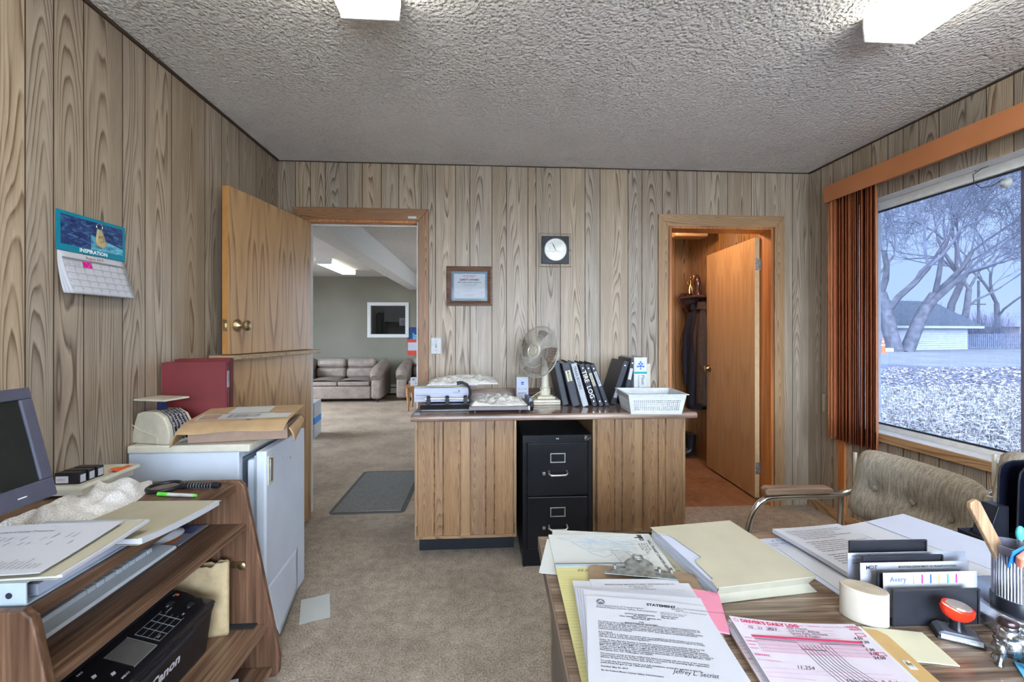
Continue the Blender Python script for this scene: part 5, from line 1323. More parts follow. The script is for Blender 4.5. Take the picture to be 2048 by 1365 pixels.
# ------------------------------------------------------------------ on the back wall: award, clock, switch
a0, a1 = aty(893, 612, YB), aty(985, 534, YB)
t = thing('framed_award', 'framed safety award certificate in a brown wooden frame', 'frame', ((a0.x+a1.x)/2, YB, a0.z))
x0, x1, z0, z1 = a0.x, a1.x, a0.z, a1.z; fwd = 0.036
fm = streaks('walnut_frame', ((0.05, 0.024, 0.016), (0.12, 0.062, 0.04), (0.19, 0.11, 0.075)), 'X', (6, 120), rough=0.3, coat=0.4)
m = MB(); 
for j, (o1, o2, ya, yb) in enumerate(((0.0, 0.015, 0.013, 0.001), (0.015, 0.025, 0.020, 0.013), (0.025, fwd, 0.010, 0.002))):
    def rr_(o_, y_): return [(x0+o_, YB-y_, z0+o_), (x1-o_, YB-y_, z0+o_), (x1-o_, YB-y_, z1-o_), (x0+o_, YB-y_, z1-o_)]
    A = rr_(o1, {0: 0.018, 1: 0.022, 2: 0.016}[j]); B_ = rr_(o2, {0: 0.022, 1: 0.016, 2: 0.008}[j])
    for i in range(4): m.quad(A[i], A[(i+1) % 4], B_[(i+1) % 4], B_[i])
A = [(x0, YB-0.0015, z0), (x1, YB-0.0015, z0), (x1, YB-0.0015, z1), (x0, YB-0.0015, z1)]; B_ = [(x0, YB-0.018, z0), (x1, YB-0.018, z0), (x1, YB-0.018, z1), (x0, YB-0.018, z1)]
for i in range(4): m.quad(A[i], A[(i+1) % 4], B_[(i+1) % 4], B_[i])
m.build('frame', fm, t, world=True)
xi0, xi1, zi0, zi1 = x0+fwd, x1-fwd, z0+fwd, z1-fwd
m = MB(); m.box(xi0-0.003, xi1+0.003, YB-0.0072, YB-0.002, zi0-0.003, zi1+0.003); m.build('certificate', paper_m, t, world=True)
m = MB(); bw_ = 0.016
for (a, b, c, d) in ((xi0, xi1, zi0, zi0+bw_), (xi0, xi1, zi1-bw_, zi1), (xi0, xi0+bw_, zi0+bw_, zi1-bw_), (xi1-bw_, xi1, zi0+bw_, zi1-bw_)): m.box(a, b, YB-0.0076, YB-0.0073, c, d)
m.build('ornate_border', plain('border_blue_grey', (0.16, 0.23, 0.30), 0.6, var=0.9, scale=260), t, world=True)
xc = (xi0+xi1)/2; zt = zi1-bw_
m = MB()
def tx(body, size, z, bold=0.0, al='CENTER', x=None, sx=1.0): m.text(body, size, T(xc if x is None else x, YB-0.0079, z, rx=PI/2), al, bold=bold, sx=sx)
tx('SAFETY AWARD', 0.0185, zt-0.048, 0.0005); tx('Hall Transit Charter Service, Inc.', 0.0125, zt-0.064, 0.0002)
for k, (s_, z) in enumerate((('This certificate is presented in recognition', 0.076), ('of outstanding safety performance', 0.086), ('For the year', 0.104), ('National Interstate Insurance Company', 0.114), ('Policyholder since 1994', 0.124), ('Alternative Risk Transfer', 0.148), ('Captive program member', 0.156))): tx(s_, 0.0065, zt-z)
tx('Richard Lane\nPresident', 0.006, zt-0.134, x=xi0+0.03, al='LEFT')
m.build('lettering', ink, t, world=True)
m = MB(); tx('NATIONAL INTERSTATE', 0.0085, zt-0.018, 0.0003); tx('INSURANCE COMPANY', 0.006, zt-0.026); tx('CERTIFIED', 0.007, zt-0.135, x=xi1-0.065, al='LEFT'); m.build('red_lettering', ink_red, t, world=True)
m = MB(); m.box(xi0-0.002, xi1+0.002, YB-0.0105, YB-0.0095, zi0-0.002, zi1+0.002); m.build('glass', glass('picture_glass', (0.97, 0.98, 0.98), gloss=0.002), t, world=True)
# clock
c0, c1 = aty(1084, 530, YB), aty(1138, 473, YB); cxm, czm = aty(1110, 502, YB).x, aty(1110, 501, YB).z
hs = 0.097
t = thing('wall_clock', 'square black wall clock with a silver dial and wire frame', 'clock', (cxm, YB, czm))
MB().box(-hs, hs, -0.022, -0.0012, -hs, hs).build('case', black_pl, t, bevel=0.002)
m = MB(); m.M = T(0, -0.0225, 0, rx=PI/2); m.lathe([(0.084, 0), (0.084, 0.006), (0.080, 0.009), (0.078, 0.006), (0.078, 0.002)], 48); m.build('bezel', brushed, t)
m = MB(); m.M = T(0, -0.0226, 0, rx=PI/2); m.lathe([(0.0785, 0.0), (0.0785, 0.0008), (0, 0.0009)], 48); dial = m.build('dial', silver_d, t)
m = MB(); m.M = T(0, -0.0240, 0, rx=PI/2)
for k in range(12):
    if k % 3 == 0: continue
    a = k*PI/6; old = m.M; m.M = old @ Matrix.Rotation(a, 4, 'Z'); m.box(-0.0006, 0.0006, 0.050, 0.072, 0, 0.0003); m.M = old
for s_, x, y in (('12', 0, 0.056), ('3', 0.060, -0.006), ('6', 0, -0.066), ('9', -0.060, -0.006)): m.text(s_, 0.017, T(x, y, 0), 'CENTER', sx=0.7)
m.text('SUNBEAM', 0.005, T(0, -0.024, 0), 'CENTER'); m.build('markings', ink, dial)
for nm, a, L_, wd_ in (('hour_hand', 23.5, 0.040, 0.0022), ('minute_hand', 29, 0.062, 0.0016), ('second_hand', -28, 0.05, 0.0006)):
    m = MB(); m.M = T(0, -0.0262-(0.0012 if nm[0] == 'm' else 0), 0, rx=PI/2) @ Matrix.Rotation(R(a), 4, 'Z'); m.prism([(-wd_, -0.01), (wd_, -0.01), (wd_*0.5, L_), (-wd_*0.5, L_)], 'Z', 0, 0.0006); m.build(nm, ink if nm != 'second_hand' else brass, t)
m = MB(); m.M = T(0, -0.0315, 0, rx=PI/2); m.lathe([(0.0775, -0.002), (0.070, 0.004), (0.045, 0.009), (0.0, 0.011)], 40); m.build('glass_dome', dome_m, t)
m = MB(); L_ = 0.118
for sg in (-1, 1):
    m.tube([(-L_, -0.012, sg*L_), (L_, -0.012, sg*L_)], 0.0012, 6); m.tube([(sg*L_*0.93, -0.012, -L_), (sg*L_*0.93, -0.012, L_)], 0.0012, 6)
    m.tube([(sg*hs, -0.012, 0), (sg*L_, -0.012, 0)], 0.0015, 6); m.tube([(0, -0.012, sg*hs), (0, -0.012, sg*L_)], 0.0015, 6)
m.build('wire_frame', brass, t)
# switch
c = aty(872.5, 692, YB)
t = thing('light_switch', 'white light switch plate beside the oak door casing', 'switch', (c.x, YB, c.z))
MB().box(-0.035, 0.035, -0.007, -0.001, -0.057, 0.057).build('plate', white_pl, t, bevel=0.003)
MB().box(-0.006, 0.006, -0.0105, -0.0072, -0.014, 0.014).build('toggle_slot', grey_pl, t)
m = MB(); m.M = T(0, -0.008, 0.0, rx=R(-25)); m.box(-0.004, 0.004, -0.014, 0, -0.005, 0.005); m.build('toggle', white_pl, t)
for z in (-0.030, 0.030):
    m = MB(); m.M = T(0, -0.0072, z, rx=PI/2); m.lathe([(0.0035, 0), (0.0035, 0.001), (0, 0.0013)], 10); m.build('screw', grey_pl, t)
# ================================================================== LEFT WALL: CALENDAR
y0, y1 = 1.500, 1.768
zt, zm, zb_ = 1.690, 1.556, 1.412
t = thing('wall_calendar', 'teal Inspiration wall calendar opened at August 2019 on the left wall', 'calendar', (XL, 1.634, zb_))
xs = XL+0.004
m = MB(); m.box(XL+0.0012, XL+0.004, y0, y1, zm, zt); m.build('top_leaf', teal_board, t, world=True)
m = MB(); m.quad((XL+0.0046, y0+0.012, zm+0.022), (XL+0.0046, y1-0.012, zm+0.022), (XL+0.0046, y1-0.012, zt-0.012), (XL+0.0046, y0+0.012, zt-0.012), uv=[(0, 0), (1, 0), (1, 1), (0, 1)]); m.build('picture', art_m, t, world=True)
def lt(x, y, z): return Matrix.Translation((x, y, z)) @ Matrix(((0, 0, 1, 0), (1, 0, 0, 0), (0, 1, 0, 0), (0, 0, 0, 1)))   # text plane facing +x, reading along +y
m = MB(); m.text('INSPIRATION', 0.0185, lt(XL+0.0046, (y0+y1)/2, zm+0.006), 'CENTER', bold=0.0005); m.build('lettering', white_ink, t, world=True)
# month sheet, curling off the wall towards its lower edge
def sh(u, v):   # u along y, v down
    z = zm - 0.002 - v*(zm-zb_-0.002)
    return (XL+0.0045+0.034*v**1.5+0.004*u*v, y0+0.002+u*(y1-y0-0.004)+0.010*v, z)
for k in range(3):
    m = MB(); m.grid(10, 14, lambda u, v, k=k: tuple(Vector(sh(u, v))-Vector((0.0012+0.006*(2-k)*v, 0.006*v*(2-k), 0))))
    m.build('month_page', paper_m, t, world=True, solid=0.0005)
def onsheet(g, k0):
    for i in range(k0, len(g.v)):
        u, v, z = g.v[i]; q = sh(u, v); g.v[i] = (q[0]+0.0009, q[1], q[2])
def uvM(u, v, su, sv): return Matrix.Translation((u, v, 0)) @ Matrix.Diagonal((su, -sv, 1, 1))
W_, H_ = (y1-y0), (zm-zb_)
m = MB(); k0 = len(m.v); m.text('August 2019', 0.014, uvM(0.5, 0.105, 1/W_, 1/H_), 'CENTER'); onsheet(m, k0); m.build('title', plain('ink_maroon', (0.25, 0.05, 0.04), 0.6), t, world=True)
m = MB(); n = 20
for k in range(n): 
    a, b = k/n*0.92+0.04, (k+1)/n*0.92+0.04
    m.quad((a, 0.135, 0), (b, 0.135, 0), (b, 0.175, 0), (a, 0.175, 0))
onsheet(m, 0); m.build('weekday_bar', plain('bar_grey', (0.22, 0.22, 0.22), 0.6), t, world=True)
m = MB()
for j in range(6):
    v = 0.175+0.16*j if j < 5 else 0.985
    for k in range(12):
        a, b = 0.04+0.92*k/12, 0.04+0.92*(k+1)/12
        m.quad((a, v, 0), (b, v, 0), (b, v+0.006, 0), (a, v+0.006, 0))
for i in range(8):
    u = 0.04+0.92*i/7
    for k in range(8):
        a, b = 0.175+0.81*k/8, 0.175+0.81*(k+1)/8
        m.quad((u, a, 0), (u+0.0028, a, 0), (u+0.0028, b, 0), (u, b, 0))
for d_ in range(1, 32):
    q = d_+3; r_, c_ = divmod(q, 7)
    m.text(str(d_), 0.007, uvM(0.048+0.92*c_/7, 0.175+0.162*r_+0.055, 1/W_, 1/H_))
for c_ in (0, 1):
    m.text('S M T W T F S\n4  5  6  7  8\n11 12 13 14\n18 19 20 21', 0.0048, uvM(0.05+0.92*c_/7, 0.215, 1/W_, 1/H_))
onsheet(m, 0); m.build('date_grid', ink_grey, t, world=True)
m = MB(); m.quad((0.04+0.92*2/7, 0.18, 0), (0.04+0.92*3/7, 0.18, 0), (0.04+0.92*3/7, 0.33, 0), (0.04+0.92*2/7, 0.33, 0)); onsheet(m, 0); m.build('photo_tile', plain('magenta_tile', (0.62, 0.02, 0.25), 0.5, var=0.8, scale=90), t, world=True)
# key tag hanging in front of the picture
kt = thing('key_tag', 'wooden key tag on a ring, hung over the calendar picture', 'key tag', (XL+0.010, 1.650, 1.62))
m = MB(); R_ = 0.012; m.tube([(0, R_*math.cos(a*PI/12), 0.044+R_*math.sin(a*PI/12)) for a in range(24)], 0.0012, 6, closed=True); m.build('split_ring', chrome, kt)
m = MB(); pts = [(-0.008, 0.034), (0.006, 0.033), (0.016, 0.012), (0.026, -0.012), (0.022, -0.026), (0.008, -0.032), (-0.008, -0.027), (-0.014, -0.008)]
m.prism(pts, 'X', -0.0035, 0.0035); m.build('wooden_tag', plain('tan_tag', (0.40, 0.33, 0.18), 0.5), kt, bevel=0.002)
m = MB(); m.text('Key\nL.D.', 0.015, lt(0.0037, -0.007, -0.002) @ Matrix.Rotation(0.5, 4, 'Z'), ital=0.3); m.build('lettering', ink, kt)

# ================================================================== SMALL REFRIGERATOR
RX0, RX1, RY0, RY1, RH = XL+0.01, -0.985, 1.775, 2.215, 0.80
t = thing('refrigerator', 'small white refrigerator with its door ajar beside the dutch door', 'refrigerator', (RX0, RY0, 0))
m = MB(); m.box(RX0, RX1, RY0, RY0+0.03, 0.03, RH); m.box(RX0, RX1, RY1-0.03, RY1, 0.03, RH); m.box(RX0, RX0+0.03, RY0+0.03, RY1-0.03, 0.03, RH); m.box(RX0+0.03, RX1, RY0+0.03, RY1-0.03, 0.03, 0.06); m.box(RX0+0.03, RX1, RY0+0.03, RY1-0.03, RH-0.03, RH)
m.build('body', fridge_m, t, world=True, bevel=0.004)
m = MB(); m.box(RX0+0.031, RX0+0.04, RY0+0.031, RY1-0.031, 0.061, RH-0.031); m.box(RX0+0.041, RX1-0.01, RY0+0.031, RY0+0.036, 0.061, RH-0.031); m.build('liner', fridge_in, t, world=True)
for z in (0.25, 0.45): MB().box(RX0+0.045, RX1-0.03, RY0+0.037, RY1-0.037, z, z+0.006).build('shelf', clear_m, t, world=True)
MB().box(RX0+0.045, RX1-0.02, RY0+0.037, RY1-0.037, 0.62, 0.755).build('ice_box', fridge_in, t, world=True, bevel=0.01)
MB().box(RX0, -0.940, RY0-0.008, RY1+0.008, RH+0.0005, RH+0.032).build('worktop', lid_m, t, world=True, bevel=0.006)
MB().box(RX0+0.02, RX1-0.04, RY0+0.02, RY1-0.02, 0, 0.0295).build('plinth', black_matte, t, world=True)
# door: hinged at the far side, ajar
DH = Vector((-0.967, RY1-0.004, 0)); dA = math.atan2(-0.425, 0.026)
MD = Matrix.Translation(DH) @ Matrix.Rotation(dA, 4, 'Z')   # local x: hinge -> free edge, +y: outside (towards +x)
DLn = 0.435
m = MB(); m.M = MD
m.prism([(0.0, 0.020), (0.0, 0.058), (DLn-0.006, 0.058), (DLn, 0.050), (DLn, 0.020)], 'Z', 0.035, RH-0.002); door_o = m.build('door', fridge_m, t, world=True, bevel=0.005, seg=3)
m = MB(); m.M = MD; m.box(0.012, DLn-0.012, 0.008, 0.0195, 0.05, RH-0.02); m.build('gasket', fridge_in, door_o, world=True, bevel=0.002)
m = MB(); m.M = MD; m.box(0.03, DLn-0.03, -0.028, 0.0075, 0.07, RH-0.04); m.build('door_liner', fridge_m, door_o, world=True, bevel=0.01)
# recessed handle plate near the free edge
m = MB(); m.M = MD; xa, xb, za, zb2 = DLn-0.060, DLn-0.012, 0.655, 0.775
for (a, b, c, d) in ((xa, xb, za, za+0.012), (xa, xb, zb2-0.012, zb2), (xa, xa+0.010, za+0.012, zb2-0.012), (xb-0.010, xb, za+0.012, zb2-0.012)): m.box(a, b, 0.0585, 0.0635, c, d)
hd = m.build('handle_frame', lid_m, door_o, world=True, bevel=0.0015)
m = MB(); m.M = MD; m.tube([(DLn-0.036, 0.0605, za+0.014), (DLn-0.036, 0.0605, zb2-0.014)], 0.009, 12); m.build('handle_bar', brushed, hd, world=True)
# loose skin curling off the lower door
m = MB(); m.M = MD
def skin(u, v):
    z = 0.045+0.20*v; return (0.10+0.32*u, 0.0590+0.045*(1-v)**2*u**1.0*(1.0)+0.0008, z)
m.grid(12, 10, skin); m.build('loose_skin', fridge_m, door_o, world=True, solid=0.0008)
m = MB()
for k, (u, z, s_) in enumerate(((0.25, 0.70, 0.009), (0.22, 0.712, 0.004), (0.30, 0.708, 0.003), (0.17, 0.72, 0.003))):
    m.M = MD @ T(DLn-u, 0.0583, z, rx=-PI/2); m.poly([(-s_*0.3, -s_, 0), (s_*0.3, -s_*0.5, 0), (s_*0.4, s_, 0), (0, s_*0.4, 0), (-s_*0.5, s_*0.2, 0)])
m.build('scuff_marks', ink_grey, door_o, world=True)
TZ = RH+0.033
# postal scale
t = thing('postal_scale', 'beige spring postal scale with a black and white dial on the refrigerator', 'scale', (-1.328, 1.845, TZ), R(-14))
m = MB(); m.prism([(-0.085, 0), (0.095, 0), (0.098, 0.035), (0.090, 0.075), (0.068, 0.110), (0.030, 0.128), (-0.030, 0.128), (-0.055, 0.120), (-0.068, 0.085), (-0.080, 0.03)], 'Y', -0.055, 0.055); m.build('housing', cream_pl, t, bevel=0.004)
m = MB()
prof = [(0.0965, 0.012), (0.0995, 0.036), (0.0915, 0.077), (0.0695, 0.1125), (0.034, 0.1305)]
for (p, q) in zip(prof[:-1], prof[1:]): m.quad((p[0]+0.001, -0.038, p[1]), (p[0]+0.001, 0.038, p[1]), (q[0]+0.001, 0.038, q[1]+0.0005), (q[0]+0.001, -0.038, q[1]+0.0005))
dlp = m.build('dial_window', black_pl, t)
m = MB(); rn = random.Random(4)
def arc(s_):
    s_ = s_*4; i = min(3, int(s_)); f = s_-i; p, q = prof[i], prof[i+1]; return (p[0]+(q[0]-p[0])*f+0.0018, p[1]+(q[1]-p[1])*f+0.0012)
for col in range(5):
    for k in range(34):
        a = arc(k/34+0.004); b = arc(min(0.999, k/34+0.015)); ya = -0.036+col*0.0148; yb = ya+rn.uniform(0.004, 0.011)
        m.quad((a[0], ya, a[1]), (a[0], yb, a[1]), (b[0], yb, b[1]), (b[0], ya, b[1]))
m.build('dial_print', white_ink, dlp)
m = MB(); m.box(-0.012, 0.012, -0.012, 0.012, 0.1285, 0.170); m.build('post', plain('navy_post', (0.02, 0.03, 0.10), 0.4), t, bevel=0.001)
m = MB(); m.prism([(-0.075, -0.055), (0.075, -0.055), (0.075, 0.055), (-0.075, 0.055)], 'Z', 0.1705, 0.178); m.build('tray', cream_pl, t, bevel=0.003)
MB().tube([(-0.078, -0.057, 0.075), (-0.04, -0.057, 0.055), (0.03, -0.057, 0.035), (0.045, -0.057, 0.028), (0.045, -0.057, 0.0)], 0.0015, 5).build('seam', lid_m, t)
# red binders
t = thing('ring_binder', 'large red binder labelled School Bills, standing on the refrigerator', 'binder', (-1.175, 2.015, TZ), R(180+17))
# local: x runs from the spine back along the cover, y depth(thickness)
cw, ct, ch = 0.238, 0.045, 0.315
m = MB(); m.box(0, cw, -0.003, 0, 0, ch); m.box(0, cw, -ct, -ct+0.003, 0, ch); m.build('cover', red_m, t, bevel=0.001)
M0 = MB(); M0.box(-0.004, 0.0, -ct, 0, 0, ch); sp = M0.build('spine', maroon, t, bevel=0.0015)
MB().box(0.01, cw-0.012, -ct+0.006, -0.006, 0.008, ch-0.012).build('pages', paper_m, t)
def spM(y, z, rot=0): return Matrix.Translation((-0.0052, y, z)) @ Matrix(((0, 0, -1, 0), (-1, 0, 0, 0), (0, 1, 0, 0), (0, 0, 0, 1))) @ Matrix.Rotation(rot, 4, 'Z')
MB().box(-0.0055, -0.0043, -ct+0.006, -0.004, 0.195, 0.27).build('spine_label', paper_m, sp)
m = MB(); mm_ = spM(-0.012, 0.268, -PI/2); mm_.translation.x = -0.0060; m.text('School', 0.018, mm_, ital=0.1); mm2 = spM(-0.030, 0.255, -PI/2); mm2.translation.x = -0.0060; m.text('Bills', 0.018, mm2, ital=0.1); m.build('lettering', ink, sp)
m = MB(); m.text('IN-WEST', 0.020, spM(-0.016, 0.185, -PI/2), bold=0.0002); m.build('gold_lettering', gold_ink, sp)
m = MB(); m.M = Matrix.Translation((-0.0045, -ct/2, 0.298)) @ Matrix.Rotation(-PI/2, 4, 'Y'); m.lathe([(0.004, 0), (0.004, 0.0008), (0, 0.0008)], 12); m.build('spine_hole', black_matte, sp)
t = thing('ring_binder', 'second red binder standing behind the one labelled School Bills', 'binder', (-1.195, 2.075, TZ), R(180+14))
m = MB(); m.box(0, 0.215, -0.003, 0, 0, 0.325); m.box(0, 0.215, -0.05, -0.047, 0, 0.325); m.box(-0.004, 0.0, -0.05, 0, 0, 0.325); m.build('cover', red_m, t, bevel=0.001)
MB().box(0.01, 0.20, -0.043, -0.006, 0.01, 0.318).build('pages', paper_m, t)
# open cardboard mailer box
K0 = atz(374, 888, TZ); K1 = atz(574, 878, TZ)
t = thing('cardboard_box', 'flat cardboard mailing box with a flared lid on the refrigerator', 'box', (K0.x, K0.y+0.004, TZ), math.atan2(K1.y-K0.y, K1.x-K0.x))
bw2 = (K1-K0).length
hb = 0.062; bdp = 0.225
m = MB()
for (a, b, c, d) in ((0, bw2, 0, 0.004), (0, bw2, bdp-0.004, bdp), (0, 0.004, 0.004, bdp-0.004), (bw2-0.004, bw2, 0.004, bdp-0.004)): m.box(a, b, c, d, 0, hb)
m.box(0.004, bw2-0.004, 0.004, bdp-0.004, 0, 0.004); m.build('tray', kraft_in, t, bevel=0.001)
def lid(u, v):   # top face + front flap
    if v < 0.36: s_ = v/0.36; y = -0.062+0.062*s_; z = hb-0.012+0.030*s_**0.8 - 0.0035*math.sin(u*9)*(1-s_)
    else: s_ = (v-0.36)/0.64; y = s_*bdp; z = hb+0.018+0.022*s_
    return (u*(bw2+0.018)-0.004-0.012*(1-v), y, z)
m = MB(); m.slab(24, 16, lid, 0.003); lo = m.build('lid', kraft, t)
def ear(sg):
    def f(u, v):
        x = -0.004 if sg < 0 else bw2+0.014
        y = -0.055+u*(bdp*0.9); z = hb+0.004+0.016*u
        s_ = v
        return (x+sg*(0.006+0.040*s_-0.018*s_*s_)*(1-0.3*u), y-0.008*s_, z-0.010-0.055*s_*(1.0-0.55*u))
    return f
for sg in (-1, 1):
    m = MB(); m.grid(12, 8, ear(sg)); m.build('side_flap', kraft, t, solid=0.003)
lz = lambda v: hb+0.018+0.022*v+0.0042
m = MB(); 
def strip(x0, x1, v0, v1, dz=0.0): m.quad((x0, v0*bdp, lz(v0)+dz), (x1, v0*bdp, lz(v0)+dz), (x1, v1*bdp, lz(v1)+dz), (x0, v1*bdp, lz(v1)+dz))
strip(0.01, bw2-0.005, 0.10, 0.46); strip(0.10, 0.26, 0.5, 0.95); m.build('shipping_labels', paper_old, lo)
m = MB()
strip(0.02, 0.09, 0.14, 0.42, 0.0005); m.build('brown_print', kraft_in, lo)
m = MB()
rn = random.Random(9)
for k in range(26): x = 0.12+k*0.0048; strip(x, x+rn.choice((0.0015, 0.003)), 0.2, 0.4, 0.0006)
m.build('bar_code', ink_grey, lo)
m = MB(); strip(bw2*0.57, bw2*0.57+0.016, 0.0, 0.06, 0.0006); m.build('printed_square', ink_grey, lo)
m = MB(); m.M = T(0.02, 0.03, lz(0.12)+0.0008, rx=math.atan(0.022/bdp)); m.text('SEE REVERSE FOR INSTRUCTIONS', 0.010, T(0, 0, 0)); m.M = T(bw2-0.075, 0.09, lz(0.4)+0.0008, rx=math.atan(0.022/bdp)); m.text('FRAGILE', 0.018, T(0, 0, 0), bold=0.0004); m.build('lettering', ink_red, lo)

# ================================================================== COMPUTER CART
CY0, CY1 = 0.872, 1.575
t = thing('computer_cart', 'walnut laminate computer cart with slanted sides against the left wall', 'computer cart', (-1.40, CY0, 0))
def side_panel(ya, yb):
    prof = [(-1.402, 0.06), (-0.742, 0.06), (-0.728, 0.075), (-0.724, 0.13), (-0.84, 0.71), (-0.848, 0.742), (-0.866, 0.757), (-1.402, 0.757)]
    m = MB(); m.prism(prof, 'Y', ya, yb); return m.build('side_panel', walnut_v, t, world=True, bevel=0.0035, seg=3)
spn = side_panel(CY0-0.019, CY0); spf = side_panel(CY1-0.019, CY1)
ya, yb = CY0+0.0004, CY1-0.0194
MB().box(-1.40, -0.872, ya, yb, 0.722, 0.75).build('top', walnut, t, world=True, bevel=0.002)
MB().box(-1.25, -0.838, ya, yb, 0.588, 0.607).build('keyboard_shelf', walnut, t, world=True, bevel=0.002)
MB().box(-1.39, -0.765, ya, yb, 0.230, 0.250).build('lower_shelf', walnut, t, world=True, bevel=0.002)
MB().box(-1.39, -0.748, ya, yb, 0.080, 0.098).build('bottom_board', walnut, t, world=True, bevel=0.004, seg=3)
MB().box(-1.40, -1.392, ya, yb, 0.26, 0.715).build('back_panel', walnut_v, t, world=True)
for y in (CY0+0.03, CY1-0.06):
    for x in (-1.33, -0.80):
        m = MB(); m.M = T(x, y, 0.027, rz=0) @ Matrix.Rotation(PI/2, 4, 'Y'); m.lathe([(0.02, -0.01), (0.027, -0.006), (0.027, 0.006), (0.02, 0.01)], 16); m.M = Matrix.Identity(4); m.box(x-0.014, x+0.014, y-0.014, y+0.014, 0.054, 0.0795)
        m.build('caster', black_pl, t, world=True)
m = MB(); m.box(-0.885, -0.845, CY1-0.026, CY1-0.0195, 0.455, 0.475); m.M = T(-0.848, CY1-0.026, 0.462, rx=PI/2); m.lathe([(0.013, 0), (0.013, 0.004), (0.008, 0.007), (0, 0.007)], 16); m.build('bracket', brass, spf, world=True)
m = MB(); m.box(-0.93, -0.80, CY1-0.045, CY1-0.0195, 0.2505, 0.256); m.build('slide_rail', black_matte, spf, world=True)
TOP = 0.7505
# monitor
t = thing('monitor', 'blue-grey flat monitor leaning back on the computer cart', 'monitor', (-1.14, 1.02, TOP))
# frame faces +x, leaning back
LEAN = R(14)
MM = Matrix.Translation((0.012, 0, 0.102)) @ Matrix.Rotation(-LEAN, 4, 'Y')
hw, hh2 = 0.183, 0.292
m = MB(); m.M = MM
b1, b2, b3 = 0.030, 0.030, 0.048
for (a, b, c, d) in ((-hw, hw, 0, b3), (-hw, hw, hh2-b2, hh2), (-hw, -hw+b1, b3, hh2-b2), (hw-b1, hw, b3, hh2-b2)): m.box(-0.028, 0, a, b, c, d)
m.box(-0.05, -0.0285, -hw+0.012, hw-0.012, 0.012, hh2-0.012); m.build('bezel', mon_m, t, bevel=0.003)
m = MB(); m.M = MM; m.box(-0.026, -0.006, -hw+b1+0.0005, hw-b1-0.0005, b3+0.0005, hh2-b2-0.0005); m.build('screen', screen_m, t)
m = MB(); m.M = MM; m.box(0.0003, 0.001, 0.09, 0.11, 0.020, 0.0225); m.build('badge', white_ink, t)
m = MB(); m.M = MM @ T(0.0003, 0.035, 0.022) @ Matrix.Rotation(PI/2, 4, 'Y'); m.lathe([(0.006, 0), (0.006, 0.002), (0, 0.0025)], 12); m.build('power_button', grey_pl, t)
MB().tube([(-0.02, 0, 0.012), (-0.04, 0, 0.06), (-0.055, 0, 0.14)], [0.05, 0.03, 0.025], 12).build('neck', mon_m, t)
m = MB(); m.prism([(-0.13, -0.10), (0.0, -0.11), (0.012, -0.05), (0.012, 0.05), (0.0, 0.11), (-0.13, 0.10)], 'Z', 0, 0.012); m.build('stand', mon_m, t, bevel=0.004)
# towel
def fold(u, v):
    e = min(1, min(u, 1-u, v, 1-v)*7)
    z = 0.030*e**0.5*(0.70+0.30*math.sin(17*v+3.5*u+1.5*math.sin(7*u)))+0.014*e*math.sin(6*u+5*v)+0.004*e*math.sin(37*u+5*v)
    x = -0.115+0.23*v; y = -0.17+0.34*u
    return (x+0.03*math.sin(3*u)-0.04*u, y+0.01*math.sin(9*v), 0.001+max(0.0, z))
t = MB(); t.grid(50, 34, fold); t.grid(6, 6, lambda u, v: (lambda p: (p[0], p[1], 0.0))(fold(v, u)))
TW = atz(165, 1000, 0.77)
o = t.build('towel', towel_m, loc=(TW.x+0.01, TW.y+0.01, TOP), rotz=R(8)); tag(o, 'rumpled white terry towel beside the monitor on the cart', 'towel')
t2 = MB(); t2.grid(36, 22, lambda u, v: (lambda p: (p[0]*0.75, p[1]*0.62, p[2]*0.8))(fold(u, v)))
# yellow handwritten note by the monitor
q = atz(40, 1050, TOP+0.004)
o = MB().slab(10, 6, lambda u, v: (-0.06+0.10*v, -0.06+u*0.15, 0.004*u*u), 0.0006).build('handwritten_note', cream_note, loc=(q.x, q.y-0.01, TOP+0.0006), rotz=R(-12)); tag(o, 'pale yellow handwritten note beneath the monitor', 'note')
m = MB(); m.text('call Sat.\nThompson falls', 0.018, Matrix.Translation((-0.035, -0.045, 0.0055)) @ Matrix.Rotation(PI/2, 4, 'Z'), ital=0.3); m.build('lettering', ink_grey, o)
# light-blue ring binder near end
t = thing('ring_binder', 'light blue ring binder lying under the papers on the cart', 'binder', (-0.884, 0.880, TOP), R(0))
pale_blue = plain('pale_blue_vinyl', (0.38, 0.46, 0.54), 0.45)
m = MB(); m.box(-0.235, 0, 0.0, 0.004, 0.0, 0.046); m.box(-0.235, 0.0, 0.0041, 0.285, 0, 0.003); m.box(-0.235, 0.0, 0.0041, 0.285, 0.043, 0.046); m.build('cover', pale_blue, t, bevel=0.001)
m = MB(); m.slab(6, 10, lambda u, v: (-0.225+0.218*u, 0.03+0.245*v, 0.004), 0.022+0.0); m.build('pages', paper_b, t)
for x in (-0.018, -0.115, -0.210):
    m = MB(); m.tube([(x, 0.022+0.017*math.cos(a*PI/8), 0.022+0.017*math.sin(a*PI/8)) for a in range(16)], 0.0018, 6, closed=True); m.build('ring', chrome, t)
m = MB(); m.M = T(-0.03, -0.0003, 0.022, rx=PI/2); m.lathe([(0.006, 0), (0.006, 0.0006), (0, 0.0006)], 14); m.build('finger_hole', ink, t)
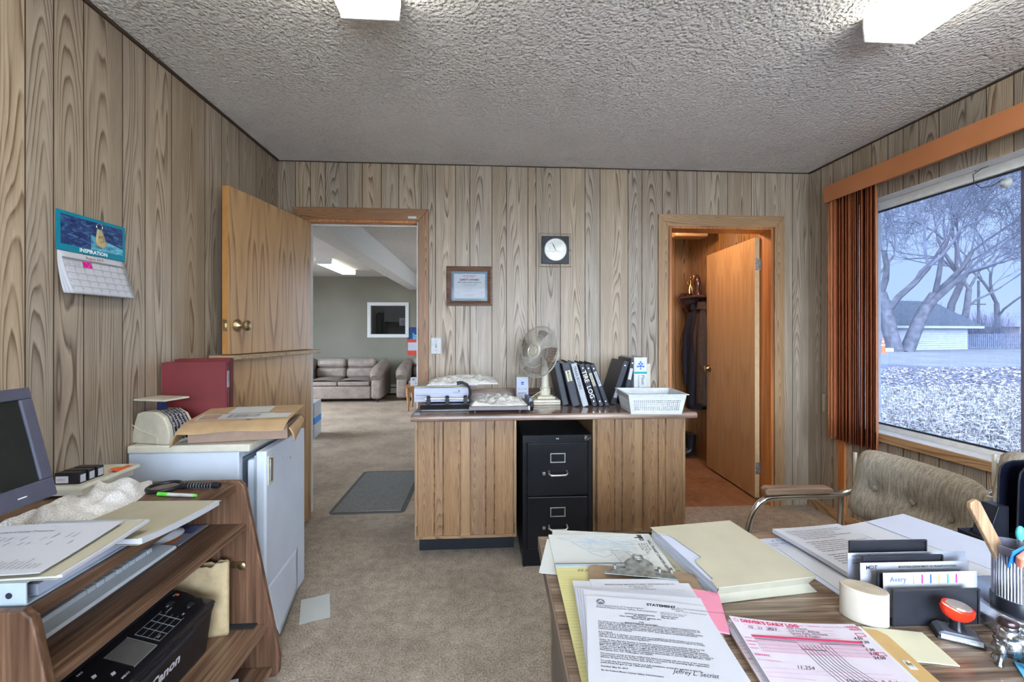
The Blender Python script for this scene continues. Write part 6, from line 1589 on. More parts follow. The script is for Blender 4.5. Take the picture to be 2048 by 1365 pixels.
# folders over the binder: folder A near, B far
def folder(label, loc, rotz, w_, h_, tk, fn, mt=manila, inner=None):
    t = thing('manila_folder', label, 'folder', loc, rotz)
    m = MB(); m.slab(12, 12, lambda u, v: (u*w_, v*h_, fn(u, v)), 0.0008); m.build('back_leaf', mt, t)
    m = MB(); m.slab(12, 12, lambda u, v: (u*w_+0.004, v*h_+0.004, fn(u, v)+0.001), tk); m.build('sheets', inner or paper_m, t)
    m = MB(); m.slab(12, 12, lambda u, v: (u*w_-0.003, v*h_-0.002, fn(u, v)+tk+0.0014), 0.0008); m.build('front_leaf', mt, t)
    return t
FB = (-1.062, 1.085, TOP+0.001)
folder('open manila folder with loose sheets at the far side of the cart top', (-1.062, 1.078, TOP+0.002), R(-2), 0.240, 0.280, 0.014, lambda u, v: 0.020*(1-v)**2)
q = (-1.04, 1.20)
o = MB().slab(8, 8, lambda u, v: (u*0.216, v*0.195, 0.001*math.sin(3*u)), 0.0005).build('invoice_sheet', paper_m, loc=(-1.040, 1.195, TOP+0.0036), rotz=R(-1)); tag(o, 'printed sheet peeking out from the far manila folder', 'paper')
folder('manila folder stack lying on the light blue binder', (-1.125, 0.870, TOP+0.0475), R(3), 0.295, 0.235, 0.006, lambda u, v: 0.006*(v)**2)
t = thing('printed_list', 'printed list of names lying on top of the near folders', 'paper', (-1.145, 0.858, TOP+0.0635), R(5))
fnl = lambda u, v: 0.0005+0.006*v*v+0.002*math.sin(5*u)
m = MB(); m.slab(14, 10, lambda u, v: (u*0.285, v*0.216, fnl(u, v)), 0.0016); m.build('sheets', paper_m, t)
m = MB(); rn = random.Random(6)
m.text('Sanders County Treasurer', 0.011, T(0.05, 0.176, 0), bold=0.0001)
for k in range(26):
    x = 0.015+k*0.0098
    m.text(''.join(rn.choice('aeiounmrstlcd') for _ in range(rn.randint(7, 13))), 0.0075, T(x, 0.018, 0, rz=PI/2))
for k in range(14):
    x = 0.07+k*0.0135; m.text(''.join(rn.choice('0123456789.') for _ in range(rn.randint(4, 6))), 0.0075, T(x, 0.115+rn.choice((0, 0.02, 0.03)), 0, rz=PI/2*1.0))
m.box(0.012, 0.16, 0.200, 0.2006, 0, 0.0001)
for i in range(len(m.v)): x, y, z = m.v[i]; m.v[i] = (x, y, fnl(x/0.285, y/0.216)+0.0021)
m.build('printed_text', ink_grey, t)
# magnifier
q = atz(330, 974, TOP+0.008); q2 = atz(440, 972, TOP+0.010)
t = thing('magnifying_glass', 'round magnifying glass with a ribbed black handle on the cart', 'magnifying glass', (q.x, q.y, TOP), math.atan2(q2.y-q.y, q2.x-q.x))
m = MB(); m.tube([(0.047*math.cos(2*PI*k/40), 0.047*math.sin(2*PI*k/40), 0.008) for k in range(40)], 0.0065, 10, closed=True); m.build('rim', black_pl, t)
m = MB(); m.lathe([(0, 0.0045), (0.03, 0.0058), (0.0405, 0.008), (0.03, 0.0102), (0, 0.0115)], 30); m.build('lens', clear_m, t)
hl = (q2-q).length
m = MB(); m.tube([(0.052, 0, 0.009), (0.07, 0, 0.009)], [0.008, 0.009], 12); m.tube([(0.0705, 0, 0.011), (hl-0.01, 0, 0.012), (hl, 0, 0.012)], [0.0105, 0.0105, 0.008], 14); m.build('handle', black_pl, t)
for k in range(9):
    x = 0.082+k*(hl-0.1)/9; MB().tube([(x, 0, 0.0112), (x+0.0012, 0, 0.0112)], 0.0112, 14).build('rib', grey_pl, t)
# green marker
q = atz(322, 986, TOP+0.006); q2 = atz(414, 990, TOP+0.006)
t = thing('marker_pen', 'white marker with a green cap beside the magnifying glass', 'marker', (q.x, q.y-0.012, TOP+0.0062), math.atan2(q2.y-q.y, q2.x-q.x))
L_ = 0.135
MB().tube([(0.034, 0, 0), (L_-0.008, 0, 0)], 0.0055, 14).build('barrel', white_pl, t)
MB().tube([(0, 0, 0), (0.036, 0, 0)], 0.0062, 14).build('cap', green_pl, t)
MB().tube([(L_-0.0078, 0, 0), (L_, 0, 0)], [0.0055, 0.004], 12).build('end_plug', green_pl, t)
# stamp tray at the wall
t = thing('parts_tray', 'cream plastic tray stacked on a low box at the back of the cart', 'tray', (-1.345, 1.545, TOP+0.0075))
MB().box(-0.062, 0.062, -0.10, 0.10, 0, 0.024).build('box', cream_pl, t, bevel=0.002)
m = MB(); m.box(-0.066, 0.072, -0.115, 0.115, 0.0245, 0.028)
for (a, b, c, d) in ((-0.066, 0.072, -0.115, -0.111), (-0.066, 0.072, 0.111, 0.115), (-0.066, -0.062, -0.111, 0.111), (0.068, 0.072, -0.111, 0.111)): m.box(a, b, c, d, 0.028, 0.036)
m.build('tray', lid_m, t)
for k, y in enumerate((-0.062, -0.030, 0.002)):
    lab = ['small black ink cartridge box, nearest the viewer on the cream tray', 'small black ink cartridge box, middle one on the cream tray', 'small black ink cartridge box, farthest on the cream tray'][k]
    c = thing('ink_cartridge', lab, 'cartridge', (-1.345, 1.545+y, TOP+0.0365), group='black cartridges on the cream tray')
    MB().box(-0.045, 0.030, -0.013, 0.013, 0, 0.036).build('body', black_pl, c, bevel=0.001)
    MB().box(-0.040, -0.002, -0.0145, -0.0135, 0.004, 0.026).build('label', paper_m, c)
    MB().text('VIDEO', 0.009, T(-0.036, -0.0150, 0.012, rx=PI/2)).build('lettering', ink_red, c)
    MB().box(0.0305, 0.0315, -0.009, 0.009, 0.004, 0.028).build('end_label', paper_m, c)
o = MB().slab(5, 4, lambda u, v: (0.045*u, 0.05*v, 0.004*math.sin(6*u+4*v)+0.004), 0.003).build('orange_tag', orange_pl, loc=(-1.322, 1.585, TOP+0.0365)); tag(o, 'small orange tag lying beside the ink cartridges', 'tag')
# keyboard, mouse pad, mouse
SH = 0.6075
t = thing('keyboard', 'pale grey computer keyboard on the sliding shelf of the cart', 'keyboard', (-1.075, 1.15, SH), R(0))
m = MB(); m.prism([(-0.085, 0), (0.118, 0), (0.124, 0.006), (0.118, 0.012), (0.06, 0.018), (-0.085, 0.030)], 'Y', -0.235, 0.235); m.build('case', key_m, t, bevel=0.003)
for r_ in range(5):
    x = -0.045+r_*0.0265; z = 0.028-0.004*r_*0.6
    y = -0.225; 
    ks = [0.018]*20 if r_ < 4 else [0.03, 0.022, 0.022, 0.12, 0.022, 0.022, 0.03, 0.018, 0.018, 0.018, 0.036, 0.018]
    for w_ in ks:
        if y+w_ > 0.228: break
        MB().box(x, x+0.0225, y, y+w_, z-0.002, z+0.011).build('key', key_m, t, bevel=0.0018, seg=1)
        y += w_+0.0035
t = thing('mouse_pad', 'grey mouse pad with a picture and an orange logo on the shelf', 'mouse pad', (-1.07, 1.465, SH), R(0))
MB().box(-0.12, 0.11, -0.062, 0.082, 0, 0.003).build('pad', plain('pad_grey', (0.22, 0.24, 0.30), 0.6), t, bevel=0.001)
MB().box(-0.10, 0.095, 0.018, 0.078, 0.0032, 0.0036).build('picture', plain('pad_picture', (0.08, 0.10, 0.24), 0.5, var=0.9, scale=25), t)
m = MB(); m.lathe([(0.028, 0.0032), (0.028, 0.0036), (0, 0.0037)], 24, (0.07, -0.03, 0), sx=0.6); m.build('logo', plain('logo_orange', (0.48, 0.12, 0.03), 0.5), t)
t = thing('computer_mouse', 'white and red computer mouse on the mouse pad', 'mouse', (-1.03, 1.455, SH+0.004), R(80))
m = MB(); m.grid(18, 12, lambda u, v: (-0.055+0.11*u, 0.030*math.sin(PI*u)**0.45*math.cos(PI*v), 0.001+0.034*math.sin(PI*u)**0.5*math.sin(PI*v)*(0.7+0.3*math.sin(PI*min(1, u*1.3))))); m.grid(6, 2, lambda u, v: (-0.05+0.10*u, (1-2*v)*0.028*math.sin(PI*(0.05+0.9*u))**0.45, 0.001)); m.build('shell', white_pl, t)
MB().ball((0.018, 0, 0.027), (0.024, 0.018, 0.009), 14, 8).build('red_top', ink_red, t)
# printer on the lower shelf
LS = 0.2505
def pz(a): return LS + a*1.17
PX0, PX1, PY0, PY1 = -1.325, -0.865, 0.955, 1.435
t = thing('printer', 'black multifunction printer with a tilted control panel on the lower shelf', 'printer', (PX0, PY0, LS))
m = MB(); m.prism([(PX0, LS), (PX1-0.03, LS), (PX1-0.012, pz(0.11)), (PX1-0.002, pz(0.135)), (PX0, pz(0.135))], 'Y', PY0, PY1); m.build('body', plain('printer_black', (0.016, 0.014, 0.014), 0.5, var=0.3, scale=40), t, world=True, bevel=0.008, seg=3)
m = MB(); m.prism([(PX0+0.005, pz(0.1355)), (PX1-0.125, pz(0.1355)), (PX1-0.125, pz(0.178)), (PX0+0.005, pz(0.178))], 'Y', PY0+0.003, PY1-0.003); lidp = m.build('scanner_lid', black_pl, t, world=True, bevel=0.006, seg=3)
m = MB(); m.box(PX0+0.03, PX1-0.17, PY0+0.10, PY1-0.10, pz(0.1785), pz(0.192)); m.build('feeder_cover', black_pl, lidp, world=True, bevel=0.006)
m = MB(); m.box(PX1-0.20, PX1-0.15, PY1-0.13, PY1-0.12, pz(0.1925), pz(0.215)); m.build('feeder_tab', black_pl, lidp, world=True)
CPz1, CPz0 = pz(0.176), pz(0.137)
m = MB(); m.prism([(PX1-0.1245, pz(0.136)), (PX1-0.001, pz(0.136)), (PX1-0.001, CPz0+0.004), (PX1-0.012, CPz0+0.010), (PX1-0.1245, CPz1)], 'Y', PY0+0.003, PY1-0.003)
cp = m.build('control_panel', plain('piano_black', (0.012, 0.012, 0.015), 0.12, coat=0.6), t, world=True, bevel=0.003)
# plane of panel: from (PX1-0.1245,CPz1) to (PX1-0.012,CPz0+0.010)
pa = math.atan2(CPz1-CPz0-0.010, 0.1125)
PM = Matrix.Translation((PX1-0.1245, PY0+0.003, CPz1+0.0006)) @ Matrix.Rotation(pa, 4, 'Y') @ Matrix(((0, -1, 0, 0), (1, 0, 0, 0), (0, 0, 1, 0), (0, 0, 0, 1)))
# PM local: x along +y world (left->right for the user), y up the panel (towards the wall) -> use negative y for downwards
pl = PY1-PY0-0.006
m = MB(); m.M = PM; m.box(pl*0.40, pl*0.55, -0.100, -0.022, 0.0, 0.0015); scn = m.build('display', plain('lcd_grey', (0.15, 0.14, 0.13), 0.25), cp, world=True)
m = MB(); m.M = PM
m.box(pl*0.395, pl*0.555, -0.103, -0.101, 0.0, 0.0016); m.box(pl*0.552, pl*0.556, -0.101, -0.02, 0, 0.0016)
for k in range(4): m.box(pl*(0.585+0.06*k), pl*(0.588+0.06*k), -0.098, -0.030, 0.0, 0.0012)
for k in range(5): m.box(pl*0.585, pl*0.79, -0.098+k*0.017, -0.0972+k*0.017, 0.0, 0.0012)
m.build('button_lines', grey_pl, cp, world=True)
m = MB(); m.M = PM
for (s_, x, y, z) in (('COPY', 0.17, -0.035, 0.009), ('FAX', 0.27, -0.016, 0.008), ('SCAN', 0.20, -0.10, 0.008), ('MENU', 0.315, -0.105, 0.008), ('ON', 0.08, -0.075, 0.008), ('Stop', 0.93, -0.018, 0.007), ('Black', 0.83, -0.032, 0.006), ('Color', 0.865, -0.085, 0.006), ('Back', 0.60, -0.088, 0.006), ('Fax Quality', 0.79, -0.045, 0.005), ('OK', 0.80, -0.09, 0.007)):
    m.text(s_, z, T(x*pl, y, 0.0015), bold=0.0001)
for (x, y) in ((0.29, -0.045), (0.33, -0.075), (0.23, -0.060), (0.26, -0.090)):
    m.prism([(x*pl-0.006, y-0.004), (x*pl+0.003, y-0.005), (x*pl+0.007, y+0.003), (x*pl-0.002, y+0.005)], 'Z', 0.001, 0.0016)
m.build('panel_lettering', white_ink, cp, world=True)
for x, y, mm in ((0.87, -0.030, grey_pl), (0.90, -0.080, grey_pl)):
    m = MB(); m.M = PM; m.box(x*pl-0.010, x*pl+0.010, y-0.008, y+0.008, 0, 0.002); m.build('start_button', black_matte, cp, world=True, bevel=0.001)
m = MB(); m.M = PM @ T(0.955*pl, -0.022, 0.0); m.lathe([(0.004, 0), (0.004, 0.0015), (0, 0.002)], 12); m.build('stop_button', orange_pl, cp, world=True)
m = MB(); m.M = Matrix.Translation((PX1-0.0030, PY0+0.205, pz(0.055))) @ Matrix.Rotation(R(-81), 4, 'Y') @ Matrix(((0, -1, 0, 0), (1, 0, 0, 0), (0, 0, 1, 0), (0, 0, 0, 1)))
m.M = Matrix.Translation((PX1-0.0195, PY0+0.225, pz(0.066))) @ Matrix(((0, 0.16, 0.987, 0), (1, 0, 0, 0), (0, 0.987, -0.16, 0), (0, 0, 0, 1)))
m.text('Canon', 0.042, T(0, 0, 0.0025), bold=0.0016); m.build('lettering', plain('logo_silver', (0.62, 0.60, 0.66), 0.3), t, world=True)
MB().box(PX1-0.018, PX1-0.0, PY0+0.14, PY1-0.10, pz(0.116), pz(0.122)).build('paper_slot', ink, t, world=True)
# padded envelope upright
E1 = Vector((-0.872, 1.512, LS)); E0 = Vector((-1.075, 1.49, LS))
t = thing('padded_envelope', 'torn tan bubble mailer standing behind the printer', 'envelope', (E0.x, E0.y, LS), math.atan2(E1.y-E0.y, E1.x-E0.x))
ew = (E1-E0).length
rn = random.Random(2)
def pe(u, v):
    zt_ = 0.235+0.02*u+0.006*math.sin(19*u); a = 2*PI*u
    return None
def envf(sg):
    def f(u, v):
        top = 0.225+0.025*u+0.004*math.sin(23*u)+0.003*math.sin(47*u)
        return (u*ew, sg*(0.003+0.014*math.sin(PI*u)**0.6*(0.35+0.65*min(1, v*3))+0.0018*math.sin(19*u+13*v)*math.sin(PI*u)), v*top)
    return f
m = MB(); m.grid(24, 24, envf(-1)); m.build('front_face', padded, t, solid=0.001)
m = MB(); m.grid(24, 24, lambda u, v: envf(1)(1-u, v)); m.build('back_face', padded, t, solid=0.001)
m = MB(); m.grid(24, 5, lambda u, v: (0.01+u*(ew-0.06), -0.008+0.004*math.sin(9*u), 0.215+0.033*v*(1-0.6*u)+0.004*math.sin(33*u))); m.build('bubble_lining', plain('bubble_wrap', (0.42, 0.30, 0.17), 0.25, var=0.3, scale=120, bmp=0.8, bs=90), t, solid=0.0015)
# papers on the bottom board
BB = 0.0985
t = thing('envelope_stack', 'stack of white printed envelopes on the bottom board of the cart', 'envelopes', (-0.825, 1.385, BB), R(10))
for k in range(4):
    MB().box(-0.10, 0.045-0.004*k, -0.055, 0.055, 0.0+0.013*k, 0.0125+0.013*k).build('envelope', paper_m if k % 2 else paper_b, t, bevel=0.001)
MB().text('Prior to use', 0.014, Matrix.Translation((0.02, -0.045, 0.0527)) @ Matrix.Rotation(PI/2, 4, 'Z')).build('lettering', ink_grey, t)
# paper scrap on the carpet
t = MB(); t.slab(8, 10, lambda u, v: (-0.062+0.125*u, -0.095+0.19*v, 0.0005+0.0015*math.sin(3*u+2*v)**2), 0.0005)
o = t.build('paper_sheet', paper_old, loc=(-0.784, 2.026, 0.001), rotz=R(20)); tag(o, 'small white sheet lying on the office carpet', 'paper')
# ================================================================== WINDOW BLIND
t = thing('vertical_blind', 'orange-brown vertical blind drawn to the far side of the window', 'blind', (2.34, 2.56, 0.57))
VY0, VY1 = 0.20, 2.745
m = MB(); m.box(2.286, 2.290, VY0, VY1, 2.150, 2.262); m.build('valance', blind_l, t, world=True, bevel=0.001)
m = MB(); m.box(2.2905, XR-0.002, VY1-0.004, VY1, 2.150, 2.262); m.build('valance_return', blind_l, t, world=True)
m = MB(); m.box(2.2905, XR-0.002, VY0, VY1-0.005, 2.252, 2.260); m.build('valance_top', blind_m, t, world=True)
m = MB(); m.box(2.315, 2.362, VY0+0.01, VY1-0.02, 2.168, 2.205); m.build('head_rail', plain('bronze_rail', (0.30, 0.12, 0.04), 0.5), t, world=True, bevel=0.002)
m = MB(); m.box(2.284, 2.2858, VY0, VY1, 2.150, 2.154); m.build('valance_clip_strip', clear_m, t, world=True)
rn = random.Random(12)
NS = 24
for k in range(NS):
    f = k/(NS-1)
    y = 2.705 - 0.295*f
    a = R(-28) if k == 0 else (R(-12) if k == 1 else (R(8) if k == 2 else R(rn.uniform(34, 47))))
    dy = 0.0
    m = MB()
    def sl(u, v, y=y, a=a, ph=rn.uniform(0, 6), sw=rn.uniform(-0.004, 0.004)):
        s_ = (u-0.5)*0.089; c = 0.004*(1-(2*u-1)**2)
        z = 0.572+1.592*v
        return (2.340+s_*math.cos(a)+c*math.sin(a), y+s_*math.sin(a)-c*math.cos(a)+sw*(1-v)+0.0015*math.sin(3*v+ph), z)
    m.grid(4, 8, sl)
    m.build('slat', blind_l if k in (0, 1, 4, 9, 15, NS-1) else blind_m, t, world=True, solid=0.0008)  # some slats get the lighter cloth in place of caught light
t = thing('blind_cord', 'white cord loop with a cream weight hanging by the window corner', 'cord', (2.375, 2.83, 0.72))
for dy in (0, 0.012): MB().tube([(2.372, 2.80+dy, 2.19), (2.374, 2.826+dy*0.6, 1.4), (2.375, 2.840+dy*0.3, 0.865)], 0.0012, 5).build('cord', white_pl, t, world=True)
m = MB(); m.prism([(2.364, 2.829), (2.387, 2.829), (2.387, 2.853), (2.364, 2.853)], 'Z', 0.725, 0.845); m.build('weight', cream_pl, t, world=True, bevel=0.003)
MB().box(2.352, XR-0.0012, 2.775, 2.80, 2.165, 2.20).build('wall_bracket', white_pl, t, world=True)
# suction cup with wire on the glass
g0 = atx(2012, 366, XG-0.013)
t = thing('suction_cup', 'clear suction cup holding a curly dark wire on the window glass', 'suction cup', g0)
m = MB(); m.M = Matrix.Rotation(-PI/2, 4, 'Y'); m.lathe([(0.026, 0.0), (0.020, 0.006), (0.010, 0.012), (0.010, 0.020), (0, 0.022)], 20); m.build('cup', plain('milky_rubber', (0.40, 0.43, 0.44), 0.35), t)
m = MB(); pts = [atx(x, y, XG-0.028) - g0 for x, y in ((2003, 360), (1985, 372), (1962, 376), (1948, 366), (1946, 350), (1962, 338), (1978, 332), (1968, 330), (1950, 342), (1944, 338), (1950, 322), (1966, 312), (1985, 308))]
m.tube(pts, 0.0018, 6); m.build('wire', ink, t, smooth=True)
m = MB(); q = atx(1990, 304, XG-0.028) - g0; m.cbox(tuple(q), (0.006, 0.035, 0.020)); m.tube([tuple(q), tuple(atx(2010, 285, XG-0.028)-g0)], 0.002, 6); m.build('plug', grey_pl, t)

# ================================================================== CHAIRS
def chair(label, loc, rotz):
    t = thing('office_chair', label, 'chair', loc, rotz)
    # local: sitter faces -x; back cushion at x ~ 0.36..0.42 ; width along y from -0.22 to 0.22
    def backf(side):
        def f(u, v):
            y = -0.222+0.444*u; e = abs(2*u-1)
            z0 = 0.545; hh_ = 0.272
            rr_ = 0.10
            # rounded outline
            top = hh_*(1-0.10*e**10); bot = 0.026*e**8
            z = z0+bot+(top-bot)*v
            x = 0.360+0.055*v + 0.030*(1-e*e)*1.0
            ed = min(1.0, (min(u, 1-u)*9))**0.5*min(1.0, min(v, 1-v)*7)**0.5
            if side < 0:
                tuft = sum(math.exp(-(((y-yy)/0.040)**2+((z-0.678)/0.040)**2)) for yy in (-0.135, 0.0, 0.135))
                crease = 0.006*math.exp(-((z-0.678)/0.03)**2)
                x -= 0.034*ed - 0.020*tuft*ed - crease*ed
            else: x += 0.022*ed
            return (x, y, z)
        return f
    m = MB(); m.grid(48, 30, lambda u, v: backf(-1)(1-u, v)); m.grid(24, 16, backf(1)); m.build('backrest', tweed_m, t)
    for yy in (-0.135, 0.0, 0.135):
        m = MB(); m.ball((0.360+0.027+0.030*(1-(yy/0.222)**2)-0.0155, yy, 0.678), (0.005, 0.011, 0.011), 14, 8); m.build('button', tweed_m, t)
    m = MB(); m.box(-0.06, 0.35, -0.215, 0.215, 0.385, 0.475); m.build('seat', tweed_m, t, bevel=0.035, seg=4, smooth=True)
    for sg in (-1, 1):
        y = sg*0.235
        pth = [(0.37, y, 0.02), (0.0, y, 0.02), (-0.055, y, 0.035), (-0.080, y, 0.075), (-0.078, y, 0.30), (-0.050, y, 0.50), (-0.020, y, 0.575), (0.015, y, 0.608), (0.07, y, 0.615), (0.30, y, 0.615), (0.345, y, 0.620), (0.375, y-sg*0.004, 0.632), (0.405, y-sg*0.02, 0.645), (0.425, y-sg*0.05, 0.65)]
        # smooth the path
        P_ = [Vector(p) for p in pth]
        for _ in range(2):
            q = [P_[0]]
            for a, b in zip(P_[:-1], P_[1:]): q += [a.lerp(b, 0.25), a.lerp(b, 0.75)]
            P_ = q + [P_[-1]]
        MB().tube(P_, 0.0125, 12).build('arm_frame', chrome, t, smooth=True)
        m = MB(); m.prism([(0.015, 0.6285), (0.010, 0.645), (0.025, 0.658), (0.285, 0.654), (0.295, 0.645), (0.295, 0.6285)], 'Y', y-0.022, y+0.022); m.build('armrest', arm_wood, t, bevel=0.006, seg=3)
        m = MB(); m.box(0.396, 0.406, sg*0.232-0.006, sg*0.232+0.006, 0.66, 0.79); m.build('back_support', cream_pl, t, bevel=0.002)
    for x in (-0.03, 0.33): MB().tube([(x, -0.235, 0.372), (x, 0.235, 0.372)], 0.011, 10).build('crossbar', chrome, t)
    for sg in (-1, 1):
        MB().tube([(-0.068, sg*0.235, 0.372), (-0.03, sg*0.235, 0.372)], 0.011, 8).build('joint', chrome, t)
        m = MB(); m.tube([(0.33, sg*0.235, 0.372), (0.345, sg*0.235, 0.61)], 0.010, 10); m.build('rear_post', chrome, t)
    return t
ch = chair('tweed office chair with tufted back and wood-topped chrome arms behind the desk', (1.105, 1.415, 0), R(0))
c2 = copy_tree(ch); c2.location = (1.640, 1.355, 0); c2['label'] = 'second tweed office chair by the window, mostly behind the black file organiser'

# ================================================================== DESK
DT = 0.75
DR = R(-1.5); DO = Vector((0.137, 1.100, 0))
t = thing('desk', 'large laminate desk covered with papers in the right foreground', 'desk', DO, DR)
m = MB(); m.box(0.004, 1.75, -0.80, -0.004, DT-0.028, DT); m.build('top', desk_m, t)
m = MB()
for (a, b, c, d) in ((0, 0.0038, -0.804, 0), (0.004, 1.75, -0.0038, 0), (0.004, 1.75, -0.804, -0.8002)): m.box(a, b, c, d, DT-0.030, DT-0.0005)
m.build('edge_band', plain('bronze_edge', (0.16, 0.12, 0.095), 0.45), t)
MB().box(0.03, 1.72, -0.045, -0.027, 0.30, DT-0.029).build('modesty_panel', desk_m, t)
for x0, x1 in ((0.03, 0.43), (1.30, 1.70)):
    MB().box(x0, x1, -0.76, -0.05, 0.08, DT-0.029).build('pedestal', plain('desk_grey', (0.14, 0.12, 0.10), 0.5), t, bevel=0.003)
for x in (0.06, 0.40, 1.33, 1.67):
    for y in (-0.08, -0.74): MB().lathe([(0.015, 0), (0.015, 0.0795)], 10, (x, y, 0)).build('foot', black_pl, t)

def page(name, label, cat, tl, rot, w_, h_, z, tk=0.0008, mt=None, fn=None, n=10, group=None):
    """sheet lying on the desk: origin at its top-left corner, x to its right, text running down -y"""
    m = MB(); fn = fn or (lambda u, v: 0.0)
    m.slab(n, n, lambda u, v: (u*w_, -(1-v)*h_, fn(u, 1-v)), tk)
    o = m.build(name, mt or paper_m, loc=(tl[0], tl[1], z), rotz=R(rot))
    return tag(o, label, cat, group)
def drape(m, w_, h_, fn, tk, up=0.0004):
    for i in range(len(m.v)):
        x, y, z = m.v[i]; m.v[i] = (x, y, fn(min(1, max(0, x/w_)), min(1, max(0, -y/h_)))+tk+up+z)
D0 = DT+0.0004
# ---- sketches
page('drawing_sheet', 'pencil drawing sheet lowest under the pencil sketch at the desk corner', 'drawing', (0.180, 1.132), -10, 0.235, 0.20, D0, 0.001, paper_old)
fnS = lambda u, v: 0.0
o = page('drawing_sheet', 'loose white sheet slanting off the left edge of the desk', 'drawing', (0.150, 1.075), 12, 0.20, 0.155, D0+0.0012, 0.001, paper_old)
o.location = (0.158, 1.080, D0+0.0012); o.rotation_euler = (0, 0, R(-15))
SK = (0.164, 1.098)
o = page('pencil_sketch', 'pencil sketch of a fish or wing on a sheet with a printed letterhead', 'drawing', SK, -2.5, 0.262, 0.205, D0+0.0024, 0.002, paper_old)
m = MB(); rn = random.Random(31)
def stroke(pts, r=0.0004):
    m.tube([(x, y, 0.0022) for x, y in pts], r, 3, caps=False)
stroke([(0.02, -0.02), (0.05, -0.035), (0.075, -0.07), (0.095, -0.10), (0.12, -0.115), (0.138, -0.105), (0.142, -0.088)], 0.0008)
stroke([(0.142, -0.088), (0.15, -0.12), (0.155, -0.155), (0.15, -0.18)], 0.0008)
stroke([(0.02, -0.02), (0.09, -0.012), (0.15, -0.016), (0.21, -0.012)])
stroke([(0.055, -0.04), (0.10, -0.045), (0.16, -0.05), (0.205, -0.060)], 0.0010)
stroke([(0.175, -0.09), (0.19, -0.12), (0.205, -0.15), (0.215, -0.165)], 0.0009)
for k in range(120):
    x = rn.uniform(0.07, 0.20); y = -0.045-rn.uniform(-0.03, 0.055)*(1-abs(x-0.14)*4)
    a = rn.uniform(-0.6, 0.1); L_ = rn.uniform(0.008, 0.03); stroke([(x, y), (x+L_*0.5*math.cos(a), y+L_*0.5*math.sin(a)+0.001), (x+L_*math.cos(a), y+L_*math.sin(a))], 0.0003)
for k in range(46):
    x = rn.uniform(0.15, 0.22); y = rn.uniform(-0.17, -0.11); stroke([(x, y), (x+rn.uniform(.005, .02), y+rn.uniform(.002, .014))], 0.0003)
m.build('pencil_strokes', pencil, o)
m = MB(); m.box(0.218, 0.240, -0.0225, -0.018, 0.0021, 0.0023)
m.text('HALL TRANSIT CHARTER SERVICE, INC.', 0.0098, Matrix.Translation((0.245, -0.035, 0.0023)) @ Matrix.Rotation(R(-90), 4, 'Z'), bold=0.0002)
m.text('PO Box 1098\nSuper Reeves Ave\nMiles City, MT 59301\n406.232.2900', 0.0062, Matrix.Translation((0.236, -0.05, 0.0023)) @ Matrix.Rotation(R(-90), 4, 'Z'))
m.build('letterhead', ink, o)
m = MB(); m.text('SERVICE', 0.014, Matrix.Translation((0.228, -0.006, 0.0024)) @ Matrix.Rotation(R(-90), 4, 'Z'), bold=0.0008, sx=0.6); m.build('stamp_print', ink, o)
# ---- legal pad
o = page('legal_pad', 'yellow ruled legal pad under the clipboard', 'notepad', (0.156, 0.947), -2.2, 0.205, 0.34, D0+0.0048, 0.005, yellow_p)
m = MB(); m.box(0.0, 0.205, -0.012, 0.0008, 0.0, 0.0056); m.build('binding_tape', plain('pad_binding', (0.33, 0.40, 0.45), 0.6), o)
m = MB(); m.box(-0.0004, 0.2054, -0.0006, 0.0012, 0.0, 0.0062); m.build('binding_edge', plain('navy_edge', (0.03, 0.05, 0.12), 0.5), o)
m = MB()
for k in range(38): m.box(0.001, 0.204, -0.032-0.0082*k-0.0003, -0.032-0.0082*k+0.0001, 0.0051, 0.0052)
m.build('ruled_lines', plain('rule_olive', (0.33, 0.33, 0.16), 0.7), o)
m = MB(); m.text('02.22 Run', 0.013, T(0.045, -0.030, 0.0053), ital=0.4); m.build('lettering', ink, o)
# ---- clipboard
t = thing('clipboard', 'worn brown hardboard clipboard with a metal clip', 'clipboard', (0.229, 0.936, D0+0.0112), R(-13))
def rounded(w_, h_, r_, n=5):
    pts = []
    for cx, cy, a0 in ((w_-r_, -r_, 0), (r_, -r_, 90), (r_, -h_+r_, 180), (w_-r_, -h_+r_, 270)):
        for k in range(n+1): a = R(a0+90*k/n); pts.append((cx+r_*math.cos(a), cy+r_*math.sin(a)))
    return pts
MB().prism(rounded(0.224, 0.315, 0.016), 'Z', 0, 0.003).build('board', brown_board, t, bevel=0.0006)
cx = 0.108
m = MB(); m.prism([(cx-0.075, -0.046), (cx+0.072, -0.046), (cx+0.072, -0.036), (cx+0.058, -0.026), (cx+0.030, -0.022), (cx+0.030, -0.002), (cx+0.022, 0.008), (cx+0.014, 0.012), (cx+0.010, 0.024), (cx-0.010, 0.024), (cx-0.014, 0.012), (cx-0.022, 0.008), (cx-0.030, -0.002), (cx-0.030, -0.022), (cx-0.058, -0.026), (cx-0.075, -0.036)], 'Z', 0.010, 0.0112)
m.v = [(x, y, z+max(0, (y+0.03))*0.18) for x, y, z in m.v]
cp_ = m.build('clip', galv, t, bevel=0.001)
m = MB(); m.tube([(cx+0.0085*math.cos(k*PI/10), 0.013+0.0085*math.sin(k*PI/10), 0.0195) for k in range(20)], 0.0018, 6, closed=True); m.build('hang_hole_rim', galv, cp_)
m = MB(); m.lathe([(0.007, 0), (0.007, 0.0004), (0, 0.0004)], 18, (cx, 0.013, 0.0192)); m.build('hang_hole', paper_old, cp_)
for x in (cx-0.052, cx+0.040, cx+0.064):
    m = MB(); m.box(x-0.003, x+0.003, -0.028, -0.016, 0.0115, 0.019); m.build('clip_lug', galv, cp_, bevel=0.001)
MB().box(cx-0.055, cx+0.055, -0.020, -0.010, 0.0032, 0.0098).build('clip_base', galv, t, bevel=0.001)
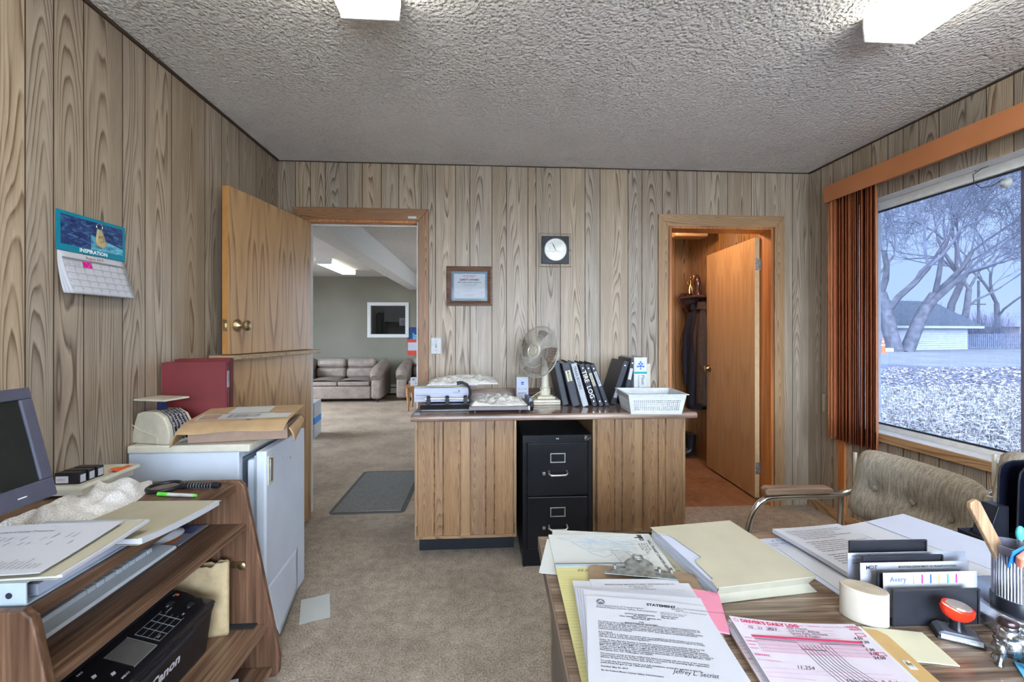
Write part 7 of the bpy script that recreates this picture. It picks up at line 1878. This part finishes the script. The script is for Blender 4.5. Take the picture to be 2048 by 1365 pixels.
Zc = D0+0.0145
# ---- pink sheets
page('pink_slip', 'pink slips sticking out beside the statement letter', 'paper', (0.362, 0.848), -21, 0.103, 0.118, Zc, 0.0025, pink_p)
# ---- letter stack
Zs = Zc+0.0030
def atzr(p1, p2, z):
    a, b = atz(*p1, z), atz(*p2, z); return a, math.degrees(math.atan2(b.y-a.y, b.x-a.x))
a, ang_ = atzr((1145, 1163), (1385, 1172), Zs)
page('letter_sheets', 'white sheets spread widest under the statement letter', 'papers', a, -6, 0.235, 0.30, Zs, 0.0012, paper_m)
a2, _ = atzr((1179, 1160), (1342, 1158), Zs+0.0015)
o = page('insurer_letter', 'letter headed Pennsylvania Manufacturers Association, clipped behind the statement', 'letter', a2, -3, 0.180, 0.26, Zs+0.0014, 0.0008, paper_m)
m = MB(); m.text('PENNSYLVANIA MANUFACTURERS\u2019 ASSOCIATION INS CO.', 0.0054, T(0.098, -0.021, 0.001), 'CENTER', bold=0.0001); m.text('380 SENTRY PARKWAY\nPO BOX 3031\nBLUE BELL, PA 19422-0754', 0.0048, T(0.098, -0.0275, 0.001), 'CENTER'); m.text('Policy Number: 201901-07-50-66', 0.0046, T(0.120, -0.044, 0.001)); m.text('Hall Transit Charter', 0.0046, T(0.048, -0.052, 0.001)); m.build('lettering', ink, o)
a3, _ = atzr((1160, 1200), (1385, 1210), Zs+0.012)
for k in range(4):
    page('loose_papers', ['thin wad of papers lowest beneath the statement letter', 'thin wad of papers second beneath the statement letter', 'thin wad of papers third beneath the statement letter', 'thin wad of papers directly beneath the statement letter'][k], 'papers', (0.178+0.004*k, 0.838-0.008*k), -7-1.2*k, 0.216, 0.285, Zs+0.0025+0.0030*k, 0.0028, paper_m if k % 2 else paper_b, group='papers beneath the statement letter')
Zt = Zs+0.0150
a4, an4 = atzr((1172, 1192), (1385, 1212), Zt)
fnL = lambda u, v: 0.0016*math.sin(PI*u)*(1-v)
o = page('statement_letter', 'printed STATEMENT letter with a round seal, topmost of the paper pile', 'letter', a4, an4, 0.212, 0.279, Zt, 0.0006, paper_m, fnL)
m = MB()
tw = 0.206
m.text('U.S. Department of Transportation\nFederal Motor Carrier Safety Administration', 0.0058, T(0.018, -0.0285, 0))
m.text('STATEMENT', 0.0092, T(0.108, -0.0165, 0), bold=0.0004)
m.text('RETURN THIS PORTION WITH YOUR PAYMENT\nBALANCE:\n     Hall Transit Charter Service', 0.0045, T(0.150, -0.017, 0))
m.text('1200 New Jersey Ave., S.E.\nWashington, DC 20590', 0.0042, T(0.128, -0.0335, 0)); m.text('SERVICE DATE\nMay 06, 2019', 0.0044, T(0.128, -0.0435, 0), bold=0.0001)
m.text('NOTICE OF INVESTIGATION\nMC-184717-P\nHALL TRANSIT CHARTER SERVICE, INC.\nGREAT FALLS, MT\n\nFOR\nREVOCATION OF AUTHORITY', 0.0040, T(0.092, -0.0455, 0), 'CENTER', bold=0.0001)
body = ("The above carrier is registered as a common carrier authorizing it to engage in transportation by motor vehicle, in interstate or foreign commerce, and must be in continuous compliance with 49 U.S.C. \u00a7 13906 and 49 CFR 387, Subpart C, for that operating rights registration to remain effective. On April 28, 2019, we were notified that your bodily injury and property damage liability insurance would be cancelled effective June 01, 2019. Any operations conducted without the required insurance are unlawful.\n\n"
 "It is ordered:\nUnder 49 U.S.C. \u00a7 14702(a), we hereby open an investigation to decide whether, in accordance with 49 U.S.C. \u00a7 13905, the operating rights registration should be revoked for failure to comply with this statute and the insurance regulations.\n\n"
 "Within 30 days after this decision is served, this common carrier must establish that it is in full compliance with this statute and the insurance regulations by having appropriate filings on prescribed FMCSA forms (BMC 91 or 91X or 82 for bodily injury and property damage liability; BMC 34 or 83 for cargo liability; or a BMC 84 or 85 for broker security) submitted on its behalf. Copies of Form MCS-90 or other certificates of insurance are not acceptable evidence of insurance compliance. Insurance filings may be transmitted electronically or sent to FMCSA MC-RIO, 1200 New Jersey Ave., S.E., Washington, DC 20590.\n\n"
 "This common carrier is hereby notified that failure to comply with the terms of the insurance requirements and of this decision shall result in revocation of its operating rights registration, effective 30 days from the service date of this notice.\n\n"
 "To verify that the common carrier is in full compliance, access the website at http://li-public.fmcsa.dot.gov or call 1-866-637-0635.\n\nDecided: May 06, 2019\n\nBy the Federal Motor Carrier Safety Administration")
m.text(body, 0.0042, T(0.019, -0.0715, 0), width=0.170, bold=0.00006, line=0.88)
drape(m, 0.212, 0.279, fnL, 0.0006); m.build('printed_text', ink, o)
m = MB(); m.lathe([(0.0078, 0), (0.0078, 0.0002), (0, 0.0002)], 24, (0.026, -0.0165, 0)); drape(m, 0.212, 0.279, fnL, 0.0006, 0.0002); sl_ = m.build('seal', ink_grey, o)
m = MB(); m.prism([(0.0245, -0.0135), (0.026, -0.0115), (0.0278, -0.0138), (0.0325, -0.0205), (0.0262, -0.0165), (0.0195, -0.0205)], 'Z', 0.0006, 0.0007); drape(m, 0.212, 0.279, fnL, 0.0006, 0.0002); m.build('seal_mark', paper_m, sl_)
m = MB(); m.text('Jeffrey L. Secrist', 0.012, T(0.122, -0.168, 0), ital=0.5, sx=0.8); drape(m, 0.212, 0.279, fnL, 0.0006); m.build('signature', ink, o)
# ---- expanding folder
t = thing('expanding_folder', 'thick manila expanding folder with a tabbed edge on the desk', 'folder', (0.4545, 0.803, D0), R(6.5))
fw_, fh_, ft = 0.222, 0.262, 0.031
tabp = [(0.000, 0.0), (fw_, 0.0), (fw_, fh_), (0.0, fh_), (0.0, fh_-0.025), (0.010, fh_-0.030), (0.0125, fh_-0.045), (0.0125, fh_-0.075), (0.0125, fh_-0.125), (0.010, fh_-0.140), (0.0, fh_-0.146), (0.0, 0.09), (0.008, 0.083), (0.008, 0.02)]
tabp = [(-0.004, 0.0), (fw_, 0.0), (fw_, fh_), (-0.004, fh_), (-0.004, fh_-0.035), (0.016, fh_-0.042), (0.024, fh_-0.060), (0.030, fh_-0.11), (0.036, fh_-0.15), (0.030, fh_-0.158), (0.016, fh_-0.162), (0.010, fh_-0.175), (0.008, 0.03), (0.000, 0.024)]
MB().prism(tabp, 'Z', ft, ft+0.0012).build('front_cover', manila, t)
MB().prism([(-0.020, 0.004), (fw_, 0), (fw_, fh_), (-0.020, fh_-0.006)], 'Z', 0.0, 0.0012).build('back_cover', manila, t)
m = MB()
m.quad((0, 0, 0.0013), (fw_, 0, 0.0013), (fw_-0.014, 0.006, ft*0.5), (0, 0.006, ft*0.5)); m.quad((0, 0.006, ft*0.5), (fw_-0.014, 0.006, ft*0.5), (fw_, 0, ft-0.0001), (0, 0, ft-0.0001))
m.quad((fw_, 0, 0.0013), (fw_, fh_, 0.0013), (fw_-0.008, fh_, ft*0.5), (fw_-0.014, 0.006, ft*0.5)); m.quad((fw_-0.014, 0.006, ft*0.5), (fw_-0.008, fh_, ft*0.5), (fw_, fh_, ft-0.0001), (fw_, 0, ft-0.0001))
m.quad((fw_, fh_, 0.0013), (0, fh_, 0.0013), (0, fh_, ft-0.0001), (fw_, fh_, ft-0.0001)); m.build('gusset', manila_d, t)
for k in range(5):
    MB().box(0.001+0.002*(k % 2), fw_-0.02, 0.008, fh_-0.004, 0.002+0.0056*k, 0.0072+0.0056*k).build('papers', paper_m if k % 2 else paper_b, t)
m = MB(); m.text('COUNTRY  REPAIRS  BILL', 0.0115, Matrix.Translation((-0.0185, fh_-0.03, 0.0014)) @ Matrix.Rotation(R(-90), 4, 'Z'), ital=0.2); m.build('lettering', plain('olive_ink', (0.16, 0.15, 0.06), 0.7), t)
# ---- logs and clasp envelope
EA = -8.5
t = thing('clasp_envelope', 'open kraft clasp envelope under the daily logs', 'envelope', (0.432, 0.752, D0+0.0022), R(EA))
MB().box(0.0, 0.222, -0.32, 0.0, 0, 0.002).build('body', kraft_env, t)
MB().prism([(0.2225, -0.32), (0.236, -0.32), (0.236, 0.0), (0.2225, 0.0)], 'Z', 0.0, 0.0045).build('inner_lining', paper_old, t)
MB().prism([(0.2362, -0.32), (0.260, -0.32), (0.270, -0.30), (0.270, -0.015), (0.262, -0.004), (0.2362, 0.0)], 'Z', 0.0, 0.0016).build('flap', kraft_env, t)
m = MB(); m.box(0.246, 0.258, -0.092, -0.074, 0.0017, 0.0022); m.build('clasp_patch', paper_old, t)
m = MB(); m.tube([(0.252+0.003*math.cos(k*PI/6), -0.083+0.003*math.sin(k*PI/6), 0.0028) for k in range(12)], 0.0012, 5, closed=True); m.build('clasp', brass, t)
def log(label, tl, rot, z, fn):
    w_, h_ = 0.214, 0.150
    o = page('daily_log', label, 'log sheet', tl, rot, w_, h_, z, 0.0012, pinkish, fn, group='daily log sheets')
    m = MB(); m.text('DRIVER\u2019S DAILY LOG', 0.0105, T(0.016, -0.0125, 0), bold=0.0005); m.text('\u2302', 0.012, T(0.004, -0.013, 0)); m.box(0.018, 0.194, -0.047, -0.0425, 0, 0.0001)
    m.text('TOTAL\nHOURS', 0.006, T(0.196, -0.010, 0), bold=0.0002)
    for (a, b, c, d) in ((0.198, 0.212, -0.031, -0.030), (0.198, 0.212, -0.024, -0.023), (0.198, 0.199, -0.03, -0.024), (0.2115, 0.2125, -0.031, -0.023), (0.198, 0.212, -0.074, -0.073), (0.198, 0.212, -0.067, -0.066), (0.198, 0.199, -0.074, -0.066), (0.2115, 0.2125, -0.074, -0.066)): m.box(a, b, c, d, 0, 0.0001)
    drape(m, w_, h_, fn, 0.0012); m.build('crimson_print', ink_red, o)
    m = MB()
    for k in range(49): x = 0.020+k*0.0036; m.box(x, x+0.0004, -0.078, -0.0475, 0, 0.0001)
    for k in range(5): y = -0.0475-0.0076*k; m.box(0.020, 0.194, y-0.0004, y, 0, 0.0001)
    for k in range(4): m.text(['1: OFF DUTY', '2: SLEEPER BERTH', '3: DRIVING', '4: ON DUTY'][k], 0.0046, T(0.002, -0.052-0.0076*k, 0), bold=0.0001, sx=0.55)
    for (a, b, y) in ((0.018, 0.045, -0.018), (0.018, 0.045, -0.027), (0.050, 0.075, -0.018), (0.050, 0.075, -0.027), (0.085, 0.165, -0.019), (0.085, 0.165, -0.025), (0.085, 0.165, -0.031), (0.085, 0.165, -0.037), (0.003, 0.19, -0.112), (0.003, 0.19, -0.120), (0.003, 0.07, -0.128), (0.003, 0.003, -0.1)): m.box(a, b+0.0004, y-0.0003, y, 0, 0.0001)
    m.text('REMARKS', 0.0055, T(0.003, -0.088, 0), bold=0.0002); m.text('Pro or Shipping No.', 0.0045, T(0.003, -0.098, 0)); m.text('MIDNIGHT 1 2 3 4 5 6 7 8 9 10 11 NOON 1 2 3 4 5 6 7 8 9 10 11', 0.0046, T(0.022, -0.046, 0.0002)); m.text('(24 HOURS)      ORIGINAL - Submit to carrier within 13 days', 0.0046, T(0.098, -0.010, 0))
    drape(m, w_, h_, fn, 0.0012); m.build('form_print', ink_pink, o)
    m = MB(); m.text('02   22   2019', 0.0085, T(0.022, -0.0255, 0), ital=0.3); m.text('72', 0.009, T(0.056, -0.0255, 0), ital=0.3); m.text('Hall Transit\nJoe Smith  Billings\nGreat Falls, Montana\nTruck & Trailer', 0.0072, T(0.090, -0.018, 0), ital=0.3, line=0.85)
    for k, s_ in enumerate(('4.50', '19.30', '0', '1.30', '3.00', '24.00')): m.text(s_, 0.0080, T(0.188, -0.038-0.0085*k, 0), ital=0.3, bold=0.0002)
    for k in range(9): m.tube([(0.088+0.006*k, -0.055, 0.0001), (0.094+0.006*k, -0.095, 0.0001), (0.104+0.007*k, -0.130, 0.0001)], 0.00035, 3, caps=False)
    m.tube([(0.020, -0.051, 0.0001), (0.088, -0.051, 0.0001), (0.088, -0.066, 0.0001), (0.125, -0.066, 0.0001), (0.125, -0.051, 0.0001), (0.194, -0.051, 0.0001)], 0.0004, 3, caps=False)
    m.text('11,254', 0.010, T(0.055, -0.108, 0), ital=0.4); m.text('Miles driven  R. Roberts', 0.009, T(0.115, -0.128, 0), ital=0.4); drape(m, w_, h_, fn, 0.0012); m.build('handwriting', ink, o)
    return o
lf = lambda u, v: 0.006*math.exp(-((u)/0.35))*(1-v)+0.003*(1-math.sin(PI*u))*(1-0.3*v)
log('driver\u2019s daily log sheet lower and further left, partly covered by the other', (0.430, 0.742), -8.5, D0+0.0046, lambda u, v: 0.0015*(1-u))
page('log_pad', 'pad of blank white forms under the top daily log', 'papers', (0.4385, 0.745), -8, 0.212, 0.150, D0+0.0078, 0.0022, paper_m)
aL, anL = atzr((1462, 1240), (1692, 1240), D0+0.014)
log('driver\u2019s daily log sheet lying uppermost on the kraft envelope', (aL.x-0.004, aL.y), -7.5, D0+0.0112, lf)
page('note_pad', 'small cream note pad beside the kraft envelope', 'notepad', (0.672, 0.724), -13, 0.095, 0.076, D0+0.0001, 0.0018, cream_note).location.x = 0.674
# ---- papers at the back of the desk
page('signed_form', 'white form with signature lines, left of the stapled document', 'paper', (0.690, 1.045), 5, 0.19, 0.24, D0, 0.0016, paper_b)
o = page('signed_form', 'white form with a hand-drawn bracket in front of the stapled document', 'paper', (0.712, 1.000), 3, 0.20, 0.22, D0+0.0018, 0.0012, paper_m)
m = MB()
for (a, b, c, d) in ((0.05, 0.075, -0.150, -0.149), (0.06, 0.0612, -0.17, -0.150), (0.06, 0.085, -0.171, -0.170), (0.085, 0.0862, -0.171, -0.163), (0.075, 0.11, -0.185, -0.184)): m.box(a, b, c, d, 0.0013, 0.0014)
m.build('bracket_marks', ink_grey, o)
m = MB(); m.text('Owner signature\nDate', 0.009, T(0.012, -0.03, 0.0018), ital=0.3); m.text('R. C. Hall', 0.012, T(0.03, -0.018, 0.0018), ital=0.4); m.build('lettering', ink_grey, bpy.data.objects['signed_form'])
aD, anD = atzr((1545, 1060), (1668, 1042), D0+0.018)
fnD = lambda u, v: 0.006*(1-u)**2*(1-v)+0.0015*math.sin(4*v)
o = page('stapled_document', 'thick stapled printed document at the back of the desk', 'document', aD, 8.5, 0.207, 0.268, D0+0.0042, 0.010, paper_m, fnD)
m = MB(); rn = random.Random(77)
words = 'insurance carrier policy vehicle driver record service transport shall notice company premium coverage named insured state period liability claim agreement'.split()
y = -0.022
for k in range(22):
    L_ = rn.randint(5, 11); s_ = ' '.join(rn.choice(words) for _ in range(L_))
    m.text(s_[:62], 0.0066, T(0.022+rn.choice((0, 0, 0.008)), y, 0)); y -= 0.0082 if k % 6 != 5 else 0.016
drape(m, 0.207, 0.268, fnD, 0.010); m.build('printed_text', ink, o)
aB, _ = atzr((1695, 1052), (1800, 1037), D0+0.014)
page('large_sheets', 'large blank white sheets spread behind the letter sorter', 'papers', (0.958, 1.086), 12, 0.21, 0.30, D0+0.0006, 0.009, paper_m, lambda u, v: 0.003*math.sin(2*u+v))
page('large_sheets', 'long white sheet with faint pencil writing, right of the letter sorter', 'papers', (1.035, 1.098), 15, 0.155, 0.30, D0+0.0126, 0.0010, paper_b, lambda u, v: 0.0005)
page('kraft_sheet', 'tan envelope corner peeking from under the large white sheets', 'envelope', (0.925, 0.880), 14, 0.19, 0.075, D0-0.0001+0.0002, 0.0004, plain('tan_paper', (0.55, 0.34, 0.18), 0.7))
# ---- letter sorter
SX0, SX1 = 0.731, 0.893
t = thing('letter_sorter', 'charcoal metal letter sorter with four stepped dividers', 'letter sorter', (SX0, 0.722, D0), R(-1.5))
SW = SX1-SX0
MB().box(0, SW, 0, 0.098, 0, 0.0015).build('base', sorter_m, t)
for k, hh_ in enumerate((0.066, 0.080, 0.094, 0.108)):
    y = 0.0315*k
    m = MB(); m.box(0.001, SW-0.001, y, y+0.0012, 0.0016, hh_-0.002)
    m.box(0, 0.003, y-0.0022, y+0.0022, 0.0016, hh_); m.box(SW-0.003, SW, y-0.0022, y+0.0022, 0.0016, hh_); m.box(0.003, SW-0.003, y-0.0022, y+0.0022, hh_-0.003, hh_)
    m.build('divider', sorter_m, t, bevel=0.0006)
def upright(name, label, cat, px0, px1, ytop, yw, mt, lean=4, texts=(), ink_=ink_grey, tk=0.0012, name2='lettering'):
    a, b = aty(px0, ytop, yw), aty(px1, ytop, yw); h_ = a.z-D0-0.002
    o = MB().box(0, b.x-a.x, 0, tk, 0, h_).build(name, mt, loc=(a.x, yw, D0+0.002)); o.rotation_euler = (R(-lean*0.5), 0, R(-1.5)); tag(o, label, cat)
    if texts:
        m = MB()
        for (s_, sz, x, z) in texts: m.text(s_, sz, T(x, -0.0006, h_-z, rx=PI/2), bold=0.0001)
        m.build(name2, ink_, o)
    return o, b.x-a.x, h_
upright('envelope', 'white envelope with a return address in the rearmost slot of the letter sorter', 'envelope', 1697, 1925, 1108, 0.806, paper_b, 2, (('Hall Transit Charter\n2610 Upper River Rd\nGreat Falls, MT 59405', 0.0065, 0.008, 0.008),))
upright('letter', 'white letter headed MDT in the middle slot of the letter sorter', 'letter', 1722, 1932, 1128, 0.775, paper_m, 2, (('MDT', 0.011, 0.010, 0.012), ('MONTANA DEPARTMENT OF TRANSPORTATION', 0.0052, 0.075, 0.010)), ink)
o, ww, hh_ = upright('index_tabs', 'sheet of coloured index tabs in the front slot of the letter sorter', 'index tabs', 1768, 1950, 1148, 0.743, paper_m, 2, (('Avery', 0.013, 0.012, 0.016),), blue_ink)
for k, c in enumerate(((0.45, 0.30, 0.35), (0.35, 0.25, 0.35), (0.60, 0.02, 0.20), (0.02, 0.10, 0.45), (0.50, 0.45, 0.08), (0.0, 0.35, 0.22), (0.55, 0.02, 0.20))):
    MB().box(0.040+0.0165*k, 0.0425+0.0165*k, -0.0005, -0.0001, hh_-0.020, hh_-0.004).build('colour_tab', plain('tab_%s' % 'abcdefg'[k], c, 0.5), o)
# ---- paper roll
q = atz(1737, 1246, D0)
t = thing('paper_roll', 'squashed roll of adding machine paper left of the letter sorter', 'paper roll', (0.699, 0.746, D0), R(-38))
m = MB(); m.lathe([(0.0, 0.0), (0.036, 0.0), (0.036, 0.058), (0.0, 0.058)], 40, sx=1.0, sy=0.62); m.build('roll', plain('roll_paper', (0.42, 0.375, 0.31), 0.8, var=0.05), t, bevel=0.0008)
m = MB()
for k in range(1, 10):
    r_ = 0.0035*k; m.tube([(r_*math.cos(a*PI/16), r_*0.62*math.sin(a*PI/16), 0.0582) for a in range(32)], 0.0004, 4, closed=True)
m.build('winding', plain('roll_line', (0.28, 0.22, 0.15), 0.8), t)
# ---- rubber stamp
t = thing('rubber_stamp', 'rubber stamp with a glossy red handle in front of the letter sorter', 'stamp', (0.815, 0.688, D0), R(-30))
m = MB(); m.prism([(-0.031, -0.017), (0.031, -0.017), (0.031, 0.017), (-0.031, 0.017)], 'Z', 0.0, 0.006); m.build('pad', black_matte, t, bevel=0.001)
m = MB(); m.prism([(-0.029, 0.0062), (0.029, 0.0062), (0.029, 0.011), (0.022, 0.016), (-0.022, 0.016), (-0.029, 0.011)], 'Y', -0.016, 0.016); m.build('mount', plain('stamp_mount', (0.09, 0.10, 0.13), 0.4), t, bevel=0.002)
m = MB(); m.box(-0.026, 0.027, -0.0172, -0.0162, 0.003, 0.011); lp = m.build('label', paper_old, t)
MB().text('HALL TRANSIT CHARTER\nBox 2610', 0.0042, T(0.0005, -0.0176, 0.0073, rx=PI/2), 'CENTER').build('lettering', ink_grey, lp)
MB().lathe([(0.011, 0.0162), (0.009, 0.020), (0.0085, 0.034)], 16).build('neck', black_pl, t)
m = MB(); m.M = T(0, 0, 0.047, rx=R(12), ry=R(8)) ; m.lathe([(0, -0.016), (0.012, -0.015), (0.020, -0.008), (0.0235, 0.002), (0.022, 0.009), (0.016, 0.0105), (0, 0.0107)], 28, sy=0.72); m.build('handle', red_pl, t)
m = MB(); m.M = T(0, 0, 0.047, rx=R(12), ry=R(8)); m.lathe([(0.0175, 0.0106), (0.016, 0.013), (0, 0.0142)], 28, sy=0.68); m.build('handle_cap', plain('silver_cap', (0.55, 0.50, 0.50), 0.12, 0.7), t)
# ---- pen caddy
CC = Vector((1.015, 0.702, D0))
t = thing('desk_caddy', 'round silver desk caddy with a ribbed pen cup', 'desk organizer', CC)
m = MB(); m.lathe([(0.0, 0.0), (0.114, 0.0), (0.118, 0.006), (0.118, 0.022), (0.113, 0.027), (0.110, 0.028), (0.106, 0.033), (0.098, 0.034), (0.092, 0.031), (0.0, 0.030)], 56); m.build('base', alu, t)
CO = (-0.070, 0.000)
m = MB(); m.lathe([(0.027, 0.031), (0.030, 0.034), (0.031, 0.052), (0.030, 0.053), (0.030, 0.138), (0.0315, 0.142), (0.0315, 0.150), (0.0275, 0.150), (0.0275, 0.036), (0, 0.036)], 40, (CO[0], CO[1], 0)); cup = m.build('pen_cup', plain('cup_grey', (0.20, 0.20, 0.27), 0.35), t)
m = MB(); m.lathe([(0.0312, 0.033), (0.0322, 0.036), (0.0322, 0.056), (0.0312, 0.058)], 40, (CO[0], CO[1], 0)); m.build('cup_foot', black_pl, cup)
m = MB()
for k in range(14):
    a = R(-196+k*7); x, y = CO[0]+0.0312*math.cos(a), CO[1]+0.0312*math.sin(a); m.tube([(x, y, 0.060), (x, y, 0.136)], 0.0016, 6)
m.build('silver_ribs', alu, cup)
m = MB(); m.box(CO[0]+0.003, CO[0]+0.032, -0.0345, -0.0330, 0.045, 0.125); m.build('label_card', paper_m, cup)
MB().text('GREAT', 0.012, Matrix.Translation((CO[0]+0.016, -0.0350, 0.05)) @ Euler((PI/2, 0, 0)).to_matrix().to_4x4() @ Matrix.Rotation(PI/2, 4, 'Z'), bold=0.0003).build('lettering', ink_red, cup)
cw0 = CC + Vector((CO[0], CO[1], 0))
t = thing('wooden_brush', 'flat wooden brush handle leaning out of the pen cup', 'brush', cw0 + Vector((0.020, 0.004, 0.046)))
m = MB(); m.M = Euler((R(-2), R(-27), R(0))).to_matrix().to_4x4(); m.prism([(-0.011, 0.0), (0.011, 0.0), (0.011, 0.195), (0.007, 0.203), (-0.007, 0.203), (-0.011, 0.195)], 'Y', -0.004, 0.004)
m.build('handle', bare_wood, t, bevel=0.002)
t = thing('eraser', 'pink eraser in a blue sleeve sticking out of the pen cup', 'eraser', cw0 + Vector((-0.016, -0.012, 0.132)))
m = MB(); m.M = Euler((R(25), R(-24), 0)).to_matrix().to_4x4(); m.box(-0.020, 0.020, -0.003, -0.0012, -0.02, 0.038); m.build('sleeve', blue_pl, t, bevel=0.001)
m = MB(); m.M = Euler((R(25), R(-34), 0)).to_matrix().to_4x4(); m.box(-0.012, 0.012, -0.013, -0.0035, -0.012, 0.030); m.build('eraser_block', eraser_m, t, bevel=0.003, seg=3)
t = thing('toothbrush', 'teal-ended brush standing in the pen cup', 'brush', cw0 + Vector((0.012, 0.010, 0.04)))
MB().tube([(0, 0, 0), (0.007, 0, 0.085), (0.009, 0, 0.115)], [0.003, 0.004, 0.004], 10).build('shaft', alu, t)
MB().ball((0.0095, 0, 0.125), (0.008, 0.005, 0.014), 14, 10).build('tip', teal_pl, t)
t = thing('wooden_clip', 'short wooden peg standing in the pen cup', 'peg', cw0 + Vector((0.018, -0.004, 0.06)))
m = MB(); m.M = Euler((R(8), R(-10), 0)).to_matrix().to_4x4(); m.box(-0.006, 0.006, -0.003, 0.003, 0, 0.098); m.build('peg', bare_wood, t, bevel=0.001)
# ---- pewter figurine
t = thing('pewter_figurine', 'small lumpy pewter animal figurine standing near the desk caddy', 'figurine', (0.836, 0.628, D0), R(-20))
m = MB(); rn = random.Random(8)
for (c, r_) in (((0, 0, 0.030), (0.020, 0.014, 0.020)), ((-0.004, 0, 0.047), (0.014, 0.012, 0.014)), ((0.010, 0, 0.040), (0.012, 0.012, 0.012)), ((-0.006, -0.006, 0.062), (0.009, 0.008, 0.008)), ((0.018, -0.004, 0.028), (0.008, 0.009, 0.010)), ((-0.016, -0.002, 0.024), (0.009, 0.010, 0.013))): m.ball(c, r_, 14, 10)
for k in range(46):
    a, b = rn.uniform(0, 6.28), rn.uniform(-0.8, 1.2); m.ball((0.017*math.cos(a)*math.cos(b), 0.013*math.sin(a)*math.cos(b), 0.036+0.020*math.sin(b)), rn.uniform(0.003, 0.0055), 7, 5)
m.build('body', pewter, t)
for (x, y) in ((-0.018, -0.008), (-0.012, 0.010), (0.014, -0.010), (0.018, 0.009)):
    MB().tube([(x*0.8, y*0.8, 0.020), (x, y, 0.008), (x*1.1, y*1.1, 0.0)], [0.0055, 0.0035, 0.005], 8).build('foot', pewter, t)
MB().tube([(0.006, 0.002, 0.058), (0.030, 0.004, 0.060), (0.048, 0.006, 0.050)], [0.008, 0.006, 0.004], 10).build('arm', pewter, t)
MB().lathe([(0.010, 0.064), (0.011, 0.066), (0.011, 0.070), (0.009, 0.073), (0, 0.074)], 14, (-0.006, -0.004, 0), sx=1.2).build('cap', plain('dark_pewter', (0.05, 0.03, 0.03), 0.2, 0.6), t)
o = MB().box(0, 0.10, -0.055, 0, 0, 0.002).build('blue_card', sky_card, loc=(0.846, 0.632, D0), rotz=R(-38)); tag(o, 'light blue card at the lower right corner of the desk', 'card')
MB().box(0.0005, 0.0995, -0.0545, -0.0005, -0.0003, -0.0001).build('white_back', paper_m, o)
# ---- black file organiser
t = thing('file_organizer', 'glossy black steel file organiser with rounded dividers at the desk edge', 'file organizer', (1.245, 0.935, D0), R(0))
m = MB(); m.box(0, 0.42, -0.085, 0.115, 0, 0.004); m.box(0, 0.42, 0.111, 0.115, 0.004, 0.014); m.box(0, 0.004, -0.085, 0.111, 0.004, 0.012); m.build('base', black_pl, t, bevel=0.001)
for k in range(4):
    y = 0.098-0.042*k; m = MB()
    x0, x1, z1 = 0.092, 0.38, 0.192
    pts = [(x0, 0.0045), (x1, 0.0045), (x1, z1-0.03), (x1-0.009, z1-0.009), (x1-0.03, z1), (x0+0.045, z1), (x0+0.022, z1-0.005), (x0+0.010, z1-0.018), (x0+0.006, z1-0.04)]
    m.prism(pts, 'Y', y, y+0.0022)
    dv = m.build('divider', plain('gloss_black', (0.007, 0.008, 0.016), 0.12, coat=0.5) if k == 0 else MATS['gloss_black'], t)
    m = MB(); m.tube([(x, y+0.0011, z) for x, z in pts[2:]]+[(x0, y+0.0011, 0.006)], 0.0022, 7); m.build('rolled_edge', black_pl, dv, smooth=True)
m = MB(); m.prism([(0.03, 0.0045), (0.088, 0.0045), (0.088, 0.085), (0.060, 0.085)], 'Y', 0.070, 0.108); m.build('end_bracket', black_pl, t, bevel=0.001)
